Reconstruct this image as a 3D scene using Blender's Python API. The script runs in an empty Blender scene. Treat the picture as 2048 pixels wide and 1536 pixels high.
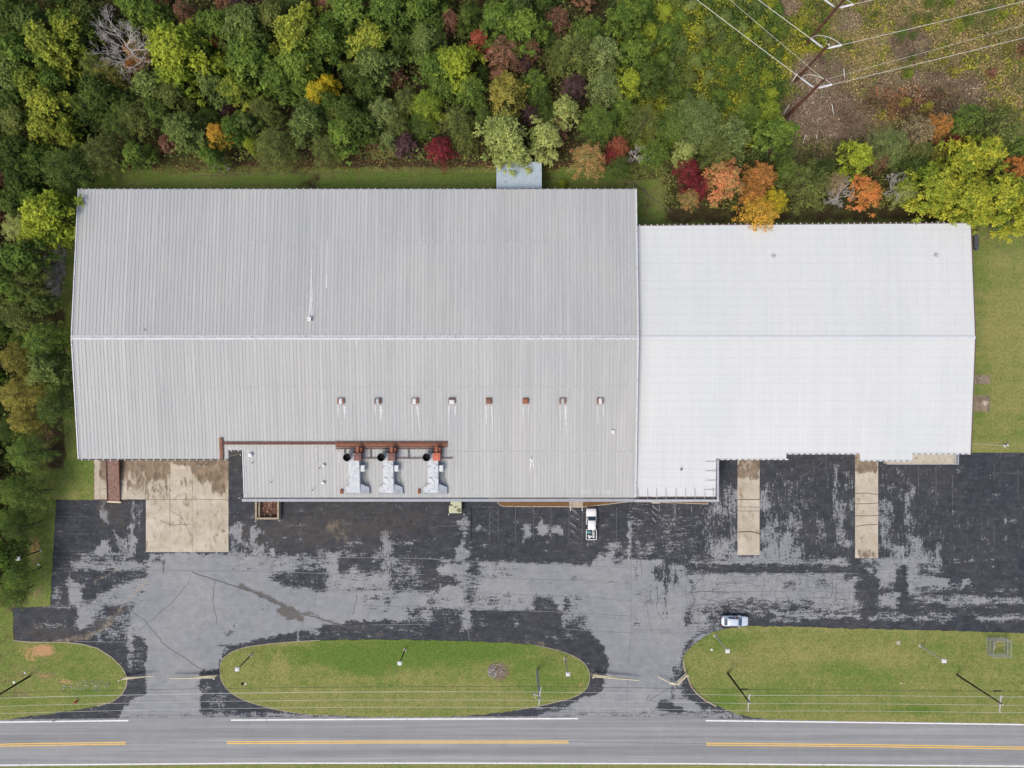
import bpy, math, random
import numpy as np
from mathutils import Vector, Matrix
from mathutils.geometry import delaunay_2d_cdt

C = bpy.context.scene.collection
H, K = 120.0, 1330.0            # camera height (m) and focal length in photo pixels
# ------------------------------------------------------------------ camera
cam = bpy.data.cameras.new('camera')
cam.sensor_width = 36.0
cam.lens = 36.0 * K / 2048.0
cam.clip_start = 1.0
cam.clip_end = 6000.0
co = bpy.data.objects.new('camera', cam)
C.objects.link(co)
co.location = (0, 0, H)
co.rotation_euler = (0, 0, 0)
bpy.context.scene.camera = co
# ------------------------------------------------------------------ sky, sun, exposure
SUN_EL, SUN_AZ = 56.0, 222.0    # azimuth clockwise from +Y (north)
w = bpy.data.worlds.new('World')
bpy.context.scene.world = w
w.use_nodes = True
nt = w.node_tree
bgn = nt.nodes['Background']
sky = nt.nodes.new('ShaderNodeTexSky')
sky.sky_type = 'NISHITA'
sky.sun_disc = False
sky.sun_elevation = math.radians(SUN_EL)
sky.sun_rotation = math.radians(SUN_AZ)
sky.air_density = 1.0
sky.dust_density = 5.0
sky.ozone_density = 1.0
nt.links.new(sky.outputs[0], bgn.inputs[0])
bgn.inputs[1].default_value = 0.15
sl = bpy.data.lights.new('sun', 'SUN')
sl.energy = 1.15
sl.angle = math.radians(24.0)
sl.color = (1.0, 0.965, 0.84)
so = bpy.data.objects.new('sun', sl)
C.objects.link(so)
az, el = math.radians(SUN_AZ), math.radians(SUN_EL)
sd = Vector((math.sin(az) * math.cos(el), math.cos(az) * math.cos(el), math.sin(el)))
so.rotation_euler = sd.to_track_quat('Z', 'Y').to_euler()
so.location = sd * 200
sc = bpy.context.scene
sc.view_settings.view_transform = 'Standard'
sc.view_settings.look = 'None'
sc.view_settings.gamma = 1.0
sc.view_settings.exposure = 0.07
sc.view_settings.use_curve_mapping = False

random.seed(11)
RNG = np.random.default_rng(7)


def P(px, py, z=0.0):
    """world x,y of a thing of height z that stands at this place of the plan"""
    k = (H - z) / K
    return ((px - 1024) * k, (768 - py) * k)


def V(px, py, z=0.0):
    x, y = P(px, py, z)
    return Vector((x, y, z))


# ------------------------------------------------------------------ mesh helpers
class MB:
    def __init__(self):
        self.v = []
        self.f = []
        self.m = []

    def add(self, vs, fs, mi=0):
        o = len(self.v)
        self.v += [tuple(p) for p in vs]
        self.f += [tuple(i + o for i in f) for f in fs]
        self.m += [mi] * len(fs)
        return self

    def box(self, x0, x1, y0, y1, z0, z1, mi=0):
        vs = [(x0, y0, z0), (x1, y0, z0), (x1, y1, z0), (x0, y1, z0), (x0, y0, z1), (x1, y0, z1), (x1, y1, z1), (x0, y1, z1)]
        return self.add(vs, [(3, 2, 1, 0), (4, 5, 6, 7), (0, 1, 5, 4), (1, 2, 6, 5), (2, 3, 7, 6), (3, 0, 4, 7)], mi)

    def frust(self, x0, x1, y0, y1, z0, X0, X1, Y0, Y1, z1, mi=0):
        vs = [(x0, y0, z0), (x1, y0, z0), (x1, y1, z0), (x0, y1, z0), (X0, Y0, z1), (X1, Y0, z1), (X1, Y1, z1), (X0, Y1, z1)]
        return self.add(vs, [(3, 2, 1, 0), (4, 5, 6, 7), (0, 1, 5, 4), (1, 2, 6, 5), (2, 3, 7, 6), (3, 0, 4, 7)], mi)

    def beam(self, a, b, wd, ht, mi=0):
        a, b = Vector(a), Vector(b)
        d = (b - a).normalized()
        up = Vector((0, 0, 1)) if abs(d.z) < 0.95 else Vector((0, 1, 0))
        s = d.cross(up).normalized() * wd / 2
        u = s.cross(d).normalized() * ht / 2
        vs = [a - s - u, a + s - u, a + s + u, a - s + u, b - s - u, b + s - u, b + s + u, b - s + u]
        return self.add(vs, [(0, 1, 2, 3), (7, 6, 5, 4), (1, 0, 4, 5), (2, 1, 5, 6), (3, 2, 6, 7), (0, 3, 7, 4)], mi)

    def tube(self, pts, rs, n=6, mi=0, cap=True):
        pts = [Vector(p) for p in pts]
        if not isinstance(rs, (list, tuple)):
            rs = [rs] * len(pts)
        o = len(self.v)
        ref = None
        for i, p in enumerate(pts):
            d = (pts[min(i + 1, len(pts) - 1)] - pts[max(i - 1, 0)]).normalized()
            if ref is None:
                ref = d.orthogonal().normalized()
            s = (ref - d * ref.dot(d))
            s = s.normalized() if s.length > 1e-5 else d.orthogonal().normalized()
            ref = s
            t = d.cross(s)
            for k in range(n):
                a = 2 * math.pi * k / n
                self.v.append(tuple(p + (s * math.cos(a) + t * math.sin(a)) * rs[i]))
        for i in range(len(pts) - 1):
            for k in range(n):
                a, b = o + i * n + k, o + i * n + (k + 1) % n
                self.f.append((a, b, b + n, a + n))
                self.m.append(mi)
        if cap:
            self.f.append(tuple(o + k for k in reversed(range(n))))
            self.f.append(tuple(o + (len(pts) - 1) * n + k for k in range(n)))
            self.m += [mi, mi]
        return self

    def lathe(self, cx, cy, prof, n=14, mi=0):
        o = len(self.v)
        for r, z in prof:
            for k in range(n):
                a = 2 * math.pi * k / n
                self.v.append((cx + r * math.cos(a), cy + r * math.sin(a), z))
        for i in range(len(prof) - 1):
            for k in range(n):
                a, b = o + i * n + k, o + i * n + (k + 1) % n
                self.f.append((a, b, b + n, a + n))
                self.m.append(mi)
        self.f.append(tuple(o + (len(prof) - 1) * n + k for k in range(n)))
        self.m.append(mi)
        return self

    def prism(self, pts, z0, z1, mi=0):
        n = len(pts)
        vs = [(p[0], p[1], z0) for p in pts] + [(p[0], p[1], z1) for p in pts]
        fs = [tuple(reversed(range(n))), tuple(range(n, 2 * n))]
        fs += [(i, (i + 1) % n, (i + 1) % n + n, i + n) for i in range(n)]
        return self.add(vs, fs, mi)

    def build(self, name, mats, parent=None, smooth=False, origin=None, bevel=0):
        me = bpy.data.meshes.new(name)
        v = self.v
        if origin is not None:
            v = [(a - origin[0], b - origin[1], c - origin[2]) for a, b, c in v]
        me.from_pydata(v, [], self.f)
        if not isinstance(mats, (list, tuple)):
            mats = [mats]
        for m in mats:
            me.materials.append(m)
        if len(mats) > 1:
            me.polygons.foreach_set('material_index', self.m)
        if smooth:
            me.polygons.foreach_set('use_smooth', [True] * len(me.polygons))
        me.update()
        ob = bpy.data.objects.new(name, me)
        C.objects.link(ob)
        if origin is not None:
            ob.location = origin
        if parent is not None:
            ob.parent = parent
        if bevel:
            b = ob.modifiers.new('bevel', 'BEVEL')
            b.width = bevel
            b.segments = 2
            b.limit_method = 'ANGLE'
        return ob


def tag(o, label=None, cat=None, group=None, kind=None):
    if label: o['label'] = label
    if cat: o['category'] = cat
    if group: o['group'] = group
    if kind: o['kind'] = kind
    return o


def empty(name, loc, label, cat, group=None, rz=0.0):
    o = bpy.data.objects.new(name, None)
    C.objects.link(o)
    o.location = loc
    o.rotation_euler = (0, 0, rz)
    o.empty_display_size = 0.5
    return tag(o, label, cat, group)


def dup(root, loc, rz=None, scale=None, label=None, group=None):
    r = root.copy()
    C.objects.link(r)
    r.location = loc
    if rz is not None: r.rotation_euler = (0, 0, rz)
    if scale is not None: r.scale = scale
    if label: r['label'] = label
    if group: r['group'] = group
    for ch in list(root.children):
        c = ch.copy()
        C.objects.link(c)
        c.parent = r
        for g in list(ch.children):
            d = g.copy()
            C.objects.link(d)
            d.parent = c
    return r


# ------------------------------------------------------------------ material helpers
class NT:
    def __init__(self, name):
        self.mat = bpy.data.materials.new(name)
        self.mat.use_nodes = True
        self.t = self.mat.node_tree
        self.b = self.t.nodes['Principled BSDF']
        self.out = self.t.nodes['Material Output']

    def n(self, typ, **kw):
        nd = self.t.nodes.new(typ)
        for k, v in kw.items():
            setattr(nd, k, v)
        return nd

    def link(self, a, b):
        self.t.links.new(a, b)

    def coord(self, sx=1, sy=1, sz=1, kind='pos'):
        if kind == 'pos':
            g = self.n('ShaderNodeNewGeometry').outputs['Position']
        else:
            g = self.n('ShaderNodeTexCoord').outputs['Object']
        m = self.n('ShaderNodeMapping')
        m.inputs['Scale'].default_value = (sx, sy, sz)
        self.link(g, m.inputs[0])
        return m.outputs[0]

    def noise(self, vec, scale, detail=3, rough=0.55, dist=0.0):
        t = self.n('ShaderNodeTexNoise')
        t.inputs['Scale'].default_value = scale
        t.inputs['Detail'].default_value = detail
        t.inputs['Roughness'].default_value = rough
        t.inputs['Distortion'].default_value = dist
        self.link(vec, t.inputs['Vector'])
        return t.outputs['Fac']

    def math(self, op, a, b=None, c=None, clamp=False):
        m = self.n('ShaderNodeMath', operation=op)
        m.use_clamp = clamp
        for i, x in enumerate((a, b, c)):
            if x is None: continue
            if isinstance(x, (int, float)):
                m.inputs[i].default_value = x
            else:
                self.link(x, m.inputs[i])
        return m.outputs[0]

    def ramp(self, fac, lo, hi, a=0.0, b=1.0):
        m = self.n('ShaderNodeMapRange')
        m.clamp = True
        m.interpolation_type = 'SMOOTHSTEP'
        m.inputs[1].default_value = lo
        m.inputs[2].default_value = hi
        m.inputs[3].default_value = a
        m.inputs[4].default_value = b
        self.link(fac, m.inputs[0])
        return m.outputs[0]

    def mix(self, fac, a, b, mode='MIX'):
        m = self.n('ShaderNodeMix', data_type='RGBA', blend_type=mode)
        for s, x in ((0, fac), (6, a), (7, b)):
            if isinstance(x, (int, float)):
                m.inputs[s].default_value = x
            elif isinstance(x, tuple):
                m.inputs[s].default_value = (x[0], x[1], x[2], 1)
            else:
                self.link(x, m.inputs[s])
        return m.outputs[2]

    def mul(self, col, fac):
        """col * scalar"""
        v = self.n('ShaderNodeVectorMath', operation='SCALE')
        if isinstance(col, tuple):
            v.inputs[0].default_value = col
        else:
            self.link(col, v.inputs[0])
        if isinstance(fac, (int, float)):
            v.inputs[3].default_value = fac
        else:
            self.link(fac, v.inputs[3])
        return v.outputs[0]

    def attr(self, name):
        a = self.n('ShaderNodeAttribute')
        a.attribute_name = name
        s = self.n('ShaderNodeSeparateColor')
        self.link(a.outputs['Color'], s.inputs[0])
        return s.outputs[0], s.outputs[1], s.outputs[2], a.outputs['Alpha']

    def bump(self, h, dist=0.05, strength=0.5):
        b = self.n('ShaderNodeBump')
        b.inputs['Strength'].default_value = strength
        b.inputs['Distance'].default_value = dist
        self.link(h, b.inputs['Height'])
        self.link(b.outputs[0], self.b.inputs['Normal'])

    def fin(self, col, rough=0.9, spec=0.2, metal=0.0):
        if isinstance(col, tuple):
            self.b.inputs['Base Color'].default_value = (*col, 1)
        else:
            self.link(col, self.b.inputs['Base Color'])
        if isinstance(rough, (int, float)):
            self.b.inputs['Roughness'].default_value = rough
        else:
            self.link(rough, self.b.inputs['Roughness'])
        self.b.inputs['Specular IOR Level'].default_value = spec
        self.b.inputs['Metallic'].default_value = metal
        return self.mat


def paint(name, col, var=0.12, rough=0.5, dirt=None, dirt_amt=0.3, scale=1.5, spec=0.4, metal=0.0):
    t = NT(name)
    v = t.coord(kind='obj')
    n1 = t.noise(v, scale, 4)
    c = t.mul(col, t.ramp(n1, 0.25, 0.75, 1 - var, 1 + var))
    if dirt:
        n2 = t.noise(v, scale * 2.3, 5, 0.65, 0.5)
        c = t.mix(t.ramp(n2, 0.62 - dirt_amt * 0.4, 0.72 - dirt_amt * 0.2), c, dirt)
    return t.fin(c, rough, spec, metal)


M = {}
M['galv'] = paint('galvanised_steel', (0.45, 0.47, 0.49), 0.15, 0.45, (0.3, 0.3, 0.29), 0.2)
M['rust'] = paint('rusty_steel', (0.235, 0.115, 0.082), 0.25, 0.85, (0.30, 0.18, 0.13), 0.5, 2.0, 0.15)
M['rust_dark'] = paint('dark_rust', (0.14, 0.070, 0.055), 0.3, 0.85, (0.22, 0.12, 0.09), 0.4, 2.0, 0.15)
M['rust_bright'] = paint('orange_rust', (0.36, 0.15, 0.085), 0.25, 0.8, (0.24, 0.10, 0.065), 0.45, 3.0, 0.15)
M['primer'] = paint('red_primer', (0.58, 0.16, 0.10), 0.1, 0.6, (0.4, 0.1, 0.06), 0.25, 2.0)
M['primer_dark'] = paint('faded_red_primer', (0.2, 0.1, 0.09), 0.15, 0.7, (0.25, 0.13, 0.1), 0.4, 2.0)
M['white_metal'] = paint('white_painted_metal', (0.70, 0.71, 0.73), 0.06, 0.5, (0.35, 0.33, 0.31), 0.22, 1.2)
M['white_clean'] = paint('clean_white_paint', (0.8, 0.8, 0.8), 0.03, 0.45)
M['duct'] = paint('weathered_silver_duct', (0.50, 0.535, 0.575), 0.14, 0.5, (0.33, 0.35, 0.37), 0.2, 1.2)
M['duct_peel'] = paint('peeling_silver_duct', (0.52, 0.55, 0.59), 0.14, 0.5, (0.12, 0.12, 0.13), 0.22, 0.9)
M['grey_metal'] = paint('grey_sheet_metal', (0.33, 0.35, 0.39), 0.1, 0.5)
M['fascia'] = paint('blue_grey_fascia', (0.30, 0.325, 0.37), 0.08, 0.5, (0.2, 0.21, 0.22), 0.2)
M['fascia_light'] = paint('pale_grey_fascia', (0.42, 0.44, 0.48), 0.08, 0.5, (0.25, 0.24, 0.26), 0.2)
M['black'] = paint('flat_black', (0.01, 0.01, 0.011), 0.1, 0.9)  # near-black tone of stack throats and meter pit
M['rubber'] = paint('tyre_rubber', (0.02, 0.02, 0.021), 0.1, 0.8)
M['wall'] = paint('corrugated_wall_sheet', (0.42, 0.40, 0.37), 0.08, 0.6, (0.3, 0.26, 0.22), 0.2, 0.6)
M['wall_white'] = paint('white_wall_sheet', (0.62, 0.60, 0.58), 0.06, 0.6, (0.4, 0.35, 0.32), 0.2, 0.6)
M['brown_trim'] = paint('brown_trim', (0.13, 0.085, 0.08), 0.12, 0.6)
M['gutter'] = paint('dark_gutter', (0.09, 0.095, 0.105), 0.2, 0.6)
M['blue_roof'] = paint('pale_blue_roof_sheet', (0.42, 0.52, 0.60), 0.06, 0.5, (0.3, 0.36, 0.40), 0.2, 0.8)
M['block'] = paint('buff_concrete_block', (0.42, 0.36, 0.26), 0.12, 0.9, (0.22, 0.18, 0.12), 0.3, 1.5)
M['kerb'] = paint('weathered_kerb', (0.42, 0.36, 0.28), 0.12, 0.9, (0.25, 0.16, 0.1), 0.25, 0.8)
M['machine'] = paint('pale_green_machine_paint', (0.50, 0.52, 0.36), 0.06, 0.5, (0.2, 0.2, 0.12), 0.15, 1.0)
M['machine_dark'] = paint('olive_machine_panel', (0.14, 0.15, 0.08), 0.1, 0.6)
M['gate'] = paint('cream_gate_pipe', (0.80, 0.70, 0.48), 0.05, 0.5, (0.6, 0.48, 0.32), 0.15)
M['pole_dark'] = paint('creosoted_pole', (0.018, 0.013, 0.010), 0.3, 0.9, (0.05, 0.035, 0.025), 0.2)
M['pole_brown'] = paint('brown_steel_pole', (0.13, 0.055, 0.04), 0.2, 0.7, (0.07, 0.03, 0.022), 0.3, 0.8)
M['pole_grey'] = paint('grey_lamp_pole', (0.42, 0.43, 0.42), 0.1, 0.6)
M['pole_black'] = paint('dark_lamp_pole', (0.03, 0.03, 0.03), 0.15, 0.6)
M['crossarm'] = paint('weathered_crossarm', (0.60, 0.60, 0.60), 0.1, 0.7, (0.4, 0.38, 0.35), 0.25)
M['wire'] = paint('aluminium_wire', (0.62, 0.62, 0.55), 0.05, 0.5)
M['wire_dark'] = paint('black_cable', (0.05, 0.06, 0.06), 0.05, 0.6)
M['insul'] = paint('white_insulator', (0.75, 0.76, 0.80), 0.05, 0.3)
M['car_white'] = paint('white_car_paint', (0.62, 0.69, 0.79), 0.01, 0.2, spec=0.6)
M['truck_white'] = paint('white_truck_paint', (0.84, 0.84, 0.86), 0.01, 0.25, spec=0.5)
M['plastic'] = paint('dark_trim_plastic', (0.03, 0.03, 0.035), 0.1, 0.5)
M['chrome'] = paint('chrome_grey', (0.5, 0.5, 0.52), 0.05, 0.25, metal=0.8)
M['bed'] = paint('truck_bed_liner', (0.05, 0.06, 0.075), 0.2, 0.6, (0.12, 0.13, 0.14), 0.2)
M['red'] = paint('red_paint', (0.55, 0.05, 0.03), 0.1, 0.5)
M['lamp_lens'] = paint('red_lens', (0.4, 0.02, 0.02), 0.02, 0.2)
M['head_lens'] = paint('clear_lens', (0.55, 0.58, 0.6), 0.02, 0.15)
M['teal'] = paint('teal_box', (0.09, 0.28, 0.30), 0.1, 0.5)
M['white_bucket'] = paint('white_plastic', (0.75, 0.76, 0.76), 0.04, 0.4)
M['mulch'] = None
M['bark'] = paint('grey_brown_bark', (0.14, 0.115, 0.09), 0.25, 0.9, (0.07, 0.055, 0.04), 0.3, 1.0, 0.1)
M['dead_wood'] = paint('bleached_dead_wood', (0.56, 0.53, 0.51), 0.15, 0.9, (0.3, 0.27, 0.25), 0.25, 1.0, 0.1)
M['stone'] = paint('pale_rock', (0.42, 0.41, 0.40), 0.35, 0.9, (0.2, 0.18, 0.17), 0.35, 1.3, 0.15)
M['concrete_plain'] = paint('plain_concrete', (0.48, 0.44, 0.36), 0.1, 0.9, (0.3, 0.26, 0.2), 0.25, 0.8)
M['skin'] = paint('skin', (0.5, 0.3, 0.22), 0.03, 0.6)
M['shirt'] = paint('lavender_grey_shirt', (0.42, 0.38, 0.48), 0.05, 0.8)
M['trousers'] = paint('dark_trousers', (0.025, 0.025, 0.035), 0.1, 0.9)
M['hair'] = paint('dark_hair', (0.05, 0.03, 0.02), 0.1, 0.8)
M['line_white'] = paint('white_road_paint', (0.78, 0.78, 0.78), 0.06, 0.8, (0.5, 0.5, 0.5), 0.15, 0.7)
M['line_yellow'] = paint('yellow_road_paint', (0.86, 0.53, 0.09), 0.06, 0.8, (0.6, 0.42, 0.18), 0.15, 0.7)
M['line_faded'] = paint('worn_parking_paint', (0.13, 0.135, 0.145), 0.3, 0.9, (0.07, 0.075, 0.085), 0.45, 0.8)
M['line_faded_bright'] = paint('half_worn_parking_paint', (0.36, 0.37, 0.39), 0.2, 0.9, (0.07, 0.075, 0.085), 0.35, 1.2)
M['crack'] = paint('open_crack', (0.10, 0.103, 0.11), 0.3, 0.95)
M['seam'] = paint('pavement_seam', (0.19, 0.195, 0.205), 0.3, 0.95)
M['joint'] = paint('concrete_joint', (0.13, 0.105, 0.075), 0.3, 0.95)


def glass(name, col=(0.02, 0.03, 0.045)):
    t = NT(name)
    return t.fin(col, 0.08, 0.6)


M['glass'] = glass('car_glass', (0.045, 0.075, 0.12))
M['glass_teal'] = glass('windscreen_glass', (0.06, 0.13, 0.19))


# ---- asphalt : attribute 'wear' R=wear G=streak direction B=tan dirt A=brown stain
def m_asphalt():
    t = NT('worn_asphalt')
    R, G, B, A = t.attr('wear')
    pos = t.coord()
    nh = t.noise(t.coord(0.35, 1.9, 1), 1.3, 6, 0.68, 0.25)
    nv = t.noise(t.coord(2.1, 0.33, 1), 1.3, 6, 0.68, 0.2)
    m = t.n('ShaderNodeMix', data_type='FLOAT')
    t.link(G, m.inputs[0]); t.link(nh, m.inputs[2]); t.link(nv, m.inputs[3])
    iso = t.noise(pos, 2.6, 5, 0.7, 0.3)
    fine = t.noise(pos, 7.0, 3, 0.6)
    s = t.math('MULTIPLY_ADD', m.outputs[0], 0.5, t.math('MULTIPLY_ADD', iso, 0.5, t.math('MULTIPLY', fine, 0.25)))
    s = t.math('MULTIPLY', t.math('SUBTRACT', s, 0.625), 3.6)
    coarse = t.noise(pos, 0.55, 5, 0.6, 0.5)
    s = t.math('ADD', s, t.math('MULTIPLY', t.math('SUBTRACT', coarse, 0.5), 1.1))
    tt = t.math('ADD', R, s)
    f = t.ramp(tt, 0.30, 0.70)
    dust = t.ramp(t.noise(t.coord(0.5, 1.2, 1), 0.9, 5, 0.7, 0.4), 0.42, 0.8)
    f = t.math('ADD', t.math('MULTIPLY', f, 0.93), t.math('MULTIPLY', dust, 0.13), clamp=True)
    big = t.noise(pos, 0.09, 4, 0.6)
    mid = t.noise(pos, 0.7, 4, 0.6)
    grain = t.noise(pos, 9.0, 2, 0.7)
    dark = t.mix(t.ramp(big, 0.3, 0.7), (0.040, 0.045, 0.056), (0.052, 0.055, 0.063))
    dark = t.mul(dark, t.ramp(mid, 0.25, 0.75, 0.82, 1.22))
    light = t.mix(t.ramp(big, 0.3, 0.7), (0.262, 0.277, 0.298), (0.31, 0.318, 0.325))
    light = t.mul(light, t.ramp(mid, 0.2, 0.8, 0.88, 1.10))
    c = t.mix(f, dark, light)
    # tyre-swirl scuffs
    c = t.mul(c, t.ramp(t.noise(t.coord(0.15, 3.0, 1), 0.9, 4, 0.7, 1.5), 0.25, 0.75, 0.94, 1.05))
    db = t.ramp(t.math('MULTIPLY_ADD', t.math('SUBTRACT', t.noise(pos, 0.9, 7, 0.78, 0.8), 0.5), 2.4, B), 0.3, 1.1)
    c = t.mix(t.math('MULTIPLY', db, 0.85), c, (0.36, 0.29, 0.20))
    sb = t.ramp(t.math('MULTIPLY_ADD', t.math('SUBTRACT', t.noise(pos, 0.8, 5, 0.65, 0.6), 0.5), 1.3, A), 0.1, 0.8)
    c = t.mix(t.math('MULTIPLY', sb, 0.75), c, (0.095, 0.080, 0.066))
    c = t.mul(c, t.ramp(grain, 0.2, 0.8, 0.82, 1.18))
    t.bump(fine, 0.02, 0.3)
    return t.fin(c, 0.9, 0.2)


# ---- ground : attribute 'cover' R=dryness G=leaf litter and north strip shade B=orange clay A=dead brush
def m_grass():
    t = NT('grass_and_litter')
    R, G, B, A = t.attr('cover')
    pos = t.coord()
    n0 = t.noise(pos, 0.12, 4, 0.6)
    n1 = t.noise(pos, 0.6, 5, 0.65)
    n2 = t.noise(pos, 2.6, 4, 0.7)
    n3 = t.noise(pos, 8.5, 3, 0.75)
    mow = t.noise(t.coord(0.05, 1.0, 1), 0.8, 3, 0.5)
    lush = t.mix(t.ramp(n2, 0.3, 0.7), (0.088, 0.158, 0.028), (0.155, 0.228, 0.048))
    dry = t.mix(t.ramp(n2, 0.3, 0.7), (0.205, 0.212, 0.062), (0.35, 0.32, 0.13))
    d = t.math('ADD', R, t.math('MULTIPLY', t.math('SUBTRACT', n1, 0.5), 1.1))
    d = t.math('ADD', d, t.math('MULTIPLY', t.math('SUBTRACT', n0, 0.5), 0.6))
    d = t.math('ADD', d, t.math('MULTIPLY', t.math('SUBTRACT', mow, 0.5), 0.5))
    c = t.mix(t.ramp(d, 0.0, 1.0), lush, dry)
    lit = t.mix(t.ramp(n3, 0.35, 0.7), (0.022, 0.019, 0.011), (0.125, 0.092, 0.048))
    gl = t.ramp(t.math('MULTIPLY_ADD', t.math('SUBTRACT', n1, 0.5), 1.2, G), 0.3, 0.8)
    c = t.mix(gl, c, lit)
    bru = t.mix(t.ramp(n3, 0.3, 0.7), (0.095, 0.068, 0.045), (0.30, 0.22, 0.15))
    ga = t.ramp(t.math('MULTIPLY_ADD', t.math('SUBTRACT', n1, 0.5), 1.6, A), 0.3, 0.8)
    c = t.mix(ga, c, bru)
    gb = t.ramp(t.math('MULTIPLY_ADD', t.math('SUBTRACT', n2, 0.5), 1.4, B), 0.35, 0.75)
    c = t.mix(gb, c, t.mix(n3, (0.42, 0.22, 0.11), (0.6, 0.38, 0.2)))
    c = t.mul(c, t.ramp(n3, 0.25, 0.75, 0.70, 1.28))
    t.bump(n3, 0.12, 0.7)
    return t.fin(c, 0.95, 0.1)


def m_road():
    t = NT('road_asphalt')
    pos = t.coord()
    lane = t.noise(t.coord(0.004, 0.42, 1), 1.6, 3, 0.6)
    st = t.noise(t.coord(0.05, 2.2, 1), 1.0, 5, 0.6)
    g = t.noise(pos, 10, 2, 0.7)
    bl = t.noise(pos, 0.35, 4, 0.6)
    c = t.mix(t.ramp(lane, 0.3, 0.7), (0.232, 0.238, 0.248), (0.325, 0.33, 0.337))
    c = t.mul(c, t.ramp(st, 0.25, 0.75, 0.88, 1.07))
    c = t.mul(c, t.ramp(bl, 0.25, 0.75, 0.96, 1.04))
    c = t.mul(c, t.ramp(g, 0.2, 0.8, 0.88, 1.12))
    # darker tar along the shoulders
    R, G, B, A = t.attr('wear')
    e = t.ramp(t.math('MULTIPLY_ADD', t.math('SUBTRACT', t.noise(t.coord(0.6, 2, 1), 1.6, 5, 0.7), 0.5), 1.3, R), 0.35, 0.8)
    c = t.mix(t.math('MULTIPLY', e, 0.75), c, (0.10, 0.10, 0.115))
    return t.fin(c, 0.9, 0.2)


def m_concrete():
    t = NT('stained_concrete')
    R, G, B, A = t.attr('wear')
    pos = t.coord()
    n0 = t.noise(pos, 0.22, 4, 0.6)
    n1 = t.noise(t.coord(1, 0.45, 1), 1.1, 6, 0.68, 0.5)
    n2 = t.noise(pos, 5.5, 4, 0.7)
    c = t.mix(t.ramp(n0, 0.3, 0.7), (0.48, 0.42, 0.33), (0.58, 0.525, 0.44))
    c = t.mix(t.ramp(n1, 0.45, 0.8), c, (0.40, 0.32, 0.20))
    sb = t.ramp(t.math('MULTIPLY_ADD', t.math('SUBTRACT', n1, 0.5), 1.7, R), 0.35, 0.75)
    c = t.mix(t.math('MULTIPLY', sb, t.ramp(n2, 0.2, 0.8, 0.55, 0.95)), c, t.mix(t.ramp(n1, 0.35, 0.65), (0.25, 0.165, 0.095), (0.085, 0.058, 0.038)))
    sp = t.ramp(t.math('MULTIPLY_ADD', t.math('SUBTRACT', n2, 0.5), 1.8, G), 0.55, 0.8)
    c = t.mix(t.math('MULTIPLY', sp, 0.7), c, (0.13, 0.12, 0.11))
    c = t.mul(c, t.ramp(n2, 0.2, 0.8, 0.84, 1.12))
    c = t.mul(c, t.ramp(t.noise(pos, 0.5, 6, 0.7, 0.5), 0.3, 0.7, 0.86, 1.08))
    t.bump(n2, 0.02, 0.3)
    return t.fin(c, 0.9, 0.2)


def m_roof(name, base, alt, pitch, panelvar, dirt, lapn=None):
    """sheet roof: each panel its own tone, stained along the fall"""
    t = NT(name)
    pos = t.coord()
    sx = t.n('ShaderNodeSeparateXYZ')
    t.link(pos, sx.inputs[0])
    cell = t.math('FLOOR', t.math('DIVIDE', sx.outputs[0], pitch))
    wn = t.n('ShaderNodeTexWhiteNoise', noise_dimensions='1D')
    t.link(cell, wn.inputs['W'])
    blk = t.math('FLOOR', t.math('DIVIDE', sx.outputs[0], pitch * 5))
    wb = t.n('ShaderNodeTexWhiteNoise', noise_dimensions='1D')
    t.link(t.math('ADD', blk, 55.5), wb.inputs['W'])
    st = t.noise(t.coord(1.6, 0.06, 0.05), 1.4, 5, 0.65)
    big = t.noise(t.coord(1, 0.6, 0.1), 0.07, 4, 0.6)
    sp = t.noise(pos, 4.0, 4, 0.7)
    c = t.mix(t.ramp(big, 0.3, 0.7), base, alt)
    c = t.mul(c, t.math('MULTIPLY_ADD', wn.outputs['Value'], panelvar, 1 - panelvar / 2))
    c = t.mul(c, t.math('MULTIPLY_ADD', wb.outputs['Value'], panelvar * 0.5, 1 - panelvar / 4))
    c = t.mul(c, t.ramp(st, 0.25, 0.75, 1 - dirt, 1 + dirt))
    c = t.mul(c, t.ramp(sp, 0.2, 0.8, 0.965, 1.03))
    if lapn:
        fr = t.math('FRACT', t.math('DIVIDE', sx.outputs[1], lapn))
        ln = t.math('LESS_THAN', fr, 0.10)
        c = t.mul(c, t.math('SUBTRACT', 1.0, t.math('MULTIPLY', ln, 0.075)))
    R, G, B, A = t.attr('wear')
    dd = t.ramp(t.math('MULTIPLY_ADD', t.math('SUBTRACT', t.noise(pos, 2.8, 4, 0.75), 0.5), 1.8, R), 0.4, 1.0)
    c = t.mix(t.math('MULTIPLY', dd, 0.6), c, (0.20, 0.195, 0.19))
    ww = t.ramp(t.math('MULTIPLY_ADD', t.math('SUBTRACT', st, 0.5), 1.5, G), 0.3, 0.9)
    c = t.mix(t.math('MULTIPLY', ww, 0.5), c, (0.72, 0.73, 0.74))
    return t.fin(c, 0.6, 0.3)


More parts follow.
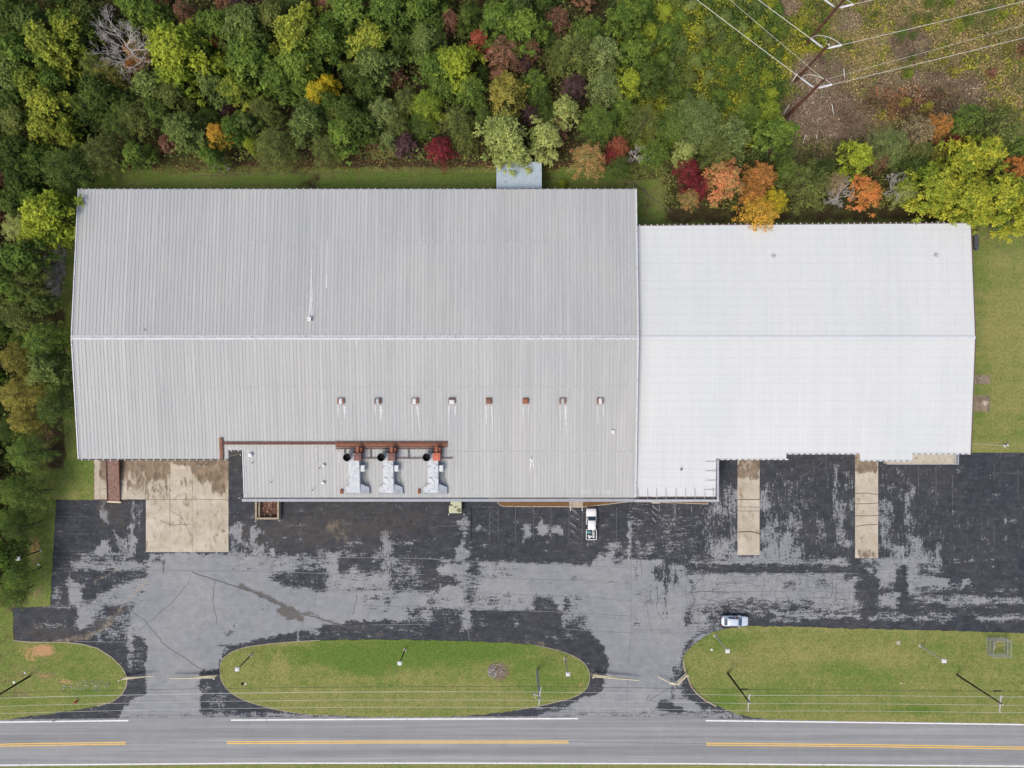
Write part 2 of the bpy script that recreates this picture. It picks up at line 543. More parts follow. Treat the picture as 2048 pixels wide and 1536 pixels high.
M['asphalt'] = m_asphalt()
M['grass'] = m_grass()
M['road'] = m_road()
M['concrete'] = m_concrete()
M['grey_roof'] = m_roof('grey_standing_seam', (0.425, 0.440, 0.443), (0.468, 0.472, 0.462), 0.61, 0.08, 0.07)
M['white_roof'] = m_roof('white_ribbed_sheet', (0.625, 0.65, 0.655), (0.67, 0.685, 0.68), 0.92, 0.03, 0.03, 1.46)
M['rib_dark'] = paint('seam_grime', (0.335, 0.345, 0.35), 0.15, 0.7)  # darker grimy tone of the roof seams
M['rib_light'] = paint('bare_seam', (0.60, 0.61, 0.62), 0.08, 0.5)
M['rib_white'] = paint('white_seam', (0.605, 0.635, 0.655), 0.03, 0.5)
M['lap'] = paint('lap_joint', (0.42, 0.43, 0.44), 0.25, 0.7, (0.6, 0.6, 0.6), 0.3, 2.0)
M['ridge'] = paint('ridge_flashing', (0.56, 0.58, 0.60), 0.08, 0.5, (0.35, 0.36, 0.37), 0.25, 1.5)
M['streak'] = paint('spilled_sealant', (0.68, 0.69, 0.70), 0.08, 0.6, (0.5, 0.51, 0.52), 0.35, 1.2)
tm = NT('bark_mulch')
_p = tm.coord()
_n = tm.noise(_p, 6.5, 4, 0.75)
tm.bump(_n, 0.1, 0.8)
M['mulch'] = tm.fin(tm.mix(tm.ramp(_n, 0.3, 0.7), (0.075, 0.035, 0.018), (0.33, 0.19, 0.095)), 0.95, 0.1)


# ------------------------------------------------------------------ map painting
def vnoise(x, y, s, seed):
    x = x / s + seed * 17.3; y = y / s + seed * 9.1
    xi = np.floor(x).astype(np.int64); yi = np.floor(y).astype(np.int64)
    fx = x - xi; fy = y - yi
    fx = fx * fx * (3 - 2 * fx); fy = fy * fy * (3 - 2 * fy)

    def h(a, b):
        n = (a * 374761393 + b * 668265263 + seed * 974711) & 0x7fffffff
        n = ((n ^ (n >> 13)) * 1274126177) & 0x7fffffff
        return ((n ^ (n >> 16)) & 0xffff) / 65535.0
    a = h(xi, yi); b = h(xi + 1, yi); c = h(xi, yi + 1); d = h(xi + 1, yi + 1)
    return (a * (1 - fx) + b * fx) * (1 - fy) + (c * (1 - fx) + d * fx) * fy


def sstep(t):
    t = np.clip(t, 0, 1)
    return t * t * (3 - 2 * t)


def poly_sd(px, py, pts):
    """signed distance, positive inside"""
    inside = np.zeros(px.shape, bool)
    dist = np.full(px.shape, 1e9)
    n = len(pts)
    for i in range(n):
        x0, y0 = pts[i]; x1, y1 = pts[(i + 1) % n]
        dx, dy = x1 - x0, y1 - y0
        L = dx * dx + dy * dy + 1e-9
        t = np.clip(((px - x0) * dx + (py - y0) * dy) / L, 0, 1)
        dist = np.minimum(dist, np.hypot(px - x0 - t * dx, py - y0 - t * dy))
        if y0 != y1:
            cond = ((y0 > py) != (y1 > py)) & (px < dx * (py - y0) / (y1 - y0) + x0)
            inside ^= cond
    return np.where(inside, dist, -dist)


def line_d(px, py, pts):
    dist = np.full(px.shape, 1e9)
    for i in range(len(pts) - 1):
        x0, y0 = pts[i]; x1, y1 = pts[i + 1]
        dx, dy = x1 - x0, y1 - y0
        L = dx * dx + dy * dy + 1e-9
        t = np.clip(((px - x0) * dx + (py - y0) * dy) / L, 0, 1)
        dist = np.minimum(dist, np.hypot(px - x0 - t * dx, py - y0 - t * dy))
    return dist


def paint_map(px, py, strokes, base, warp=3.0):
    wx = px + (vnoise(px, py, 9, 1) - 0.5) * 2 * warp + (vnoise(px, py, 3.5, 2) - 0.5) * warp
    wy = py + (vnoise(px, py, 9, 3) - 0.5) * 1.2 * warp + (vnoise(px, py, 3.5, 4) - 0.5) * 0.6 * warp
    out = [np.full(px.shape, float(b)) for b in base]
    for s in strokes:
        k, ch, geo, val, soft = s
        if k == 'r':
            x0, y0, x1, y1 = geo
            dx = np.minimum(wx - x0, x1 - wx); dy = np.minimum(wy - y0, y1 - wy)
            d = np.minimum(dx, dy)
        elif k == 'e':
            cx, cy, rx, ry = geo
            d = (1 - np.hypot((wx - cx) / rx, (wy - cy) / ry)) * min(rx, ry)
        elif k == 'p':
            d = poly_sd(wx, wy, geo)
        else:  # line: geo=(pts,width)
            d = geo[1] / 2 - line_d(wx, wy, geo[0])
        if base[0] == 0.04 and ch == 0: soft = soft * 1.7 + 1.5
        m = sstep(d / soft * 0.5 + 0.5)
        out[ch] = out[ch] * (1 - m) + val * m
    return out


def R(x0, y0, x1, y1, v, s=2.0, ch=0): return ('r', ch, (x0, y0, x1, y1), v, s)
def E(cx, cy, rx, ry, v, s=3.0, ch=0): return ('e', ch, (cx, cy, rx, ry), v, s)
def PO(pts, v, s=3.0, ch=0): return ('p', ch, pts, v, s)
def LN(pts, w_, v, s=2.0, ch=0): return ('l', ch, (pts, w_), v, s)


WEAR = [
    # --- big worn areas
    PO([(297, 1107), (457, 1107), (520, 1120), (560, 1160), (640, 1184), (860, 1181), (860, 1245), (700, 1240), (600, 1262), (500, 1282), (450, 1300), (438, 1335), (402, 1345), (402, 1442), (235, 1442), (262, 1400), (290, 1390), (292, 1300), (290, 1280), (258, 1262), (240, 1235), (262, 1222), (280, 1200), (300, 1160), (295, 1130)], 1.05, 2),
    PO([(850, 1181), (945, 1185), (1275, 1205), (1275, 1255), (1160, 1256), (1120, 1225), (940, 1220), (850, 1215)], 1.0, 2),
    PO([(870, 1117), (930, 1121), (1045, 1125), (1180, 1131), (1200, 1112), (1268, 1118), (1272, 1210), (940, 1190), (870, 1184)], 1.0, 2),
    R(1262, 1118, 1370, 1258, 0.98, 2),
    PO([(1160, 1255), (1275, 1250), (1370, 1255), (1440, 1240), (1440, 1258), (1372, 1300), (1362, 1330), (1366, 1390), (1440, 1425), (1440, 1445), (1040, 1445), (1100, 1425), (1170, 1395), (1205, 1380), (1216, 1330), (1205, 1295), (1185, 1270)], 1.0, 3),
    PO([(1330, 1146), (1700, 1146), (1720, 1150), (1722, 1175), (1750, 1185), (1745, 1205), (1700, 1215), (1400, 1216), (1370, 1215)], 1.0, 3),
    # --- west corner
    R(143, 1124, 292, 1141, 0.78, 4), R(165, 1112, 250, 1124, 0.55, 5), R(165, 1106, 262, 1110, 0.85, 2),
    PO([(188, 1108), (190, 1092), (205, 1080), (218, 1080), (218, 1108)], 0.88, 4),
    R(139, 1156, 166, 1209, 0.85, 4), R(139, 1150, 146, 1200, 0.95, 3), R(146, 1143, 292, 1164, 0.12, 4),
    PO([(165, 1210), (215, 1180), (255, 1160), (300, 1150), (300, 1215), (240, 1218)], 0.8, 6),
    PO([(201, 1000), (211, 1000), (212, 1032), (222, 1050), (210, 1045), (202, 1035)], 0.95, 2),
    R(262, 1000, 271, 1042, 0.62, 3, 0), PO([(262, 1048), (270, 1052), (274, 1108), (258, 1108), (258, 1078)], 0.97, 3),
    PO([(228, 1062), (236, 1075), (246, 1106), (240, 1107)], 0.9, 3), R(276, 1000, 284, 1058, 0.42, 3), R(242, 1075, 258, 1106, 0.55, 4),
    E(271, 1095, 4, 7, 0.0, 2), E(283, 1094, 9, 12, 0.0, 2), E(280, 1066, 8, 12, 0.0, 3),
    R(103, 1140, 118, 1152, 0.45, 4), R(105, 1172, 122, 1200, 0.5, 6), R(100, 1211, 250, 1217, 0.72, 3),
    R(152, 1216, 215, 1262, 0.9, 5), R(28, 1219, 150, 1280, 0.0, 3), E(148, 1245, 8, 28, 0.0, 3), R(75, 1247, 152, 1254, 0.5, 4),
    PO([(168, 1265), (190, 1240), (215, 1212), (252, 1210), (264, 1219), (245, 1230), (232, 1262), (215, 1282), (150, 1283)], 0.1, 5),
    R(190, 1225, 262, 1286, 0.42, 7), R(150, 1262, 190, 1286, 0.1, 4), R(256, 1240, 264, 1345, 0.92, 3), R(265, 1290, 289, 1360, 0.30, 4, 0), R(262, 1355, 280, 1394, 0.1, 3),
    PO([(180, 1284), (225, 1297), (256, 1330), (260, 1360), (252, 1385), (200, 1415), (130, 1428), (190, 1405), (243, 1375), (246, 1340), (222, 1315)], 0.08, 4),
    E(318, 1103, 0.1, 0.1, 0, 1), R(305, 1108, 322, 1122, 0.35, 4),
    # left of the middle island
    R(402, 1338, 442, 1380, 0.12, 4), R(415, 1378, 460, 1425, 0.38, 7), PO([(445, 1395), (500, 1410), (560, 1424), (600, 1432), (470, 1428)], 0.08, 4),
    PO([(440, 1345), (444, 1315), (470, 1296), (520, 1285), (600, 1270), (640, 1262), (700, 1270), (760, 1250), (850, 1248), (850, 1292), (500, 1300), (452, 1318)], 0.14, 6),
    R(595, 1255, 601, 1285, 0.85, 2), PO([(600, 1250), (640, 1262), (632, 1268), (605, 1258)], 0.9, 3),
    LN([(455, 1272), (466, 1258), (475, 1245)], 3, 0.15, 3), R(430, 1290, 500, 1296, 0.25, 3),
    # --- right of the west concrete pad
    R(458, 1050, 482, 1108, 0.72, 5), R(466, 1050, 479, 1085, 0.9, 3), PO([(463, 1070), (476, 1090), (474, 1100), (462, 1082)], 0.1, 2),
    R(482, 1060, 503, 1105, 0.32, 4), R(504, 1055, 514, 1110, 0.95, 3), E(522, 1063, 5, 5, 0.9, 3), R(502, 1088, 532, 1108, 0.62, 5), R(539, 1095, 551, 1114, 0.95, 3),
    R(457, 1109, 602, 1147, 0.78, 5), R(600, 1112, 660, 1147, 0.52, 5), R(636, 1101, 725, 1117, 0.55, 5), R(655, 1108, 676, 1184, 0.93, 4),
    R(680, 1117, 764, 1146, 0.10, 3), R(694, 1130, 711, 1150, 0.72, 5), R(764, 1062, 782, 1180, 0.85, 6), R(748, 1098, 775, 1118, 0.62, 6),
    R(782, 1116, 852, 1182, 0.50, 7), R(846, 1117, 878, 1182, 0.06, 4), R(776, 1083, 825, 1087, 0.85, 2), R(694, 1083, 722, 1090, 0.55, 3),
    PO([(538, 1146), (655, 1146), (655, 1170), (600, 1176), (592, 1184), (545, 1162)], 0.22, 5), R(655, 1148, 778, 1181, 0.80, 6), R(782, 1160, 850, 1181, 0.30, 7),
    R(590, 1142, 640, 1146, 0.1, 2),
    R(724, 1190, 792, 1206, 0.45, 6), R(855, 1188, 878, 1210, 0.4, 6), R(735, 1214, 790, 1232, 0.72, 5), R(806, 1214, 850, 1242, 0.45, 7), R(820, 1240, 852, 1262, 0.2, 5),
    R(575, 1049, 620, 1052, 0.6, 2), R(558, 1044, 574, 1050, 0.55, 3), E(569, 1077, 4, 3, 0.9, 3), E(600, 1078, 3, 4, 0.7, 3), R(770, 1066, 774, 1080, 0.9, 3),
    # --- in front of the entrance
    E(928, 1043, 8, 8, 0.9, 3), R(923, 1048, 933, 1082, 0.78, 4), E(925, 1106, 12, 13, 1.0, 3), R(924, 1085, 929, 1125, 0.9, 2), R(950, 1038, 956, 1045, 0.5, 2), E(960, 1058, 7, 3, 0.9, 2), E(967, 1091, 5, 3, 0.95, 2), E(1092, 1085, 2, 3, 0.9, 1.5),
    R(1046, 1050, 1060, 1074, 0.85, 4), PO([(1072, 1051), (1098, 1051), (1098, 1064), (1088, 1076), (1076, 1066)], 0.97, 3), R(1104, 1051, 1125, 1070, 0.88, 4), PO([(1080, 1050), (1083, 1036), (1088, 1050)], 0.95, 2), PO([(1045, 1072), (1052, 1074), (1043, 1088)], 0.95, 2),
    R(1198, 1048, 1215, 1053, 0.5, 3), R(1178, 1085, 1190, 1094, 0.5, 3), E(1228, 1092, 14, 10, 0.65, 5), R(1197, 1104, 1225, 1111, 0.78, 3), R(1245, 1100, 1262, 1112, 0.75, 4), PO([(1183, 1131), (1200, 1110), (1202, 1134)], 1.0, 2), R(1225, 1118, 1248, 1132, 0.4, 5), R(1245, 1108, 1258, 1120, 0.3, 4),
    R(1256, 1045, 1264, 1262, 1.0, 2), LN([(1257, 1000), (1260, 1050)], 2, 0.8, 2),
    # mottling of the middle worn area
    R(850, 1118, 876, 1182, 0.04, 3), R(877, 1121, 922, 1132, 0.35, 5), R(880, 1150, 920, 1174, 0.2, 5), R(934, 1118, 962, 1156, 0.35, 5), R(962, 1128, 1032, 1154, 0.66, 6), R(930, 1155, 956, 1215, 0.45, 6), R(860, 1190, 920, 1200, 0.66, 4),
    R(955, 1190, 1020, 1213, 0.58, 6), R(1020, 1195, 1070, 1218, 0.75, 6), R(1068, 1191, 1112, 1224, 0.2, 4), R(1113, 1192, 1119, 1224, 0.8, 2), R(1125, 1190, 1140, 1224, 0.25, 4), R(1140, 1192, 1160, 1220, 0.5, 5), R(1138, 1150, 1150, 1160, 0.6, 3),
    R(854, 1215, 872, 1240, 0.4, 5), R(880, 1216, 932, 1252, 0.25, 6), R(935, 1221, 1122, 1262, 0.03, 3), R(1120, 1230, 1172, 1256, 0.35, 6), R(1124, 1232, 1130, 1264, 0.8, 2), R(1028, 1235, 1036, 1257, 0.7, 2), R(960, 1251, 975, 1254, 0.9, 2), R(850, 1255, 1095, 1292, 0.0, 4), R(850, 1236, 872, 1256, 0.25, 4), R(928, 1215, 940, 1258, 0.88, 5),
    PO([(1090, 1255), (1130, 1256), (1180, 1265), (1202, 1285), (1212, 1310), (1210, 1345), (1196, 1350), (1195, 1388), (1172, 1390), (1180, 1355), (1150, 1310), (1090, 1292)], 0.06, 4), R(1085, 1272, 1115, 1276, 0.6, 2), R(1132, 1268, 1160, 1275, 0.6, 3),
    R(1060, 1407, 1140, 1420, 0.3, 5),
    # --- east of the seam
    R(1264, 1000, 1372, 1117, 0.20, 3), R(1270, 1040, 1420, 1117, 0.22, 4), R(1330, 1030, 1355, 1060, 0.35, 5), R(1275, 1085, 1300, 1110, 0.4, 6), R(1330, 1085, 1352, 1117, 0.42, 6),
    R(1306, 1133, 1328, 1163, 0.28, 4), R(1328, 1128, 1337, 1190, 0.12, 3), R(1328, 1190, 1333, 1240, 0.3, 3), R(1342, 1150, 1360, 1166, 0.2, 4), R(1338, 1120, 1372, 1150, 0.6, 6), R(1292, 1168, 1300, 1210, 0.55, 4), R(1309, 1170, 1316, 1200, 0.35, 3), R(1264, 1220, 1280, 1258, 0.7, 5), E(1278, 1187, 5, 8, 0.55, 4), R(1272, 1130, 1276, 1160, 0.5, 3),
    R(1325, 1108, 1365, 1128, 0.12, 4), R(1360, 1112, 1420, 1132, 0.35, 6), R(1376, 1122, 1400, 1135, 0.75, 4), R(1390, 1112, 1470, 1120, 0.25, 4), PO([(1395, 1130), (1450, 1112), (1520, 1112), (1600, 1118), (1640, 1126), (1560, 1132), (1450, 1133)], 0.92, 4), R(1375, 1128, 1720, 1145, 0.12, 3), R(1600, 1112, 1650, 1117, 0.4, 3), R(1640, 1117, 1655, 1128, 0.1, 4),
    # around the first dock strip
    R(1418, 1000, 1474, 1118, 0.50, 8), R(1420, 1072, 1474, 1112, 0.68, 8), R(1395, 1030, 1420, 1050, 0.7, 6), R(1424, 1045, 1460, 1080, 0.2, 8), R(1440, 960, 1474, 1000, 0.32, 8), R(1400, 1000, 1416, 1110, 0.2, 4), R(1456, 985, 1474, 1010, 0.7, 6),
    R(1520, 975, 1545, 1020, 0.72, 6), E(1538, 993, 4, 12, 0.2, 3), R(1530, 1030, 1560, 1115, 0.55, 7), R(1520, 1060, 1535, 1115, 0.8, 5), R(1535, 1090, 1600, 1118, 0.8, 6), E(1525, 1096, 5, 5, 0.0, 3), R(1560, 960, 1608, 1085, 0.30, 9), R(1560, 1070, 1590, 1110, 0.72, 6), R(1548, 940, 1580, 980, 0.2, 9), R(1575, 1040, 1605, 1062, 0.55, 6), R(1590, 1070, 1615, 1100, 0.4, 6), R(1608, 930, 1640, 1110, 0.13, 6),
    R(1634, 1040, 1650, 1090, 0.36, 4), R(1668, 930, 1676, 1035, 0.62, 3), R(1668, 1050, 1674, 1095, 0.42, 3), R(1675, 1000, 1690, 1092, 0.62, 4), R(1690, 940, 1696, 980, 0.5, 3), R(1692, 1080, 1702, 1096, 0.85, 3), R(1700, 970, 1709, 1020, 0.6, 4),
    # around the second dock strip
    R(1757, 1000, 1786, 1100, 0.58, 6), R(1762, 950, 1770, 1010, 0.4, 4), R(1783, 1050, 1815, 1080, 0.35, 6), E(1790, 1060, 10, 7, 0.0, 4), R(1785, 1090, 1812, 1115, 0.85, 5), R(1808, 985, 1820, 1050, 0.68, 4), R(1818, 1035, 1830, 1080, 0.5, 4), R(1818, 1075, 1845, 1116, 0.78, 5), R(1848, 1100, 1868, 1116, 0.6, 5), R(1855, 1050, 1862, 1080, 0.45, 3), R(1872, 1085, 1882, 1116, 0.62, 4), R(1798, 935, 1805, 1000, 0.42, 3), R(1780, 970, 1790, 985, 0.6, 4), R(1820, 970, 1832, 990, 0.6, 3), R(1865, 960, 1872, 1010, 0.35, 3), R(1905, 1050, 1935, 1056, 0.4, 4), R(2010, 1038, 2030, 1046, 0.6, 3), R(1960, 1074, 1972, 1080, 0.6, 3), R(2006, 1072, 2016, 1080, 0.6, 3), R(1880, 1118, 2020, 1121, 0.5, 2), R(1905, 1020, 1920, 1030, 0.5, 3), E(1995, 988, 5, 4, 0.85, 2), E(1918, 945, 4, 5, 0.6, 2),
    # east field, lower band
    R(1652, 1116, 1695, 1130, 0.85, 4), R(1628, 1118, 1652, 1128, 0.55, 4), R(1698, 1112, 1712, 1150, 0.1, 3), R(1720, 1117, 1742, 1130, 0.75, 3), R(1745, 1116, 1815, 1136, 1.0, 3), R(1815, 1116, 1885, 1132, 0.78, 5), R(1832, 1130, 1880, 1152, 0.45, 5), R(1712, 1130, 1758, 1216, 0.03, 5), PO([(1728, 1136), (1745, 1138), (1748, 1147), (1735, 1144)], 0.95, 2), R(1755, 1136, 1792, 1165, 0.97, 4), R(1758, 1163, 1786, 1180, 0.5, 5), PO([(1718, 1180), (1750, 1180), (1745, 1208), (1720, 1208)], 0.1, 5), R(1792, 1130, 1814, 1240, 0.03, 4), R(1815, 1130, 1832, 1192, 0.88, 4), PO([(1828, 1155), (1860, 1153), (1902, 1158), (1902, 1172), (1828, 1174)], 1.0, 2), R(1902, 1162, 1926, 1172, 0.35, 4), R(1926, 1158, 1941, 1172, 0.9, 3), R(1832, 1172, 1880, 1190, 0.45, 5), R(1860, 1175, 1928, 1178, 0.8, 2), R(1988, 1177, 2035, 1181, 0.6, 3),
    R(1757, 1192, 1795, 1216, 0.88, 4), R(1765, 1186, 1800, 1196, 0.7, 4), R(1830, 1190, 1925, 1207, 0.58, 5), PO([(1925, 1192), (2000, 1195), (2045, 1198), (2045, 1208), (1980, 1206), (1925, 1212)], 0.85, 5), R(1890, 1204, 1945, 1218, 0.5, 5), R(1822, 1207, 1850, 1216, 0.4, 4), R(1968, 1200, 1992, 1222, 0.45, 4),
    R(1700, 1215, 2100, 1255, 0.06, 5), R(1628, 1215, 1720, 1228, 0.42, 5), R(1628, 1229, 1718, 1235, 0.85, 2), R(1755, 1222, 1795, 1235, 0.55, 4), R(1740, 1233, 1850, 1239, 0.75, 3), R(1840, 1224, 1915, 1232, 0.62, 4), R(1850, 1237, 1900, 1242, 0.75, 3), PO([(1948, 1228), (1975, 1233), (2048, 1232), (2048, 1239), (1990, 1242), (1955, 1240)], 0.82, 4), R(1715, 1230, 1722, 1240, 0.8, 2),
    R(1628, 1240, 1720, 1256, 0.04, 3), R(1500, 1238, 1630, 1256, 0.06, 3), R(1375, 1200, 1500, 1218, 0.68, 7), R(1445, 1200, 1500, 1232, 0.38, 6), R(1500, 1198, 1628, 1232, 0.40, 6), R(1550, 1226, 1628, 1233, 0.85, 3), R(1545, 1236, 1600, 1244, 0.5, 4), R(1375, 1218, 1440, 1262, 0.72, 7), R(1415, 1222, 1445, 1250, 0.35, 6),
    R(1560, 1163, 1606, 1182, 0.42, 6), R(1628, 1155, 1660, 1175, 0.55, 5), R(1468, 1158, 1486, 1178, 0.45, 5), R(1408, 1160, 1500, 1184, 0.86, 6), R(1690, 1145, 1702, 1158, 0.2, 3), R(1378, 1160, 1386, 1182, 0.35, 4),
    R(1628, 1202, 1720, 1216, 0.72, 5),
    # near the east island and the drive mouth
    PO([(1368, 1310), (1380, 1290), (1400, 1272), (1430, 1255), (1400, 1262), (1372, 1285), (1364, 1300)], 0.12, 4), R(1345, 1328, 1366, 1372, 0.28, 5), R(1355, 1372, 1380, 1400, 0.4, 5), PO([(1318, 1402), (1342, 1402), (1358, 1412), (1372, 1424), (1445, 1426), (1445, 1433), (1330, 1428), (1308, 1418)], 0.0, 2), PO([(1375, 1392), (1400, 1402), (1440, 1420), (1440, 1428), (1405, 1420)], 0.15, 4), E(1345, 1388, 3, 12, 0.2, 3),
    R(240, 1427, 700, 1437, 0.68, 4), R(1090, 1424, 1480, 1437, 0.66, 4),
    # --- streak direction: 1 = along the fall of the docks
    R(1395, 900, 2100, 1117, 1.0, 8, 1), R(195, 1000, 292, 1108, 1.0, 4, 1), R(457, 1050, 560, 1108, 1.0, 4, 1), R(1290, 1117, 1370, 1255, 1.0, 4, 1),
    R(760, 1050, 785, 1180, 1.0, 4, 1), R(590, 1250, 605, 1290, 1, 3, 1),
    # --- tan dirt
    E(676, 1060, 30, 24, 0.42, 14, 2), E(664, 1052, 13, 9, 0.75, 8, 2), E(684, 1046, 9, 5, 0.7, 5, 2), E(678, 1070, 20, 10, 0.5, 8, 2), R(695, 1068, 722, 1082, 0.35, 8, 2), E(740, 1050, 60, 14, 0.2, 12, 2), E(800, 1040, 40, 10, 0.25, 10, 2),
    LN([(188, 1163), (215, 1150), (238, 1135)], 6, 0.8, 4, 2), LN([(150, 1278), (185, 1268), (215, 1248), (240, 1222), (265, 1190), (292, 1160)], 12, 0.68, 8, 2), LN([(110, 1282), (175, 1277)], 8, 0.75, 5, 2), E(185, 1166, 4, 3, 0.9, 2, 2),
    PO([(300, 1125), (330, 1130), (335, 1145), (380, 1142), (440, 1145), (300, 1150), (290, 1140)], 0.42, 6, 2), R(480, 1055, 503, 1100, 0.28, 7, 2), R(470, 1112, 560, 1135, 0.3, 10, 2), E(770, 1150, 8, 40, 0.22, 8, 2), E(757, 1105, 12, 8, 0.3, 6, 2), E(856, 1160, 8, 8, 0.4, 4, 2), E(878, 1240, 10, 10, 0.3, 5, 2), E(700, 1160, 8, 6, 0.2, 4, 2),
    LN([(880, 1268), (960, 1270)], 6, 0.38, 5, 2), LN([(1000, 1280), (1090, 1287)], 9, 0.45, 5, 2), E(762, 1272, 10, 5, 0.45, 3, 2), E(1270 - 82, 1345, 7, 10, 0.6, 4, 2),
    PO([(1830, 1130), (1900, 1155), (1900, 1172), (1820, 1190), (1815, 1130)], 0.22, 8, 2), LN([(1730, 925), (1790, 935)], 16, 0.35, 8, 2), R(1540, 1236, 1600, 1246, 0.35, 4, 2), R(1920, 1195, 2048, 1205, 0.2, 6, 2), R(2000, 1232, 2048, 1238, 0.4, 3, 2),
    LN([(325, 1142), (385, 1145)], 5, 0.5, 3, 2), LN([(560, 1205), (640, 1225), (690, 1245), (760, 1262)], 16, 0.35, 8, 2), LN([(598, 1255), (598, 1285)], 5, 0.6, 3, 2),
    E(735, 1218, 0.1, 0.1, 0, 1, 2),
    PO([(470, 1125), (520, 1140), (600, 1215), (640, 1235), (600, 1222), (540, 1195), (480, 1165)], 0.26, 9, 2), PO([(600, 1228), (690, 1248), (720, 1262), (640, 1262), (600, 1245)], 0.3, 8, 2), E(500, 1155, 20, 14, .3, 8, 2),
    # --- brown damp stain
    LN([(325, 1118), (325, 1142)], 5, 0.9, 2, 3), LN([(480, 1172), (520, 1188), (565, 1210), (590, 1222)], 9, 0.8, 3, 3), PO([(552, 1218), (570, 1214), (592, 1222), (608, 1232), (604, 1244), (592, 1240), (575, 1236), (560, 1228)], 0.95, 2, 3), LN([(610, 1225), (635, 1232), (650, 1240), (680, 1248)], 6, 0.7, 3, 3), LN([(600, 1245), (640, 1235)], 0.1, 0, 1, 3),
    E(640, 1060, 180, 40, 0.42, 26, 3), E(780, 1045, 80, 24, 0.48, 18, 3), E(700, 1020, 160, 20, 0.35, 16, 3), E(860, 1160, 22, 22, 0.32, 10, 3), LN([(160, 1275), (235, 1225)], 26, 0.35, 10, 3), R(30, 1250, 150, 1280, 0.45, 10, 3), E(700, 1095, 60, 20, 0.3, 15, 3), R(200, 1000, 255, 1060, 0.38, 8, 3), E(980, 1080, 35, 18, 0.2, 12, 3), R(1780, 930, 1920, 965, 0.28, 12, 3), R(1700, 905, 1720, 1115, 0.2, 6, 3), R(460, 905, 492, 1010, 0.25, 8, 3), R(195, 998, 212, 1022, 0.7, 3, 3),
    E(1785, 1075, 14, 14, 0.35, 6, 3), E(1430, 1060, 22, 30, 0.2, 10, 3),
]

CONC = [
    R(187, 905, 457, 1104, 0.28, 8), R(187, 905, 457, 962, 0.9, 14), R(187, 905, 457, 932, 1.15, 8), R(1475, 905, 1519, 1110, 0.25, 4), R(1710, 905, 1756, 1110, 0.22, 4), R(1475, 905, 1756, 1116, 0.46, 4, 1), R(187, 905, 457, 1104, 0.12, 4, 1), R(340, 930, 380, 962, 0.15, 8), PO([(335, 925), (375, 935), (400, 962), (345, 955)], 0.2, 8), PO([(385, 925), (410, 940), (400, 965), (392, 950)], 0.95, 4),
    PO([(425, 925), (457, 925), (457, 975), (440, 995), (420, 970), (432, 940)], 0.85, 6), R(255, 940, 292, 985, 0.6, 8), R(187, 905, 200, 1000, 0.0, 3), R(292, 960, 340, 1000, 0.55, 14), R(345, 960, 385, 1000, 0.45, 14), R(325, 1010, 365, 1060, 0.3, 14), R(340, 1060, 375, 1100, 0.22, 12),
    R(1475, 905, 1519, 957, 0.85, 5), R(1475, 920, 1519, 940, 0.7, 5), R(1710, 905, 1756, 945, 0.85, 5), R(1710, 1098, 1756, 1116, 0.5, 4), R(1735, 950, 1756, 980, 0.35, 6), R(1720, 1000, 1745, 1015, 0.1, 3),
    E(1482, 1030, 8, 14, 0.5, 5, 1), E(1512, 1028, 6, 12, 0.5, 4, 1), E(1485, 1000, 10, 20, 0.35, 6, 1), E(1498, 985, 20, 10, 0.25, 6, 1), R(1480, 1042, 1519, 1050, 0.35, 3, 1), E(1725, 955, 10, 10, 0.3, 5, 1), R(1475, 1098, 1519, 1112, 0.3, 3, 1), E(447, 1061, 5, 5, 0.95, 1.5, 1),
]

ISL_MID = [(440, 1345), (441, 1325), (450, 1312), (470, 1300), (500, 1292), (560, 1285), (620, 1281), (700, 1279), (800, 1279), (900, 1281), (1000, 1284), (1060, 1288), (1100, 1296), (1140, 1308), (1165, 1322), (1178, 1340), (1180, 1360), (1172, 1380), (1150, 1394), (1110, 1405), (1050, 1417), (980, 1428), (900, 1433), (800, 1434), (700, 1432), (620, 1429), (560, 1421), (520, 1411), (480, 1397), (455, 1380), (443, 1362)]
ISL_EAST = [(1365, 1320), (1371, 1305), (1385, 1290), (1408, 1274), (1425, 1264), (1450, 1257), (1500, 1252), (1600, 1253), (1700, 1257), (1850, 1260), (2048, 1266), (2320, 1272), (2320, 1452), (2048, 1447), (1800, 1443), (1600, 1440), (1520, 1437), (1470, 1427), (1440, 1414), (1410, 1398), (1390, 1380), (1378, 1360), (1368, 1340)]
LAWN_W = [(-200, 897), (189, 897), (188, 1000), (112, 1000), (101, 1212), (26, 1214), (28, 1281), (60, 1284), (130, 1284), (165, 1288), (195, 1296), (225, 1315), (245, 1335), (255, 1355), (252, 1375), (243, 1390), (225, 1403), (195, 1412), (150, 1420), (115, 1425), (60, 1432), (0, 1441), (-200, 1452)]

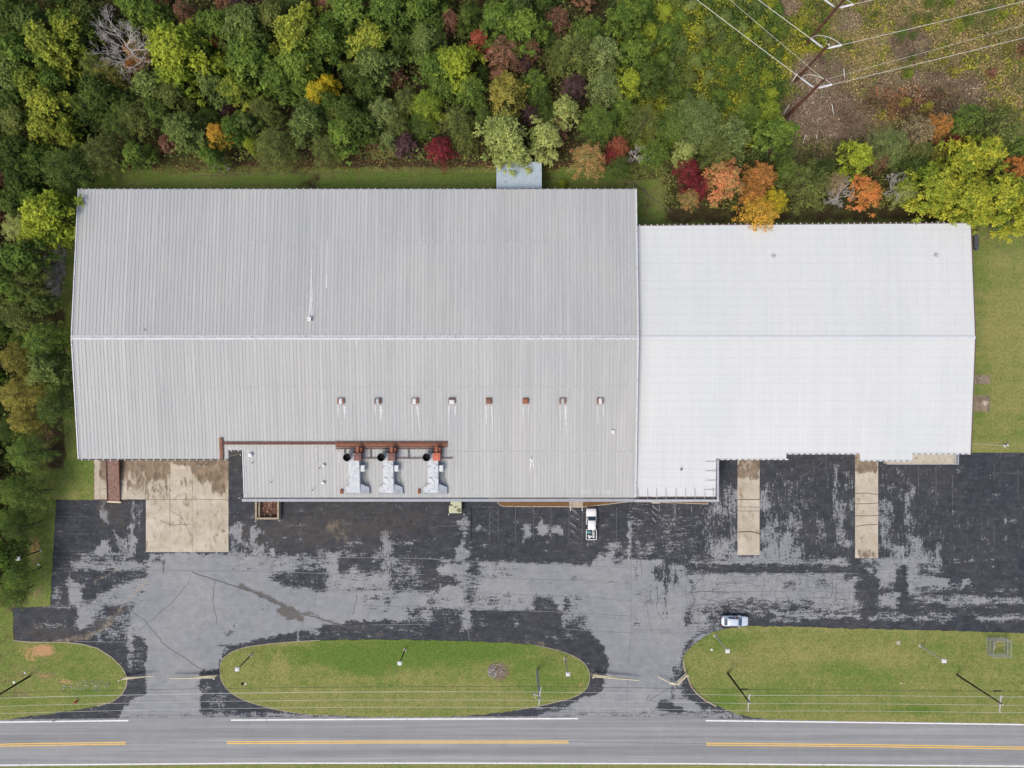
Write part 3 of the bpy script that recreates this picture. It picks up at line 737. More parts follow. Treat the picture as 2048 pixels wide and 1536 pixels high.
COVER = [  # R dryness, G litter and north strip shade, B clay, A dead brush
    # forest floor and darkened north strip
    R(-900, -900, 1240, 338, 1.0, 14, 1), R(-900, -900, 132, 940, 0.9, 10, 1), R(-900, 900, 60, 1230, 0.8, 14, 1), R(-900, 1214, 45, 1410, 0.4, 18, 1),
    R(150, 338, 1300, 380, 0.33, 5, 1), R(150, 338, 1240, 380, 0.3, 8, 0), R(320, 330, 620, 348, 0.55, 8, 1), R(600, 345, 640, 378, 0.6, 8, 1), R(990, 335, 1100, 380, 0.5, 8, 1),  # north strip: building and forest shade painted as litter over mossy grass
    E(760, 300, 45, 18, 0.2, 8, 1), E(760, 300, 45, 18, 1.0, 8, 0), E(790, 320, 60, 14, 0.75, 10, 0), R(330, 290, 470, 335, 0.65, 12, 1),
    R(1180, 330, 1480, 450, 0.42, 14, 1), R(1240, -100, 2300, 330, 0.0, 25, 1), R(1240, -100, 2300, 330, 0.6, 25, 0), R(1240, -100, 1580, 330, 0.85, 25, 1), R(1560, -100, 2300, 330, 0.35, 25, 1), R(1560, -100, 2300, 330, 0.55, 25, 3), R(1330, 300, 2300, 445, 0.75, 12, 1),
    # right-of-way dead patches
    R(1600, 60, 1720, 330, 0.55, 25, 3), E(1650, 240, 90, 60, 0.9, 20, 3), E(1850, 190, 120, 40, 0.7, 20, 3), E(1820, 90, 40, 35, 0.7, 15, 3), E(1700, 20, 20, 15, 0.5, 10, 3), E(1640, 160, 60, 40, 0.7, 15, 3), E(1920, 160, 60, 25, 0.7, 12, 3), E(1600, 300, 60, 25, 0.8, 12, 3), E(1570, 10, 30, 20, 0.7, 10, 3), E(2010, 130, 40, 25, 0.45, 12, 3), E(1130, 20, 25, 18, 0.6, 8, 3),
    # east lawn
    R(1935, 445, 2400, 520, 0.35, 15, 1), R(1950, 500, 2400, 900, 0.72, 20, 0), R(1935, 445, 1975, 905, 0.45, 20, 0), R(1935, 445, 1965, 905, 0.22, 14, 1), R(1960, 640, 2400, 700, 0.8, 20, 0), R(1940, 830, 2400, 890, 0.5, 15, 0), R(1940, 890, 2400, 906, 0.8, 8, 0), R(1942, 455, 1958, 500, 0.9, 4, 1),
    # west lawn
    R(132, 380, 158, 900, 0.28, 5, 1), R(100, 840, 190, 1000, 0.45, 12, 0), R(100, 480, 140, 610, 0.2, 8, 1), R(45, 850, 112, 950, 0.45, 16, 3), R(60, 1050, 85, 1130, 0.5, 12, 3), E(70, 1090, 12, 25, 0.6, 8, 2), R(110, 900, 190, 1000, 0.28, 10, 0), E(152, 985, 40, 10, 0.6, 8, 0), R(75, 1000, 112, 1212, 0.35, 8, 0), R(60, 1160, 105, 1212, 0.45, 12, 3),
    R(-200, 1284, 260, 1440, 0.5, 6, 0), E(85, 1300, 26, 13, 0.95, 6, 2), E(52, 1300, 22, 10, 0.5, 8, 2), E(60, 1315, 15, 10, 0.6, 6, 2), LN([(85, 1354), (140, 1362)], 9, 0.75, 4, 2), R(20, 1315, 130, 1380, 0.35, 20, 3), E(30, 1385, 40, 30, 0.35, 15, 3), E(70, 1350, 10, 6, 0.5, 5, 2), R(130, 1300, 250, 1400, 0.42, 15, 0), E(210, 1365, 14, 8, 0.5, 5, 3),
    # middle island
    PO(ISL_MID, 0.5, 4, 0), E(760, 1305, 150, 26, 0.02, 20, 0), E(940, 1300, 100, 22, -0.15, 18, 0), E(730, 1320, 60, 25, -0.1, 15, 0), R(440, 1380, 1180, 1440, 0.62, 14, 0), E(470, 1330, 35, 40, 0.6, 12, 0), E(560, 1335, 18, 30, 0.8, 10, 0), E(1090, 1350, 80, 45, 0.32, 16, 0), E(1140, 1330, 30, 25, 0.55, 12, 0), R(680, 1355, 1000, 1366, 0.65, 6, 0), E(998, 1342, 22, 20, 0.75, 6, 3), E(1162, 1368, 6, 6, 0.6, 3, 2), E(778, 1332, 3, 3, 0.9, 2, 2),
    R(440, 1278, 620, 1290, 0.85, 6, 0),
    # east island
    PO(ISL_EAST, 0.55, 4, 0), E(1580, 1310, 130, 28, 0.78, 20, 0), E(1480, 1330, 60, 30, 0.68, 16, 0), E(1450, 1275, 50, 20, 0.3, 12, 0), E(1700, 1350, 120, 30, 0.35, 20, 0), E(1760, 1315, 60, 20, 0.85, 14, 0), R(1365, 1250, 2200, 1262, 0.85, 4, 0), R(1500, 1430, 2200, 1445, 0.7, 5, 0), E(1835, 1418, 40, 8, 0.0, 6, 0), E(1570, 1390, 60, 25, 0.3, 12, 0), E(1450, 1395, 30, 15, 0.1, 8, 0), E(2020, 1370, 40, 30, 0.55, 12, 0),
    R(-400, 1528, 2500, 2500, 0.6, 3, 0), R(-400, 1528, 2500, 1545, 0.3, 4, 3),
]


def set_attr(me, name, px, py, strokes, base, warp):
    chans = paint_map(px, py, strokes, base, warp)
    arr = np.stack(chans, 1).astype(np.float32)
    a = me.attributes.new(name, 'FLOAT_COLOR', 'POINT')
    a.data.foreach_set('color', arr.ravel())


def fast_mesh(name, verts, faces):
    me = bpy.data.meshes.new(name)
    n = len(verts)
    k = faces.shape[1]
    me.vertices.add(n)
    me.vertices.foreach_set('co', verts.astype(np.float32).ravel())
    me.loops.add(faces.size)
    me.loops.foreach_set('vertex_index', faces.astype(np.int32).ravel())
    me.polygons.add(len(faces))
    me.polygons.foreach_set('loop_start', np.arange(len(faces), dtype=np.int32) * k)
    me.update(calc_edges=True)
    return me


def grid_sheet(name, xs, ys, z, mat, attr, strokes, base, warp=3.0, parent=None, zf=None):
    X, Y = np.meshgrid(xs, ys)
    Z = np.full(X.shape, z) if zf is None else zf(X, Y)
    v = np.stack([X.ravel(), Y.ravel(), Z.ravel()], 1)
    nx, ny = len(xs), len(ys)
    i = np.arange(nx - 1)[None, :] + np.arange(ny - 1)[:, None] * nx
    i = i.ravel()
    f = np.stack([i, i + 1, i + 1 + nx, i + nx], 1)
    me = fast_mesh(name, v, f)
    px = v[:, 0] * K / H + 1024
    py = 768 - v[:, 1] * K / H
    set_attr(me, attr, px, py, strokes, base, warp)
    me.materials.append(mat)
    o = bpy.data.objects.new(name, me)
    C.objects.link(o)
    if parent: o.parent = parent
    return o


def smooth_poly(pts, it=2):
    for _ in range(it):
        q = []
        n = len(pts)
        for i in range(n):
            a, b = pts[i], pts[(i + 1) % n]
            q += [(a[0] * .75 + b[0] * .25, a[1] * .75 + b[1] * .25), (a[0] * .25 + b[0] * .75, a[1] * .25 + b[1] * .75)]
        pts = q
    return pts


def resample(pts, step):
    out = []
    n = len(pts)
    for i in range(n):
        a, b = pts[i], pts[(i + 1) % n]
        L = math.hypot(b[0] - a[0], b[1] - a[1])
        k = max(1, int(L / step))
        for j in range(k):
            t = j / k
            out.append((a[0] + (b[0] - a[0]) * t, a[1] + (b[1] - a[1]) * t))
    return out


def poly_sheet(name, pts_px, z, zbot, mat, attr, strokes, base, step=0.8, jag=0.0, warp=2.0, bstep=0.5):
    pts = [P(a, b) for a, b in pts_px]
    pts = resample(pts, bstep)
    rnd = random.Random(len(pts))
    pts = [(a + rnd.uniform(-jag, jag), b + rnd.uniform(-jag, jag)) for a, b in pts]
    A = np.array(pts)
    xs = np.arange(A[:, 0].min(), A[:, 0].max(), step)
    ys = np.arange(A[:, 1].min(), A[:, 1].max(), step)
    X, Y = np.meshgrid(xs, ys)
    X, Y = X.ravel(), Y.ravel()
    sdv = poly_sd(X, Y, pts)
    sel = sdv > step * 0.5
    inner = list(zip(X[sel], Y[sel]))
    n = len(pts)
    vin = [Vector(p) for p in pts] + [Vector(p) for p in inner]
    ein = [(i, (i + 1) % n) for i in range(n)]
    vo, eo, fo, ov, oe, of = delaunay_2d_cdt(vin, ein, [tuple(range(n))], 1, 1e-5)
    vs = [(p.x, p.y, z) for p in vo]
    fs = [tuple(f) for f in fo]
    nb = len(vs)
    # skirt
    bnd = [i for i in range(len(vs))]
    lut = {}
    for i, src in enumerate(ov):
        for s in src:
            lut[s] = i
    for i in range(n):
        vs.append((pts[i][0], pts[i][1], zbot))
    for i in range(n):
        j = (i + 1) % n
        if i in lut and j in lut:
            fs.append((lut[i], lut[j], nb + j, nb + i))
    me = bpy.data.meshes.new(name)
    me.from_pydata(vs, [], fs)
    me.update()
    v = np.array(vs)
    set_attr(me, attr, v[:, 0] * K / H + 1024, 768 - v[:, 1] * K / H, strokes, base, warp)
    me.materials.append(mat)
    o = bpy.data.objects.new(name, me)
    C.objects.link(o)
    # make normals face up
    import bmesh
    bm = bmesh.new(); bm.from_mesh(me)
    for f in bm.faces:
        if f.normal.z < -0.5: f.normal_flip()
    bm.to_mesh(me); bm.free()
    return o


# ------------------------------------------------------------------ ground, lot, lawns, road
def axis(lo, hi, step, far):
    a = np.arange(lo, hi + step, step)
    e = np.array([1.5, 4, 9, 20, 45, 100, 250, 600, far])
    return np.concatenate([(a[0] - e)[::-1], a, a[-1] + e])


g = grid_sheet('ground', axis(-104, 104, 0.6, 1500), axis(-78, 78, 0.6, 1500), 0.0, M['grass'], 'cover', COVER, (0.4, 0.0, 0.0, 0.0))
tag(g, kind='structure')
lot = grid_sheet('parking_lot', np.arange(*[P(14, 0)[0], 118.0, 0.3]), np.arange(P(0, 1444)[1], P(0, 905)[1] + 0.01, 0.3), 0.02, M['asphalt'], 'wear', WEAR, (0.04, 0.0, 0.0, 0.0), 5.0)
tag(lot, kind='structure')
for nm, pl, sm in (('lawn', ISL_MID, 1), ('lawn', ISL_EAST, 0), ('lawn', LAWN_W, 0)):
    p_ = smooth_poly(pl, 1) if sm else pl
    tag(poly_sheet(nm, p_, 0.075, 0.0, M['grass'], 'cover', COVER, (0.4, 0.0, 0.0, 0.0), 1.0, 0.11), kind='structure')

ROADN = [(-500, 1441), (0, 1438), (256, 1436), (462, 1434), (800, 1433), (1156, 1432), (1411, 1436), (1750, 1440), (2048, 1443), (2600, 1449)]
ROADS = [(-500, 1537), (0, 1533), (520, 1528), (900, 1528), (1380, 1529), (1760, 1533), (2048, 1535), (2600, 1541)]
RW = [LN([(a, b) for a, b in ROADN], 5, 0.75, 4), LN([(a, b - 5) for a, b in ROADS], 6, 0.45, 4), LN([(690, 1463), (740, 1468)], 9, 0.55, 6), LN([(1900, 1520), (2048, 1521)], 5, 0.5, 4),
      R(240, 1425, 470, 1441, 0.2, 3), R(1150, 1425, 1420, 1441, 0.2, 3)]
tag(poly_sheet('road', ROADN + ROADS[::-1], 0.045, 0.0, M['road'], 'wear', RW, (0.0, 0, 0, 0), 0.9, 0.03), kind='structure')


def ribbon(mb, pts, wd, z, close=False, mi=0):
    """flat strip of width wd (m) along world points"""
    n = len(pts)
    L, Rr = [], []
    for i in range(n):
        a = pts[max(i - 1, 0)]; b = pts[min(i + 1, n - 1)]
        dx, dy = b[0] - a[0], b[1] - a[1]
        l = math.hypot(dx, dy) + 1e-9
        nx, ny = -dy / l * wd / 2, dx / l * wd / 2
        L.append((pts[i][0] + nx, pts[i][1] + ny, z)); Rr.append((pts[i][0] - nx, pts[i][1] - ny, z))
    vs = L + Rr
    fs = [(i + n, i + 1 + n, i + 1, i) for i in range(n - 1)]
    mb.add(vs, fs, mi)


def line_px(mb, pts, wd, z):
    ribbon(mb, resample_open([P(a, b) for a, b in pts], 3.0), wd, z)


def resample_open(pts, step):
    out = []
    for i in range(len(pts) - 1):
        a, b = pts[i], pts[i + 1]
        L = math.hypot(b[0] - a[0], b[1] - a[1])
        k = max(1, int(L / step))
        for j in range(k):
            t = j / k
            out.append((a[0] + (b[0] - a[0]) * t, a[1] + (b[1] - a[1]) * t))
    out.append(pts[-1])
    return out


mb = MB()
for pl in ([(-300, 1446), (0, 1444), (257, 1441)], [(462, 1440), (800, 1438), (1156, 1437)], [(1411, 1441), (1750, 1445), (2048, 1449), (2400, 1453)]):
    line_px(mb, pl, 0.24, 0.052)
line_px(mb, [(-300, 1534), (0, 1530), (520, 1526), (900, 1526), (1380, 1527), (1760, 1530), (2048, 1532), (2400, 1536)], 0.24, 0.052)
tag(mb.build('edge_lines', M['line_white']), kind='structure')
mb = MB()
for o_ in (-1.9, 1.9):
    line_px(mb, [(-300, 1492 + o_), (0, 1490 + o_), (252, 1486 + o_)], 0.16, 0.052)
    line_px(mb, [(454, 1485 + o_), (800, 1483.5 + o_), (1137, 1483.5 + o_)], 0.16, 0.052)
    line_px(mb, [(1412, 1488 + o_), (1750, 1491 + o_), (2048, 1496 + o_), (2400, 1502 + o_)], 0.16, 0.052)
tag(mb.build('centre_lines', M['line_yellow']), kind='structure')

# concrete
cs = 0.35


def conc(px0, py0, px1, py1, z, extra=CONC):
    x0, y1 = P(px0, py0); x1, y0 = P(px1, py1)
    nx = max(3, int((x1 - x0) / cs)); ny = max(3, int((y1 - y0) / cs))
    o = grid_sheet('concrete_pad', np.linspace(x0, x1, nx), np.linspace(y0, y1, ny), z, M['concrete'], 'wear', extra, (0.0, 0.0, 0, 0), 2.5)
    return tag(o, kind='structure')


conc(188, 905, 457, 999, 0.034)
conc(292, 999, 457, 1104, 0.034)
conc(1475, 905, 1519, 1110, 0.034)
conc(1710, 905, 1756, 1116, 0.034)
conc(1138, 990, 1166, 1015, 0.09)
for q in ((1948, 750, 1980, 768), (1946, 791, 1980, 823)):
    conc(*q, 0.03, [R(0, 0, 3000, 3000, 1.0, 2), E(1960, 755, 5, 4, 0.3, 3), E(1970, 805, 5, 6, 0.4, 4), R(0, 0, 3000, 3000, .4, 2, 1)])

# cracks, seams, joints
rc = random.Random(5)


def jag_line(pts_px, step, amp):
    pts = resample_open([P(a, b) for a, b in pts_px], step)
    return [(a + rc.uniform(-amp, amp), b + rc.uniform(-amp, amp)) for a, b in pts]


seams = MB()
for pl in ([(457, 1111), (520, 1113), (700, 1115), (850, 1117), (930, 1122), (1180, 1132), (1260, 1136)],
           [(200, 1141), (300, 1141), (457, 1142), (520, 1142), (650, 1147), (850, 1149)], [(900, 1152), (1050, 1158), (1150, 1160), (1262, 1167)],
           [(600, 1180), (860, 1181)], [(940, 1185), (1060, 1190), (1170, 1194), (1262, 1201)],
           [(725, 1212), (860, 1213)], [(940, 1217), (1120, 1224), (1200, 1228), (1262, 1232)], [(740, 1250), (860, 1248)], [(1130, 1258), (1262, 1266)],
           [(1262, 1040), (1262, 1270), (1256, 1340), (1252, 1440)], [(1365, 1168), (1366, 1262)], [(1262, 1259), (1366, 1259)], [(1262, 1264), (1440, 1264)],
           [(928, 1120), (927, 1170), (930, 1215), (940, 1290)], [(100, 1210), (262, 1210)], [(140, 1142), (139, 1215)], [(1370, 1183), (1590, 1183)], [(1290, 1170), (1292, 1205), (1302, 1262)],
           [(150, 1283), (265, 1284)], [(635, 1180), (627, 1220)], [(1370, 1146), (1720, 1147)], [(1302, 1205), (1325, 1205)],
           [(260, 1430), (470, 1431)], [(1095, 1424), (1480, 1428)], [(250, 1486), (454, 1485)], [(1137, 1483), (1412, 1487)]):
    ribbon(seams, jag_line(pl, 0.8, 0.02), 0.10, 0.054 if pl[0][1] > 1450 else 0.028)
tag(seams.build('pavement_seams', M['seam']), kind='structure')

cracks = MB()
DR = [(385, 1144), (400, 1150), (440, 1163), (500, 1182), (560, 1210), (600, 1226), (650, 1240), (700, 1256)]
ribbon(cracks, jag_line(DR, 0.5, 0.08), 0.16, 0.029)
for pl in ([(280, 1258), (310, 1235), (345, 1205), (378, 1165)], [(250, 1215), (290, 1240), (330, 1290), (360, 1310), (405, 1340)], [(430, 1160), (425, 1200), (435, 1250)], [(705, 1230), (715, 1190)],
           [(1380, 1160), (1386, 1172), (1382, 1185), (1390, 1200), (1372, 1240)], [(1386, 1172), (1410, 1150)], [(1382, 1185), (1420, 1182), (1460, 1186)], [(1400, 1195), (1440, 1205), (1480, 1200)],
           [(1372, 1230), (1400, 1215), (1430, 1222), (1450, 1215)], [(1290, 1205), (1325, 1196)], [(1325, 1196), (1335, 1200)], [(1313, 1170), (1316, 1200), (1312, 1215)], [(1273, 1130), (1272, 1160)],
           [(1282, 1120), (1283, 1148)], [(1315, 1225), (1328, 1240)], [(1440, 1170), (1480, 1165), (1520, 1170)], [(1340, 1375), (1300, 1400)], [(1330, 1405), (1290, 1402), (1300, 1388)]):
    ribbon(cracks, jag_line(pl, 0.7, 0.13), rc.uniform(0.07, 0.12), 0.029)
# alligator cracking of the eastern slab: irregular cells
for (ax, ay, bx, by, st_) in ((1375, 1150, 1700, 1212, 15), (1640, 1150, 1745, 1212, 11), (1460, 1112, 1600, 1132, 14), (1750, 1118, 1812, 1165, 13), (1375, 1216, 1440, 1255, 12)):
    nx, ny = int((bx - ax) / st_), int((by - ay) / (st_ * 0.8))
    gp = {(i, j): (ax + i * st_ + rc.uniform(-.38, .38) * st_, ay + j * st_ * 0.8 + rc.uniform(-.38, .38) * st_) for i in range(nx + 1) for j in range(ny + 1)}
    for (i, j), p0 in gp.items():
        for dj in ((1, 0), (0, 1)):
            q = gp.get((i + dj[0], j + dj[1]))
            if q and rc.random() < 0.62:
                ribbon(cracks, jag_line([p0, q], 0.4, 0.05), rc.uniform(0.035, 0.075), 0.029)
tag(cracks.build('pavement_cracks', M['crack']), kind='structure')

joints = MB()
for pl, w_ in (([(292, 999), (457, 999)], .07), ([(340, 925), (340, 1055)], .09), ([(292, 935), (292, 999)], .07), ([(385, 920), (385, 1104)], .03), ([(420, 999), (420, 1104)], .03), ([(200, 905), (200, 999)], .05),
              ([(340, 1021), (365, 1035), (372, 1050), (385, 1075)], .07), ([(320, 1040), (342, 1050), (382, 1048)], .08), ([(1710, 987), (1732, 986), (1756, 989)], .12), ([(1710, 1008), (1735, 1007), (1756, 1006)], .12),
              ([(1710, 1031), (1735, 1032), (1756, 1031)], .12), ([(1710, 1053), (1735, 1049), (1756, 1049)], .12), ([(1475, 999), (1519, 999)], .16), ([(1475, 1014), (1519, 1014)], .08), ([(1475, 1022), (1519, 1022)], .08), ([(1476, 1064), (1500, 1063), (1519, 1067)], .2),
              ([(188, 999), (292, 999)], .05), ([(200, 980), (225, 972)], .06)):
    ribbon(joints, jag_line(pl, 0.5, 0.03), w_, 0.040)
tag(joints.build('concrete_joints', M['joint']), kind='structure')

pk = MB()
for x in (943, 979, 997, 1031, 1067, 1102, 1138, 1165, 1200, 1233):
    line_px(pk, [(x, 1014), (x, 1082 if x not in (1138, 1165) else 1086)], 0.10, 0.027)
for x0, x1, y0, y1 in ((979, 997, 1015, 1068), (1138, 1165, 1018, 1080)):
    y = y0
    while y < y1:
        line_px(pk, [(x0, y), (x1, y + (x1 - x0) * 0.72)], 0.10, 0.027)
        y += 14.5
line_px(pk, [(943, 1014), (997, 1014)], 0.09, 0.027)
line_px(pk, [(872, 1052), (943, 1052)], 0.09, 0.027)
line_px(pk, [(943, 1012), (943, 1086)], 0.09, 0.027)
line_px(pk, [(1138, 1086), (1165, 1086)], 0.09, 0.027)
for y in (1033, 1068, 1102, 1137, 1175):
    line_px(pk, [(112 - (y - 1000) * 0.05, y), (180, y)], 0.08, 0.027)
for x, a, b in ((1350, 1012, 1040), (1383, 1012, 1032), (1837, 930, 992), (1872, 930, 1012), (1905, 950, 1012), (1988, 1050, 1100), (1989, 930, 960), (2036, 940, 1000)):
    line_px(pk, [(x, a), (x, b)], 0.10, 0.027)
line_px(pk, [(1985, 946), (2100, 946)], 0.08, 0.027)
for a, b, c, d in ((1645, 925, 1600, 955), (1660, 925, 1690, 950), (1652, 910, 1652, 935)):
    line_px(pk, [(a, b), (c, d)], 0.08, 0.027)
tag(pk.build('parking_lines', M['line_faded']), kind='structure')
pk = MB()
for a, b, c, d in ((1350, 1012, 1350, 1036), (1304, 1010, 1318, 1023), (1304, 1022, 1308, 1027), (1310, 1028, 1316, 1034), (1304, 1036, 1312, 1044), (1319, 1010, 1319, 1024), (1383, 1012, 1383, 1024), (1140.5, 1016, 1154, 1026), (1141, 1030, 1158, 1040), (1140, 1045, 1152, 1054), (1141, 1060, 1150, 1066)):
    line_px(pk, [(a, b), (c, d)], 0.11, 0.0275 + 0.003)
tag(pk.build('hatched_bay_lines', M['line_faded_bright']), kind='structure')

mb = MB()
for pl, w_ in (([(380, 352), (470, 350), (620, 346), (760, 344), (900, 341), (985, 338)], .13), ([(1240, 350), (1275, 372), (1310, 400), (1345, 425)], .25), ([(132, 700), (133, 790), (136, 850), (140, 905)], .12)):
    ribbon(mb, jag_line(pl, 0.9, 0.09), w_, 0.03)
tag(mb.build('drain_channel', M['bark']), kind='structure')

# ================================================================== BUILDINGS
GZR, GYR = 8.8, 7.78        # grey ridge height and y
GS = (GZR - 7.0) / (GYR + 12.7)
GB = (GZR - 7.0) / (33.1 - GYR)


def zg(y): return GZR - (GS * (GYR - y) if y < GYR else GB * (y - GYR))


WZR, WYR = 7.5, 7.87
WS = 0.056


def zw(y): return WZR - WS * abs(y - WYR)


def roof_part(name, pieces, zf, mat, parent, thick=0.12, strokes=(), step=1.0, origin=(0, 0, 0)):
    """pieces = list of quads (x0,x1,y_near_ridge,y_eave0,y_eave1) turned into one thick sheet"""
    V_, F_ = [], []
    for (x0, x1, yr, e0, e1) in pieces:
        nx = max(2, int(abs(x1 - x0) / step) + 1); ny = max(2, int(abs(e0 - yr) / step) + 1)
        o = len(V_)
        for j in range(ny):
            for i in range(nx):
                x = x0 + (x1 - x0) * i / (nx - 1)
                e = e0 + (e1 - e0) * i / (nx - 1)
                y = yr + (e - yr) * j / (ny - 1)
                V_.append((x, y, zf(y)))
        up = e0 < yr
        for j in range(ny - 1):
            for i in range(nx - 1):
                a = o + j * nx + i
                q = (a, a + nx, a + nx + 1, a + 1)
                F_.append(q if up else q[::-1])
        # underside and rim
        b = len(V_)
        for (x, y) in ((x0, yr), (x1, yr), (x1, e1), (x0, e0)):
            V_.append((x, y, zf(y) - thick)); V_.append((x, y, zf(y) - 0.003))
        F_.append((b, b + 2, b + 4, b + 6))
        for k in range(4):
            c0, c1 = b + 2 * k, b + 2 * ((k + 1) % 4)
            F_.append((c0, c1, c1 + 1, c0 + 1))
    me = bpy.data.meshes.new(name)
    me.from_pydata(V_, [], F_)
    v = np.array(V_)
    k = (H - v[:, 2]) / K
    set_attr(me, 'wear', v[:, 0] / k + 1024, 768 - v[:, 1] / k, list(strokes), (0, 0, 0, 0), 3)
    me.materials.append(mat)
    o = bpy.data.objects.new(name, me)
    C.objects.link(o)
    o.parent = parent
    return o


# ---------------------------------------------------------------- grey warehouse
GX0, GX1 = -73.58, 21.05
gw = empty('warehouse', (0, 0, 0), 'long grey ribbed metal roofed warehouse with rusty vents and three ducts on its lower slope', 'warehouse')
GP = [(GX0, GX1, GYR, 33.1, 33.1), (GX0, -48.2, GYR, -12.7, -12.7), (-48.2, -45.6, GYR, -11.2, -11.2), (-45.6, GX1, GYR, -19.4, -19.4)]
RS = [R(150, 376, 1275, 384, 0.45, 5), R(158, 398, 178, 560, 0.25, 12), R(1230, 380, 1275, 670, 0.42, 25), R(900, 800, 1275, 1000, 0.25, 30), R(490, 985, 1275, 998, 0.5, 5), R(158, 905, 445, 920, 0.35, 6, 1), R(444, 890, 530, 915, 0.5, 12, 1), R(440, 860, 900, 885, 0.25, 12),
      R(560, 912, 690, 935, 0.3, 10, 1), R(1130, 980, 1240, 990, 0.6, 6, 1), E(1095, 690, 40, 20, 0.3, 15), R(400, 890, 900, 895, .1, 4, 1), R(690, 930, 740, 990, 0.45, 8), R(760, 930, 800, 990, 0.45, 8), R(850, 930, 890, 990, 0.45, 8), R(890, 880, 1272, 990, 0.22, 20)]
roof_part('roof', GP, zg, M['grey_roof'], gw, strokes=RS)
# ridge cap
mb = MB()
for s in (1, -1):
    e = GYR + s * 0.32
    mb.add([(GX0 - .04, GYR, GZR + .09), (GX1 + .04, GYR, GZR + .09), (GX1 + .04, e, zg(e) + .05), (GX0 - .04, e, zg(e) + .05)], [(0, 1, 2, 3) if s < 0 else (3, 2, 1, 0)])
    mb.beam((GX0, GYR + s * .38, zg(GYR + s * .38) + .04), (GX1, GYR + s * .38, zg(GYR + s * .38) + .04), .10, .05)
mb.build('ridge_cap', M['ridge'], gw)
mb = MB()
mb.beam((GX0, GYR - .02, GZR + .10), (GX1, GYR - .02, GZR + .10), .06, .03)
mb.build('ridge_joint', M['rib_dark'], gw)
# seam ribs : dark grimy side and bright crest, alternately
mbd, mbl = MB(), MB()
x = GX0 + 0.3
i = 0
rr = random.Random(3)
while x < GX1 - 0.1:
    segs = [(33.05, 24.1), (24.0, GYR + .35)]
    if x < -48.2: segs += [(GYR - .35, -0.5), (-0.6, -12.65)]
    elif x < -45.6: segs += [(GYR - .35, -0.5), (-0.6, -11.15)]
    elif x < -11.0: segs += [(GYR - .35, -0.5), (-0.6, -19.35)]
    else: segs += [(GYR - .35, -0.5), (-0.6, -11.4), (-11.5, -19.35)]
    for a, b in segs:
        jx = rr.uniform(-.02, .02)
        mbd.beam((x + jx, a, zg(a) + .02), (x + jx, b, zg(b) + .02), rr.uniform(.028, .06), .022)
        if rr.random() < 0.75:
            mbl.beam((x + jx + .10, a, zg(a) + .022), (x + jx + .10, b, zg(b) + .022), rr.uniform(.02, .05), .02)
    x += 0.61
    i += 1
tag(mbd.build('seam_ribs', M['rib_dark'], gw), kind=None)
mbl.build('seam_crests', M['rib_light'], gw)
mb = MB()
for y, a, b in ((24.05, GX0, GX1), (-0.55, GX0, GX1), (-11.45, -11.0, GX1)):
    mb.beam((a, y, zg(y) + .025), (b, y, zg(y) + .025), .09, .03)
mb.build('lap_seams', M['lap'], gw)
# rake trim
mb = MB()
for x in (GX0 - .05, GX1 + .05):
    for a, b in ((33.1, GYR), (GYR, -12.7 if x < 0 else -19.4)):
        MB().beam((x, a, zg(a) + .03), (x, b, zg(b) + .03), .16, .22).build('rake_trim', M['white_metal'], gw)
MB().beam((-45.7, -11.2, zg(-11.2) + .03), (-45.7, -19.4, zg(-19.4) + .03), .14, .2).build('rake_trim', M['white_metal'], gw)
# gutters
mb = MB(); mk = MB()
for a, b, y in ((GX0, -48.2, -12.78), (-48.1, -45.8, -11.28)):
    mb.box(a, b, y - .12, y + .06, zg(y) - .3, zg(y) - .06)
    mb.box(a, b, y - .16, y - .12, zg(y) - .3, zg(y) + .0)
    xx = a + .4
    while xx < b:
        mb.box(xx, xx + .12, y - .2, y + .06, zg(y) - .05, zg(y) + .03, 1)
        xx += 1.22
mb.build('gutter', [M['gutter'], M['white_metal']], gw)
mb = MB().box(GX0, GX1, 33.14, 33.24, 6.7, 6.92)
xx = GX0 + .3
while xx < GX1:
    mb.box(xx, xx + .1, 33.1, 33.27, 6.9, 7.0, 1)
    xx += 1.22
mb.build('gutter', [M['gutter'], M['white_metal']], gw)
# walls, inset below the eaves
mb = MB()


def wall_run(mb, pts, zt, zfun=None, t=.15):
    for i in range(len(pts) - 1):
        (x0, y0), (x1, y1) = pts[i], pts[i + 1]
        d = math.hypot(x1 - x0, y1 - y0); nx, ny = -(y1 - y0) / d * t / 2, (x1 - x0) / d * t / 2
        za = zfun(y0) - .16 if zfun else zt
        zb = zfun(y1) - .16 if zfun else zt
        mb.add([(x0 - nx, y0 - ny, 0), (x1 - nx, y1 - ny, 0), (x1 + nx, y1 + ny, 0), (x0 + nx, y0 + ny, 0), (x0 - nx, y0 - ny, za), (x1 - nx, y1 - ny, zb), (x1 + nx, y1 + ny, zb), (x0 + nx, y0 + ny, za)],
               [(0, 1, 5, 4), (2, 3, 7, 6), (4, 5, 6, 7), (1, 2, 6, 5), (3, 0, 4, 7)])


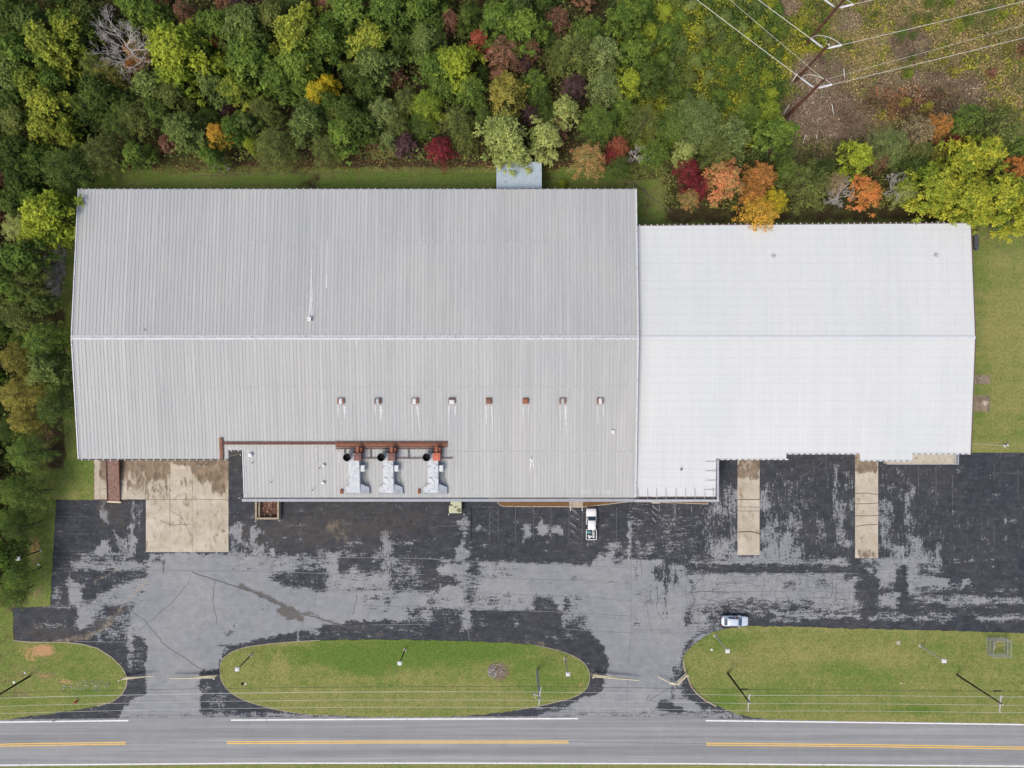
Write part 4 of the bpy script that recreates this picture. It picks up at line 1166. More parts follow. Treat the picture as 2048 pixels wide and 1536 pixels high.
wall_run(mb, [(GX0 + .3, 32.8), (GX1 - .3, 32.8)], 0, zg)
wall_run(mb, [(GX0 + .3, 32.7), (GX0 + .3, GYR)], 0, zg)
wall_run(mb, [(GX0 + .3, GYR), (GX0 + .3, -12.2)], 0, zg)
wall_run(mb, [(GX1 - .3, 32.7), (GX1 - .3, GYR)], 0, zg)
wall_run(mb, [(GX1 - .3, GYR), (GX1 - .3, -18.8)], 0, zg)
wall_run(mb, [(GX0 + .4, -12.3), (-48.5, -12.3)], 0, zg)
wall_run(mb, [(-48.5, -12.2), (-48.5, -10.9)], 0, zg)
wall_run(mb, [(-48.4, -10.95), (-45.3, -10.95)], 0, zg)
wall_run(mb, [(-45.3, -11.0), (-45.3, -18.8)], 0, zg)
wall_run(mb, [(-45.2, -18.8), (GX1 - .4, -18.8)], 0, zg)
mb.build('wall', M['wall'], gw)
# loading doors over the concrete apron and office openings (under the eaves)
for cx, wd in ((-69.0, 0), (-63.5, 4.2), (-56.8, 4.2), (-51.8, 3.4)):
    if wd == 0: continue
    mb = MB()
    mb.box(cx - wd / 2, cx + wd / 2, -12.48, -12.40, .05, 4.4)
    for k in range(9):
        mb.box(cx - wd / 2 + .05, cx + wd / 2 - .05, -12.52, -12.485, .3 + k * .45, .34 + k * .45)
    mb.build('roll_up_door', M['grey_metal'], gw)
for cx in (-6.0, -2.0, 2.0, 6.0, 14.5, 18.0):
    mb = MB(); mb.box(cx - 1.1, cx + 1.1, -18.98, -18.90, 1.0, 2.4)
    f = mb.build('window', M['fascia'], gw)
    mb = MB(); mb.box(cx - 1.0, cx - .03, -19.01, -18.985, 1.08, 2.32); mb.box(cx + .03, cx + 1.0, -19.01, -18.985, 1.08, 2.32)
    mb.build('pane', M['glass'], f)
mb = MB(); mb.box(10.4, 12.2, -18.99, -18.9, .1, 2.3)
d = mb.build('entrance_door', M['grey_metal'], gw)
mb = MB(); mb.box(10.5, 11.25, -19.02, -18.995, .3, 2.2); mb.box(11.35, 12.1, -19.02, -18.995, .3, 2.2)
mb.build('pane', M['glass'], d)
# mansard fascia along the front
mb = MB()
yf = -19.62
x0, x1 = P(484, 0, 6.3)[0], GX1
mb.add([(x0, yf, 6.42), (x1, yf, 6.42), (x1, yf - .50, 6.30), (x0, yf - .50, 6.30), (x0, yf, 6.2), (x1, yf, 6.2), (x1, yf - .62, 4.3), (x0, yf - .62, 4.3)],
       [(3, 2, 1, 0), (2, 3, 7, 6), (0, 1, 5, 4), (1, 2, 6, 5), (3, 0, 4, 7), (4, 5, 6, 7)])
mb.build('fascia', M['fascia'], gw)
mb = MB()
mb.beam((x0 + .4, -19.47, 6.41), (x1, -19.47, 6.41), .12, .05)
mb.build('eave_flashing', M['gutter'], gw)
# spilled sealant streaks on the sheets
mb = MB()
rs = random.Random(8)


def streak(pts_px, w0, w1):
    n = 14
    pts = []
    for k in range(n):
        t = k / (n - 1) * (len(pts_px) - 1)
        a = pts_px[min(int(t), len(pts_px) - 2)]; b = pts_px[min(int(t), len(pts_px) - 2) + 1]
        f = t - min(int(t), len(pts_px) - 2)
        px, py = a[0] + (b[0] - a[0]) * f + rs.uniform(-.25, .25), a[1] + (b[1] - a[1]) * f
        y = P(px, py, 8.0)[1]
        z = zg(y); x, y = P(px, py, z); pts.append((x, y, zg(y) + .06))
    vs = []
    for k, p in enumerate(pts):
        w_ = 1.35 * (w0 + (w1 - w0) * k / (n - 1)) + rs.uniform(-.03, .03)
        vs += [(p[0] - w_ / 2, p[1], p[2]), (p[0] + w_ / 2, p[1], p[2])]
    mb.add(vs, [(2 * k, 2 * k + 1, 2 * k + 3, 2 * k + 2) for k in range(n - 1)])


for pts_, a, b in (([(617, 640), (622, 600), (625, 500)], .28, .06), ([(624, 640), (624, 610), (626, 560)], .2, .05), ([(653, 576), (654, 548)], .22, .16), ([(654, 548), (655, 480)], .10, .05), ([(712, 690), (714, 660)], .12, .05),
                   ([(676, 810), (677, 835)], .2, .05), ([(689, 812), (690, 838)], .28, .05), ([(750, 810), (751, 830)], .16, .05), ([(762, 812), (762, 845)], .26, .06), ([(824, 812), (825, 845)], .14, .05), ([(835, 812), (840, 865)], .2, .05),
                   ([(898, 812), (898, 850)], .18, .05), ([(911, 812), (910, 835)], .26, .05), ([(972, 812), (973, 850)], .16, .05), ([(984, 812), (985, 872)], .18, .05), ([(1046, 812), (1047, 862)], .15, .05), ([(1058, 812), (1058, 850)], .1, .05), ([(1120, 812), (1121, 860)], .12, .05), ([(1131, 812), (1133, 875)], .2, .05),
                   ([(1195, 812), (1196, 850)], .12, .05), ([(1207, 812), (1208, 835)], .12, .05), ([(1062, 915), (1060, 945)], .3, .08), ([(1065, 915), (1068, 940)], .25, .05), ([(632, 895), (634, 925)], .12, .05), ([(700, 930), (692, 960)], .1, .04), ([(678, 905), (680, 935)], .1, .04), ([(470, 890), (520, 893)], .1, .1)):
    streak(pts_, a, b)
mb.build('sealant_streaks', M['streak'], gw)

# ---------------------------------------------------------------- white warehouse
WX0 = GX1 + .14
ww = empty('warehouse', (0, 0, 0), 'bright white ribbed metal roofed warehouse joined to the right end of the grey one', 'warehouse')
we = 78.35
xs_ = {k: P(k, 0, 6.2)[0] for k in (1432, 1572, 1719, 1824)}
WP = [(WX0, we, WYR, 27.0, 27.45), (WX0, xs_[1432], WYR, -19.3, -19.3), (xs_[1432], xs_[1572], WYR, -12.75, -12.75), (xs_[1572], xs_[1719], WYR, -11.8, -11.8), (xs_[1719], xs_[1824], WYR, -12.98, -12.98), (xs_[1824], we, WYR, -11.8, -11.8)]
RSW = [R(1480, 448, 1600, 462, 0.5, 10), E(1500, 470, 60, 30, 0.25, 15), R(1850, 440, 1945, 470, 0.45, 14), R(1600, 446, 1850, 456, 0.3, 8), R(1274, 446, 1480, 454, 0.12, 5)]
roof_part('roof', WP, zw, M['white_roof'], ww, strokes=RSW)
mb = MB()
x = WX0 + .25
while x < we - .1:
    e = -19.25 if x < xs_[1432] else -12.7 if x < xs_[1572] else -11.75 if x < xs_[1719] else -12.93 if x < xs_[1824] else -11.75
    yb = 27.0 + .45 * (x - WX0) / (we - WX0)
    mb.beam((x, yb - .05, zw(yb) + .015), (x, WYR + .2, zw(WYR + .2) + .015), .06, .05)
    mb.beam((x, WYR - .2, zw(WYR - .2) + .015), (x, e, zw(e) + .015), .06, .05)
    x += 0.46
mb.build('sheet_ribs', M['rib_white'], ww)
mb = MB()
for s in (1, -1):
    e = WYR + s * 0.28
    mb.add([(WX0, WYR, WZR + .11), (we + .05, WYR, WZR + .11), (we + .05, e, zw(e) + .09), (WX0, e, zw(e) + .09)], [(0, 1, 2, 3) if s < 0 else (3, 2, 1, 0)])
mb.build('ridge_cap', paint('white_ridge_sheet', (0.62, 0.65, 0.68), 0.04, 0.5), ww)
mb = MB()
for a, b in ((27.45, WYR), (WYR, -11.8)):
    mb.beam((we + .05, a, zw(a) - .05), (we + .05, b, zw(b) - .05), .13, .3)
mb.beam((WX0 + .3, 27.08, zw(27) - .06), (we, 27.53, zw(27.5) - .06), .12, .2)
mb.build('edge_trim', M['brown_trim'], ww)
# gutters with straps along the stepped front
mb = MB(); mk = MB()
for a, b, y in ((xs_[1432] + .5, xs_[1572], -12.82), (xs_[1572] + .1, xs_[1719], -11.87), (xs_[1719], xs_[1824], -13.05), (xs_[1824] + .1, we, -11.87)):
    mb.box(a, b, y - .16, y + .05, zw(y) - .3, zw(y) - .07)
    xx = a + .3
    while xx < b - .1:
        mb.box(xx, xx + .5, y - .18, y + .02, zw(y) - .065, zw(y) - .02, 1)
        xx += 1.0
    mb.build('gutter', [M['fascia'], M['white_metal']], ww)
    mb = MB()
xx = WX0 + .5
while xx < we:
    yb = 27.08 + .45 * (xx - WX0) / (we - WX0)
    mk.box(xx, xx + .12, yb - .05, yb + .22, zw(yb) - .02, zw(yb) + .05)
    xx += 1.02
mk.build('eave_cleats', M['white_metal'], ww)
mb = MB()
wall_run(mb, [(WX0 + .3, 26.7), (we - .3, 27.1)], 0, zw)
wall_run(mb, [(we - .3, 27.0), (we - .3, WYR)], 0, zw)
wall_run(mb, [(we - .3, WYR), (we - .3, -11.4)], 0, zw)
wall_run(mb, [(WX0 + .3, -18.8), (xs_[1432] - .3, -18.8)], 0, zw)
wall_run(mb, [(xs_[1432] - .3, -18.7), (xs_[1432] - .3, -12.4)], 0, zw)
wall_run(mb, [(xs_[1432] - .2, -12.35), (xs_[1572] - .3, -12.35)], 0, zw)
wall_run(mb, [(xs_[1572] - .3, -12.25), (xs_[1572] - .3, -11.4)], 0, zw)
wall_run(mb, [(xs_[1572] - .2, -11.4), (we - .4, -11.4)], 0, zw)
mb.build('wall', M['wall_white'], ww)
for cx, y, wd in ((P(1497, 0)[0], -12.52, 3.4), (P(1733, 0)[0], -11.57, 3.4), (P(1640, 0)[0], -11.57, 3.6)):
    mb = MB(); mb.box(cx - wd / 2, cx + wd / 2, y, y + .08, .1, 4.2)
    for k in range(8):
        mb.box(cx - wd / 2 + .05, cx + wd / 2 - .05, y - .035, y - .005, .4 + k * .48, .44 + k * .48)
    mb.build('roll_up_door', M['grey_metal'], ww)
for cx in (24.5, 28.0, 31.5):
    mb = MB(); mb.box(cx - 1.1, cx + 1.1, -18.98, -18.90, 1.0, 2.4)
    f = mb.build('window', M['fascia'], ww)
    mb = MB(); mb.box(cx - 1.0, cx - .03, -19.01, -18.985, 1.08, 2.32); mb.box(cx + .03, cx + 1.0, -19.01, -18.985, 1.08, 2.32)
    mb.build('pane', M['glass'], f)
# projecting fascia frame with struts
xr = P(1438, 0, 6.3)[0]
mb = MB()
mb.add([(GX1 + .01, -19.75, 6.32), (xr, -19.75, 6.32), (xr, -20.15, 6.25), (GX1 + .01, -20.15, 6.25), (GX1 + .01, -19.85, 4.3), (xr, -19.85, 4.3), (xr, -20.3, 4.3), (GX1 + .01, -20.3, 4.3)],
       [(3, 2, 1, 0), (2, 3, 7, 6), (0, 1, 5, 4), (1, 2, 6, 5), (3, 0, 4, 7), (4, 5, 6, 7)])
mb.box(xr - .34, xr - .003, -19.74, -12.9, 4.3, 6.32)
mb.build('fascia', M['fascia_light'], ww)
mb = MB()
for px in (1276, 1295, 1313, 1332, 1352, 1371, 1390, 1409, 1427):
    x = P(px, 0, 6.3)[0]
    MB().beam((x, -17.8, zw(-17.8) + .07), (x, -19.9, 6.36), .07, .07).build('fascia_strut', M['galv'], ww)
for py in (923, 942, 961, 980):
    y = P(0, py, 6.3)[1]
    MB().beam((P(1411, 0, 6.2)[0], y, zw(y) + .07), (xr - .02, y, 6.37), .08, .07).build('fascia_strut', M['galv'], ww)
mb = MB()
mb.box(WX0, xs_[1432] - .05, -19.62, -19.42, 5.8, 5.95)
mb.build('eave_flashing', M['gutter'], ww)
# flashing between the two roofs
mb = MB()
mb.beam((GX1 + .16, 26.8, zw(26.8) + .06), (GX1 + .16, WYR, zw(WYR) + .06), .10, .1)
mb.beam((GX1 + .16, WYR, zw(WYR) + .06), (GX1 + .16, -19.3, zw(-19.3) + .06), .10, .1)
mb.build('wall_flashing', M['gutter'], ww)

# raised loading dock at the right front corner
dock = empty('loading_dock', (xs_[1824], -12.4, 0), 'raised tan concrete loading dock with steel edge beside the white warehouse front', 'loading dock')


def loc(o, mbx, name, mat, **kw):
    """world coordinate mesh parented to an empty"""
    ob = mbx.build(name, mat, o, **kw)
    m = Matrix.Rotation(o.rotation_euler.z, 4, 'Z')
    ob.matrix_parent_inverse = (Matrix.Translation(o.location) @ m).inverted()
    return ob


mb = MB()
a, b = P(1774, 0, 1.2)[0], P(1911, 0, 1.2)[0]
ys, yn = P(0, 928, 1.2)[1], -11.3
mb.box(a, b, ys, yn, 0.0, 1.2)
loc(dock, mb, 'deck', M['concrete_plain'])
mb = MB()
mb.beam((a, ys - .04, 1.17), (P(1918, 0, 1.2)[0], ys - .04, 1.17), .10, .14)
mb.beam((P(1917, 0, 1.2)[0], ys, 1.17), (P(1917, 0, 1.2)[0], yn, 1.17), .10, .14)
for px in (1911.8, 1914.3):
    mb.beam((P(px, 0, 1.2)[0], ys, 1.15), (P(px, 0, 1.2)[0], yn, 1.15), .12, .06)
loc(dock, mb, 'edge_rail', M['fascia_light'])
mb = MB()
for k in range(5):
    mb.box(P(1912, 0)[0] + .01, P(1917.4, 0)[0], yn - .5 - k * .4, yn - .2 - k * .4, .18 + .18 * (4 - k) - .04, .18 + .18 * (4 - k))
loc(dock, mb, 'step', M['gutter'])

# ================================================================== THINGS ON THE ROOFS
vent_lab = ['square roof vent with white cap and rusty side flanges, leftmost of the row of eight',
            'square roof vent with pale cap and rusty right flange, second from left in row',
            'square roof vent with white cap and thin rusty border, third from left in row',
            'square roof vent with white cap and rust stripe on top edge, fourth from left',
            'fully rusted brown square roof vent, left one of the two all rust vents',
            'fully rusted orange square roof vent, right one of the two all rust vents',
            'square roof vent with grey cap and rusty corners, second from the right of the row',
            'square roof vent with white cap and rusty left flange, rightmost of the row of eight']
for i, px in enumerate((681, 755.5, 829.5, 903.5, 977.5, 1051.5, 1125.5, 1200.5)):
    z0 = zg(P(0, 803, 8)[1])
    x, y = P(px, 802, z0 + .5)
    e = empty('roof_vent', (x, y, z0 - .05), vent_lab[i], 'roof vent', 'square roof vents in a row on the grey roof')
    full = i in (4, 5)
    mb = MB().frust(-.52, .52, -.5, .5, 0, -.44, .44, -.42, .42, .38)
    mb.build('curb', M['rust'] if not full else M['rust_dark'], e)
    cm = M['rust_bright'] if i == 5 else M['rust'] if i == 4 else M['white_metal'] if i in (0, 2, 3, 7) else M['galv']
    dx = {0: (-.30, .26), 1: (-.38, .20), 2: (-.42, .22), 3: (-.46, .46), 6: (-.26, .30), 7: (-.22, .34)}.get(i, (-.46, .46))
    dy = (-.46, .22) if i == 3 else (-.46, .46)
    mb = MB().frust(dx[0], dx[1], dy[0], dy[1], .42, dx[0] * .55, dx[1] * .55, dy[0] * .5, dy[1] * .5, .56)
    mb.box(dx[0], dx[1], dy[0], dy[1], .385, .419)
    mb.build('cap', cm, e)
    if not full:
        fm = M['rust_dark'] if i in (1, 3) else M['rust']
        MB().box(-.56, dx[0] - .02 if dx[0] > -.44 else -.47, -.5, .5, .39, .44).build('flange', fm, e)
        MB().box(dx[1] + .02 if dx[1] < .44 else .47, .56, -.5, .5, .39, .44).build('flange', fm, e)
        if i == 3: MB().box(-.46, .46, .26, .48, .4, .47).build('flange', fm, e)


def roof_xyz(px, py, h=0.0, f=zg):
    z = f(P(px, py, 7.5)[1])
    x, y = P(px, py, z + h)
    return x, y, f(y)


x, y, z = roof_xyz(619, 638, .4)
e = empty('roof_hatch', (x, y, z), 'small white box vent with open dark side on the upper grey slope', 'roof vent')
MB().box(-.3, .3, -.3, .3, -.1, .45).build('housing', M['galv'], e)
MB().box(-.38, .30, -.34, .34, .46, .52).box(.305, .33, -.28, .28, .0, .42, 1).build('hood', [M['white_metal'], M['gutter']], e)
for px, py, r, lab, rust in ((500, 910, .36, 'large round white mushroom vent nearest the roof notch', 0), (646, 931, .27, 'small round white roof cap, upper of the two left of the ducts', 0), (645.5, 966, .28, 'small round white roof cap on a rusty collar, lower of two', 1), (1062, 919, .16, 'tiny bright white pipe cap alone on the lower right of the grey roof', 0)):
    x, y, z = roof_xyz(px, py, .5)
    e = empty('round_vent', (x, y, z), lab, 'roof vent')
    MB().lathe(0, 0, [(r * .7, -.1), (r * .6, .3)], 12).build('pipe_collar', M['rust'] if rust else M['galv'], e)
    MB().lathe(0, 0, [(r, .3), (r, .38), (r * .75, .48), (r * .3, .54)], 16).build('cap', M['white_clean'], e, smooth=True)
for px, py, lab in ((504, 926, 'thin bent dark pipe below the large round white roof vent'), (541, 965, 'thin bent dark pipe in the middle of the left lean-to roof'), (638, 937, 'short dark pipe beside the upper small round cap'), (624, 981, 'short dark pipe stub near the front fascia'), (289, 660, 'small dark pipe stub near the ridge at the far left')):
    x, y, z = roof_xyz(px, py, .3)
    m_ = MB().tube([(0, 0, -.05), (0, 0, .45), (.12, .12, .6), (.3, .16, .55)], .05, 6)
    o = m_.build('vent_pipe', M['gutter']); o.location = (x, y, z); tag(o, lab, 'pipe')
x, y, z = roof_xyz(1226, 864, .2)
e = empty('roof_hatch', (x, y, z), 'small pale square hatch on the lower right of the grey roof', 'roof hatch')
MB().box(-.36, .36, -.4, .4, -.1, .16).build('curb', M['wall'], e)
MB().box(-.3, .3, -.34, .34, .165, .2).build('lid', M['white_metal'], e)
for px, py, lab in ((1547, 513, 'small grey cowl vent on the left part of the white roof'), (1873, 511, 'small grey turbine vent on the right part of the white roof'), (1363, 939, 'tiny dark topped pipe on the lower left of the white roof')):
    x, y, z = roof_xyz(px, py, .4, zw)
    e = empty('small_vent', (x, y, z), lab, 'roof vent')
    r = .12 if px == 1363 else .2
    MB().lathe(0, 0, [(r, -.05), (r * .9, .3)], 10).build('pipe', M['galv'], e)
    MB().lathe(0, 0, [(r * 1.4, .3), (r * 1.5, .42), (r * .5, .5)], 10).build('cowl', M['gutter'] if px == 1363 else M['galv'], e)
x, y, z = P(1883, 443, 5)[0], P(1883, 443, 5)[1], 0
# rusty rails and pipes
rail = empty('pipe_rack', (-20, -10, 7.2), 'long rusty rails and pipes running along the lower grey roof above the ducts', 'pipe rack')


def rl(px0, px1, py, wd, ht, up, mat, name):
    mb_ = MB()
    y = P(0, py, zg(-10) + up)[1]
    mb_.beam((P(px0, 0, 7.2)[0], y, zg(y) + up), (P(px1, 0, 7.2)[0], y, zg(y) + up), wd, ht)
    return loc(rail, mb_, name, mat)


rl(448, 672, 886.5, .45, .18, .16, M['rust_dark'], 'rail')
rl(672, 895, 885.5, .42, .2, .18, M['rust_dark'], 'rail')
rl(672, 895, 890.0, .32, .14, .13, M['rust_bright'], 'rail')
rl(672, 895, 894.0, .16, .18, .2, M['rust'], 'rail')
rl(672, 884, 897.8, .13, .13, .3, M['rust_dark'], 'pipe')
rl(722, 905, 917.0, .13, .13, .3, M['rust_dark'], 'pipe')
mb = MB()
xx = P(442.5 + 1, 0, 7.2)[0]
ya, yb = P(0, 876, 7.3)[1], -12.75
mb.beam((xx, ya, zg(ya) + .2), (xx, yb, zg(yb) + .2), .55, .3)
mb.beam((xx, ya, zg(ya) + .38), (xx, yb, zg(yb) + .38), .2, .06)
loc(rail, mb, 'cross_beam', M['rust'])
for px in (689, 741, 817):
    mb = MB(); xx = P(px, 0, 7.4)[0]; ya, yb = P(0, 898, 7.4)[1], P(0, 917, 7.4)[1]
    mb.beam((xx, ya, zg(ya) + .22), (xx, yb, zg(yb) + .22), .16, .12)
    loc(rail, mb, 'crosspiece', M['gutter'])


# three exhaust units
def unit(px, lab, boxmat, ductmat, motor_px):
    """px = photo column of the stack mouth"""
    x, y = P(px, 915, 9.7)
    z0 = zg(y)
    e = empty('exhaust_unit', (x, y, z0), lab, 'exhaust unit', 'exhaust fans with white ducts on the lower grey roof')
    # vertical open stack
    n = 20
    mb = MB()
    mb.lathe(0, 0, [(.60, 1.25), (.64, 2.3), (.70, 2.36)], n)
    mb.f.pop(); mb.m.pop()
    mb.build('stack', M['grey_metal'], e, smooth=True)
    mb = MB().lathe(0, 0, [(.60, 2.355), (.58, 2.2), (.54, 1.76), (.1, 1.74)], n)
    mb.build('stack_throat', M['black'], e)
    mb = MB().box(-.5, 1.0, -.58, .58, .75, 1.7)
    mb.build('stack_base', M['galv'], e, bevel=.04)
    # fan housing
    mb = MB().box(1.0, 2.2, -.64, .64, .45, 1.85)
    mb.lathe(1.6, 0, [(.45, 1.85), (.42, 1.93)], 14)
    mb.build('fan_housing', boxmat, e, bevel=.06)
    mb = MB().box(1.35, 2.15, .62, 1.45, .5, 1.25).tube([(1.6, .7, 1.42), (1.6, 1.7, 1.42)], .26, 10).tube([(2.1, .7, 1.2), (2.1, 1.5, 1.2)], .14, 8)
    mb.box(1.15, 1.32, .7, 1.3, .45, 1.1)
    mb.build('motor', M['rust_bright'], e)
    mb = MB().tube([(.75, .75, 1.0), (1.15, .95, 1.0), (1.3, 1.4, 1.0)], .09, 8).box(2.25, 2.4, .5, 1.5, .2, 1.0)
    mb.build('linkage', M['rust_dark'], e)
    # white duct running down the slope, widening at the foot
    yb = P(0, 986, 8.0)[1] - y
    ya = -.55
    dz = zg(y + yb) - z0
    xa, xb = .05, 1.85
    mb = MB()
    f0 = yb + 1.5
    zt0, zt1 = 1.55, dz + 1.35
    mb.add([(xa, ya, .3), (xb, ya, .3), (xb, ya, zt0), (xa, ya, zt0), (xa, yb, dz + .3), (xb, yb, dz + .3), (xb, yb, zt1), (xa, yb, zt1)], [(0, 1, 2, 3), (7, 6, 5, 4), (3, 2, 6, 7), (0, 3, 7, 4), (2, 1, 5, 6), (0, 4, 5, 1)])
    mb.build('duct', ductmat, e, bevel=.05)
    mb = MB()
    zl = dz + .55
    for s in (1, -1):
        xe = xb if s > 0 else xa
        xo = xe + s * (1.35 if s > 0 else .85)
        mb.add([(xe, f0, dz + .25 + .1), (xe, yb, dz + .2), (xo, yb, dz + .2), (xo, yb + .8, dz + .25), (xe, f0, zl + .75), (xe, yb, zl + .7), (xo, yb, zl), (xo, yb + .8, zl)],
               [(0, 1, 2, 3), (4, 5, 6, 7), (0, 4, 7, 3), (3, 7, 6, 2), (2, 6, 5, 1), (1, 5, 4, 0)])
    mb.build('flared_hood', M['duct'], e)
    mb = MB()
    w0, w1 = xa - .88, xb + 1.4
    mb.box(w0, w1, yb - .38, yb - .02, dz + .05, dz + .5)
    for k in range(16):
        xx_ = w0 + .1 + k * (w1 - w0 - .2) / 15
        mb.box(xx_ - .03, xx_ + .03, yb - .42, yb - .385, dz + .05, dz + .48)
    mb.build('grille', M['grey_metal'], e)
    mb = MB().box(xb + .003, xb + .72, -2.55, -1.5, .35, 1.0).box(xb + .68, xb + .78, -2.62, -1.42, .3, .9)
    mb.build('side_box', M['white_metal'], e, bevel=.03)
    mb = MB().tube([(xb + .75, -2.6, .2), (xb + .72, -3.4, .1), (xb + .95, -4.4, -.05), (xb + 1.3, -5.0, -.1)], .05, 6)
    mb.build('cable', M['gutter'], e)


unit(693, 'exhaust unit with clean white duct and faded red fan box, left of the three', M['primer_dark'], M['duct'], 0)
unit(761.5, 'exhaust unit with black peeling patches on its white duct, middle of the three', M['primer_dark'], M['duct_peel'], 0)
unit(852.5, 'exhaust unit with bright orange red fan box, right of the three', M['primer'], M['duct_peel'], 0)
for px, lab in ((683, 'orange rusted bracket at the foot of the left exhaust duct'), (838, 'orange rusted bracket at the foot of the right exhaust duct')):
    x, y, z = roof_xyz(px, 983, .2)
    m_ = MB().box(-.22, .22, -.4, .4, -.02, .25).tube([(-.1, -.2, .3), (.15, .0, .42), (0, .4, .3)], .07, 6)
    o = m_.build('bracket', M['rust_bright']); o.location = (x, y, z); tag(o, lab, 'bracket')

# ================================================================== BESIDE THE BUILDINGS
# blue lean-to shed at the back
sx0, sx1 = P(993, 0, 4.6)[0], P(1083, 0, 4.6)[0]
syt, syb = P(0, 324, 4.3)[1], 33.5
sh = empty('shed', ((sx0 + sx1) / 2, syb, 0), 'small pale blue metal roofed lean-to behind the long grey warehouse', 'shed')


def zs(y): return 4.9 - .10 * (y - syb)


mb = MB()
vs = []
for x_ in (sx0, sx1):
    for y_ in (syb, syt):
        vs += [(x_, y_, zs(y_)), (x_, y_, zs(y_) - .1)]
mb.add(vs, [(0, 4, 6, 2), (1, 3, 7, 5), (0, 2, 3, 1), (4, 5, 7, 6), (2, 6, 7, 3), (0, 1, 5, 4)])
loc(sh, mb, 'roof', M['blue_roof'])
mb = MB()
x_ = sx0 + .15
while x_ < sx1:
    mb.beam((x_, syb, zs(syb) + .02), (x_, syt, zs(syt) + .02), .05, .05)
    x_ += .45
loc(sh, mb, 'roof_ribs', M['rib_white'])
mb = MB()
for a, b, c_, d_ in ((sx0 + .1, sx0 + .2, syb, syt - .2), (sx1 - .2, sx1 - .1, syb, syt - .2), (sx0 + .2, sx1 - .2, syt - .3, syt - .2)):
    mb.box(a, b, c_, d_, 0, zs(syt) - .12)
loc(sh, mb, 'wall', M['wall'])
mb = MB().box(sx0 + 2.5, sx0 + 3.5, syt - .19, syt - .12, .05, 2.1)
loc(sh, mb, 'door', M['grey_metal'])
# rusty tank just behind it
x, y = P(1099, 316, 1.2)
e = empty('fuel_tank', (x, y, 0), 'small rusty red horizontal tank on legs beside the blue shed', 'tank')
MB().tube([(-.75, 0, 1.1), (-.7, 0, 1.1), (.7, 0, 1.1), (.75, 0, 1.1)], [.2, .38, .38, .2], 14).build('drum', M['rust'], e, smooth=True)
mb = MB()
for sx_ in (-.5, .5):
    for sy_ in (-1, 1):
        mb.beam((sx_, sy_ * .1, .85), (sx_, sy_ * .45, 0), .07, .07)
mb.build('leg', M['rust_dark'], e)
# white cylinder by the back wall of the white roof
x, y = P(1883, 443, 1.5)
m_ = MB().tube([(-.45, 0, 1.3), (-.4, 0, 1.3), (.4, .03, 1.3), (.45, .03, 1.3)], [.1, .2, .2, .1], 10)
for s in (-.3, .3): m_.beam((s, 0, 1.2), (s, 0, 0), .06, .06)
o = m_.build('gas_bottle', M['white_metal']); o.location = (x, y, 0); tag(o, 'small white horizontal tank behind the white warehouse top edge', 'tank')

# rusty steel yard ramp
x0, y0 = P(228, 1003, .1)
e = empty('yard_ramp', (x0, y0, 0), 'long rusty steel loading ramp on the stained concrete apron', 'ramp', rz=-0.045)
M['ramp'] = paint('faded_ramp_plate', (0.255, 0.165, 0.14), 0.2, 0.85, (0.15, 0.08, 0.065), 0.35, 1.5, 0.15)
wl = 1.12
Lr = -12.4 - y0 + .2
mb = MB()
mb.add([(-wl, 0, .10), (wl, 0, .10), (wl, Lr, 1.25), (-wl, Lr, 1.25), (-wl, 0, .02), (wl, 0, .02), (wl, Lr, 1.05), (-wl, Lr, 1.05)], [(0, 1, 2, 3), (7, 6, 5, 4), (4, 5, 1, 0), (5, 6, 2, 1), (6, 7, 3, 2), (7, 4, 0, 3)])
mb.build('deck', M['ramp'], e)
for s in (-1, 1):
    mb = MB().beam((s * wl, .0, .2), (s * wl, Lr, 1.38), .09, .24)
    mb.build('side_rail', M['rust'] if s > 0 else M['ramp'], e)
    for k in range(3):
        MB().beam((s * wl, Lr * (.35 + .28 * k), .0), (s * wl, Lr * (.35 + .28 * k), .35 + .3 * k), .12, .12).build('leg', M['rust_dark'], e)
mb = MB().box(-wl - .1, wl + .1, -.22, .0, .03, .08)
mb.build('lip', M['gate'], e)

# block walled scrap pit
qx0, qx1 = P(510, 0, 1.15)[0], P(557.6, 0, 1.15)[0]
qy0 = P(0, 1038.8, 1.15)[1]
e = empty('block_bin', ((qx0 + qx1) / 2, qy0, 0), 'open topped buff block walled bin against the front of the grey warehouse', 'bin')
hw = (qx1 - qx0) / 2
for nm_, bx in (('wall', (-hw, -hw + .3, 0, -18.95 - qy0)), ('wall', (hw - .3, hw, 0, -18.95 - qy0)), ('wall', (-hw + .3, hw - .3, 0, .3))):
    MB().box(bx[0], bx[1], bx[2], bx[3], 0, 1.15).build(nm_, M['block'], e)
MB().box(-hw + .55, -hw + .75, .32, -19.0 - qy0, 0.02, .95).build('inner_timber', M['block'], e)
rd = random.Random(4)
mb = MB()
for k in range(420):
    a, b = rd.uniform(-hw + .85, hw - .4), rd.uniform(.4, -19.1 - qy0)
    s = rd.uniform(.04, .16); z = .05 + .35 * rd.random()
    mb.beam((a, b, z), (a + rd.uniform(-.3, .3), b + rd.uniform(-.3, .3), z + rd.uniform(-.05, .1)), s, s * .6, rd.choice((0, 0, 0, 1, 2)))
mb.box(-hw + .8, hw - .32, .32, -19.0 - qy0, .021, .2, 0)
o = mb.build('scrap_pile', [M['rust_dark'], M['primer_dark'], M['block']]); o.location = e.location
tag(o, 'heap of brown scrap and leaves inside the block walled bin', 'scrap pile')
o['kind'] = 'stuff'

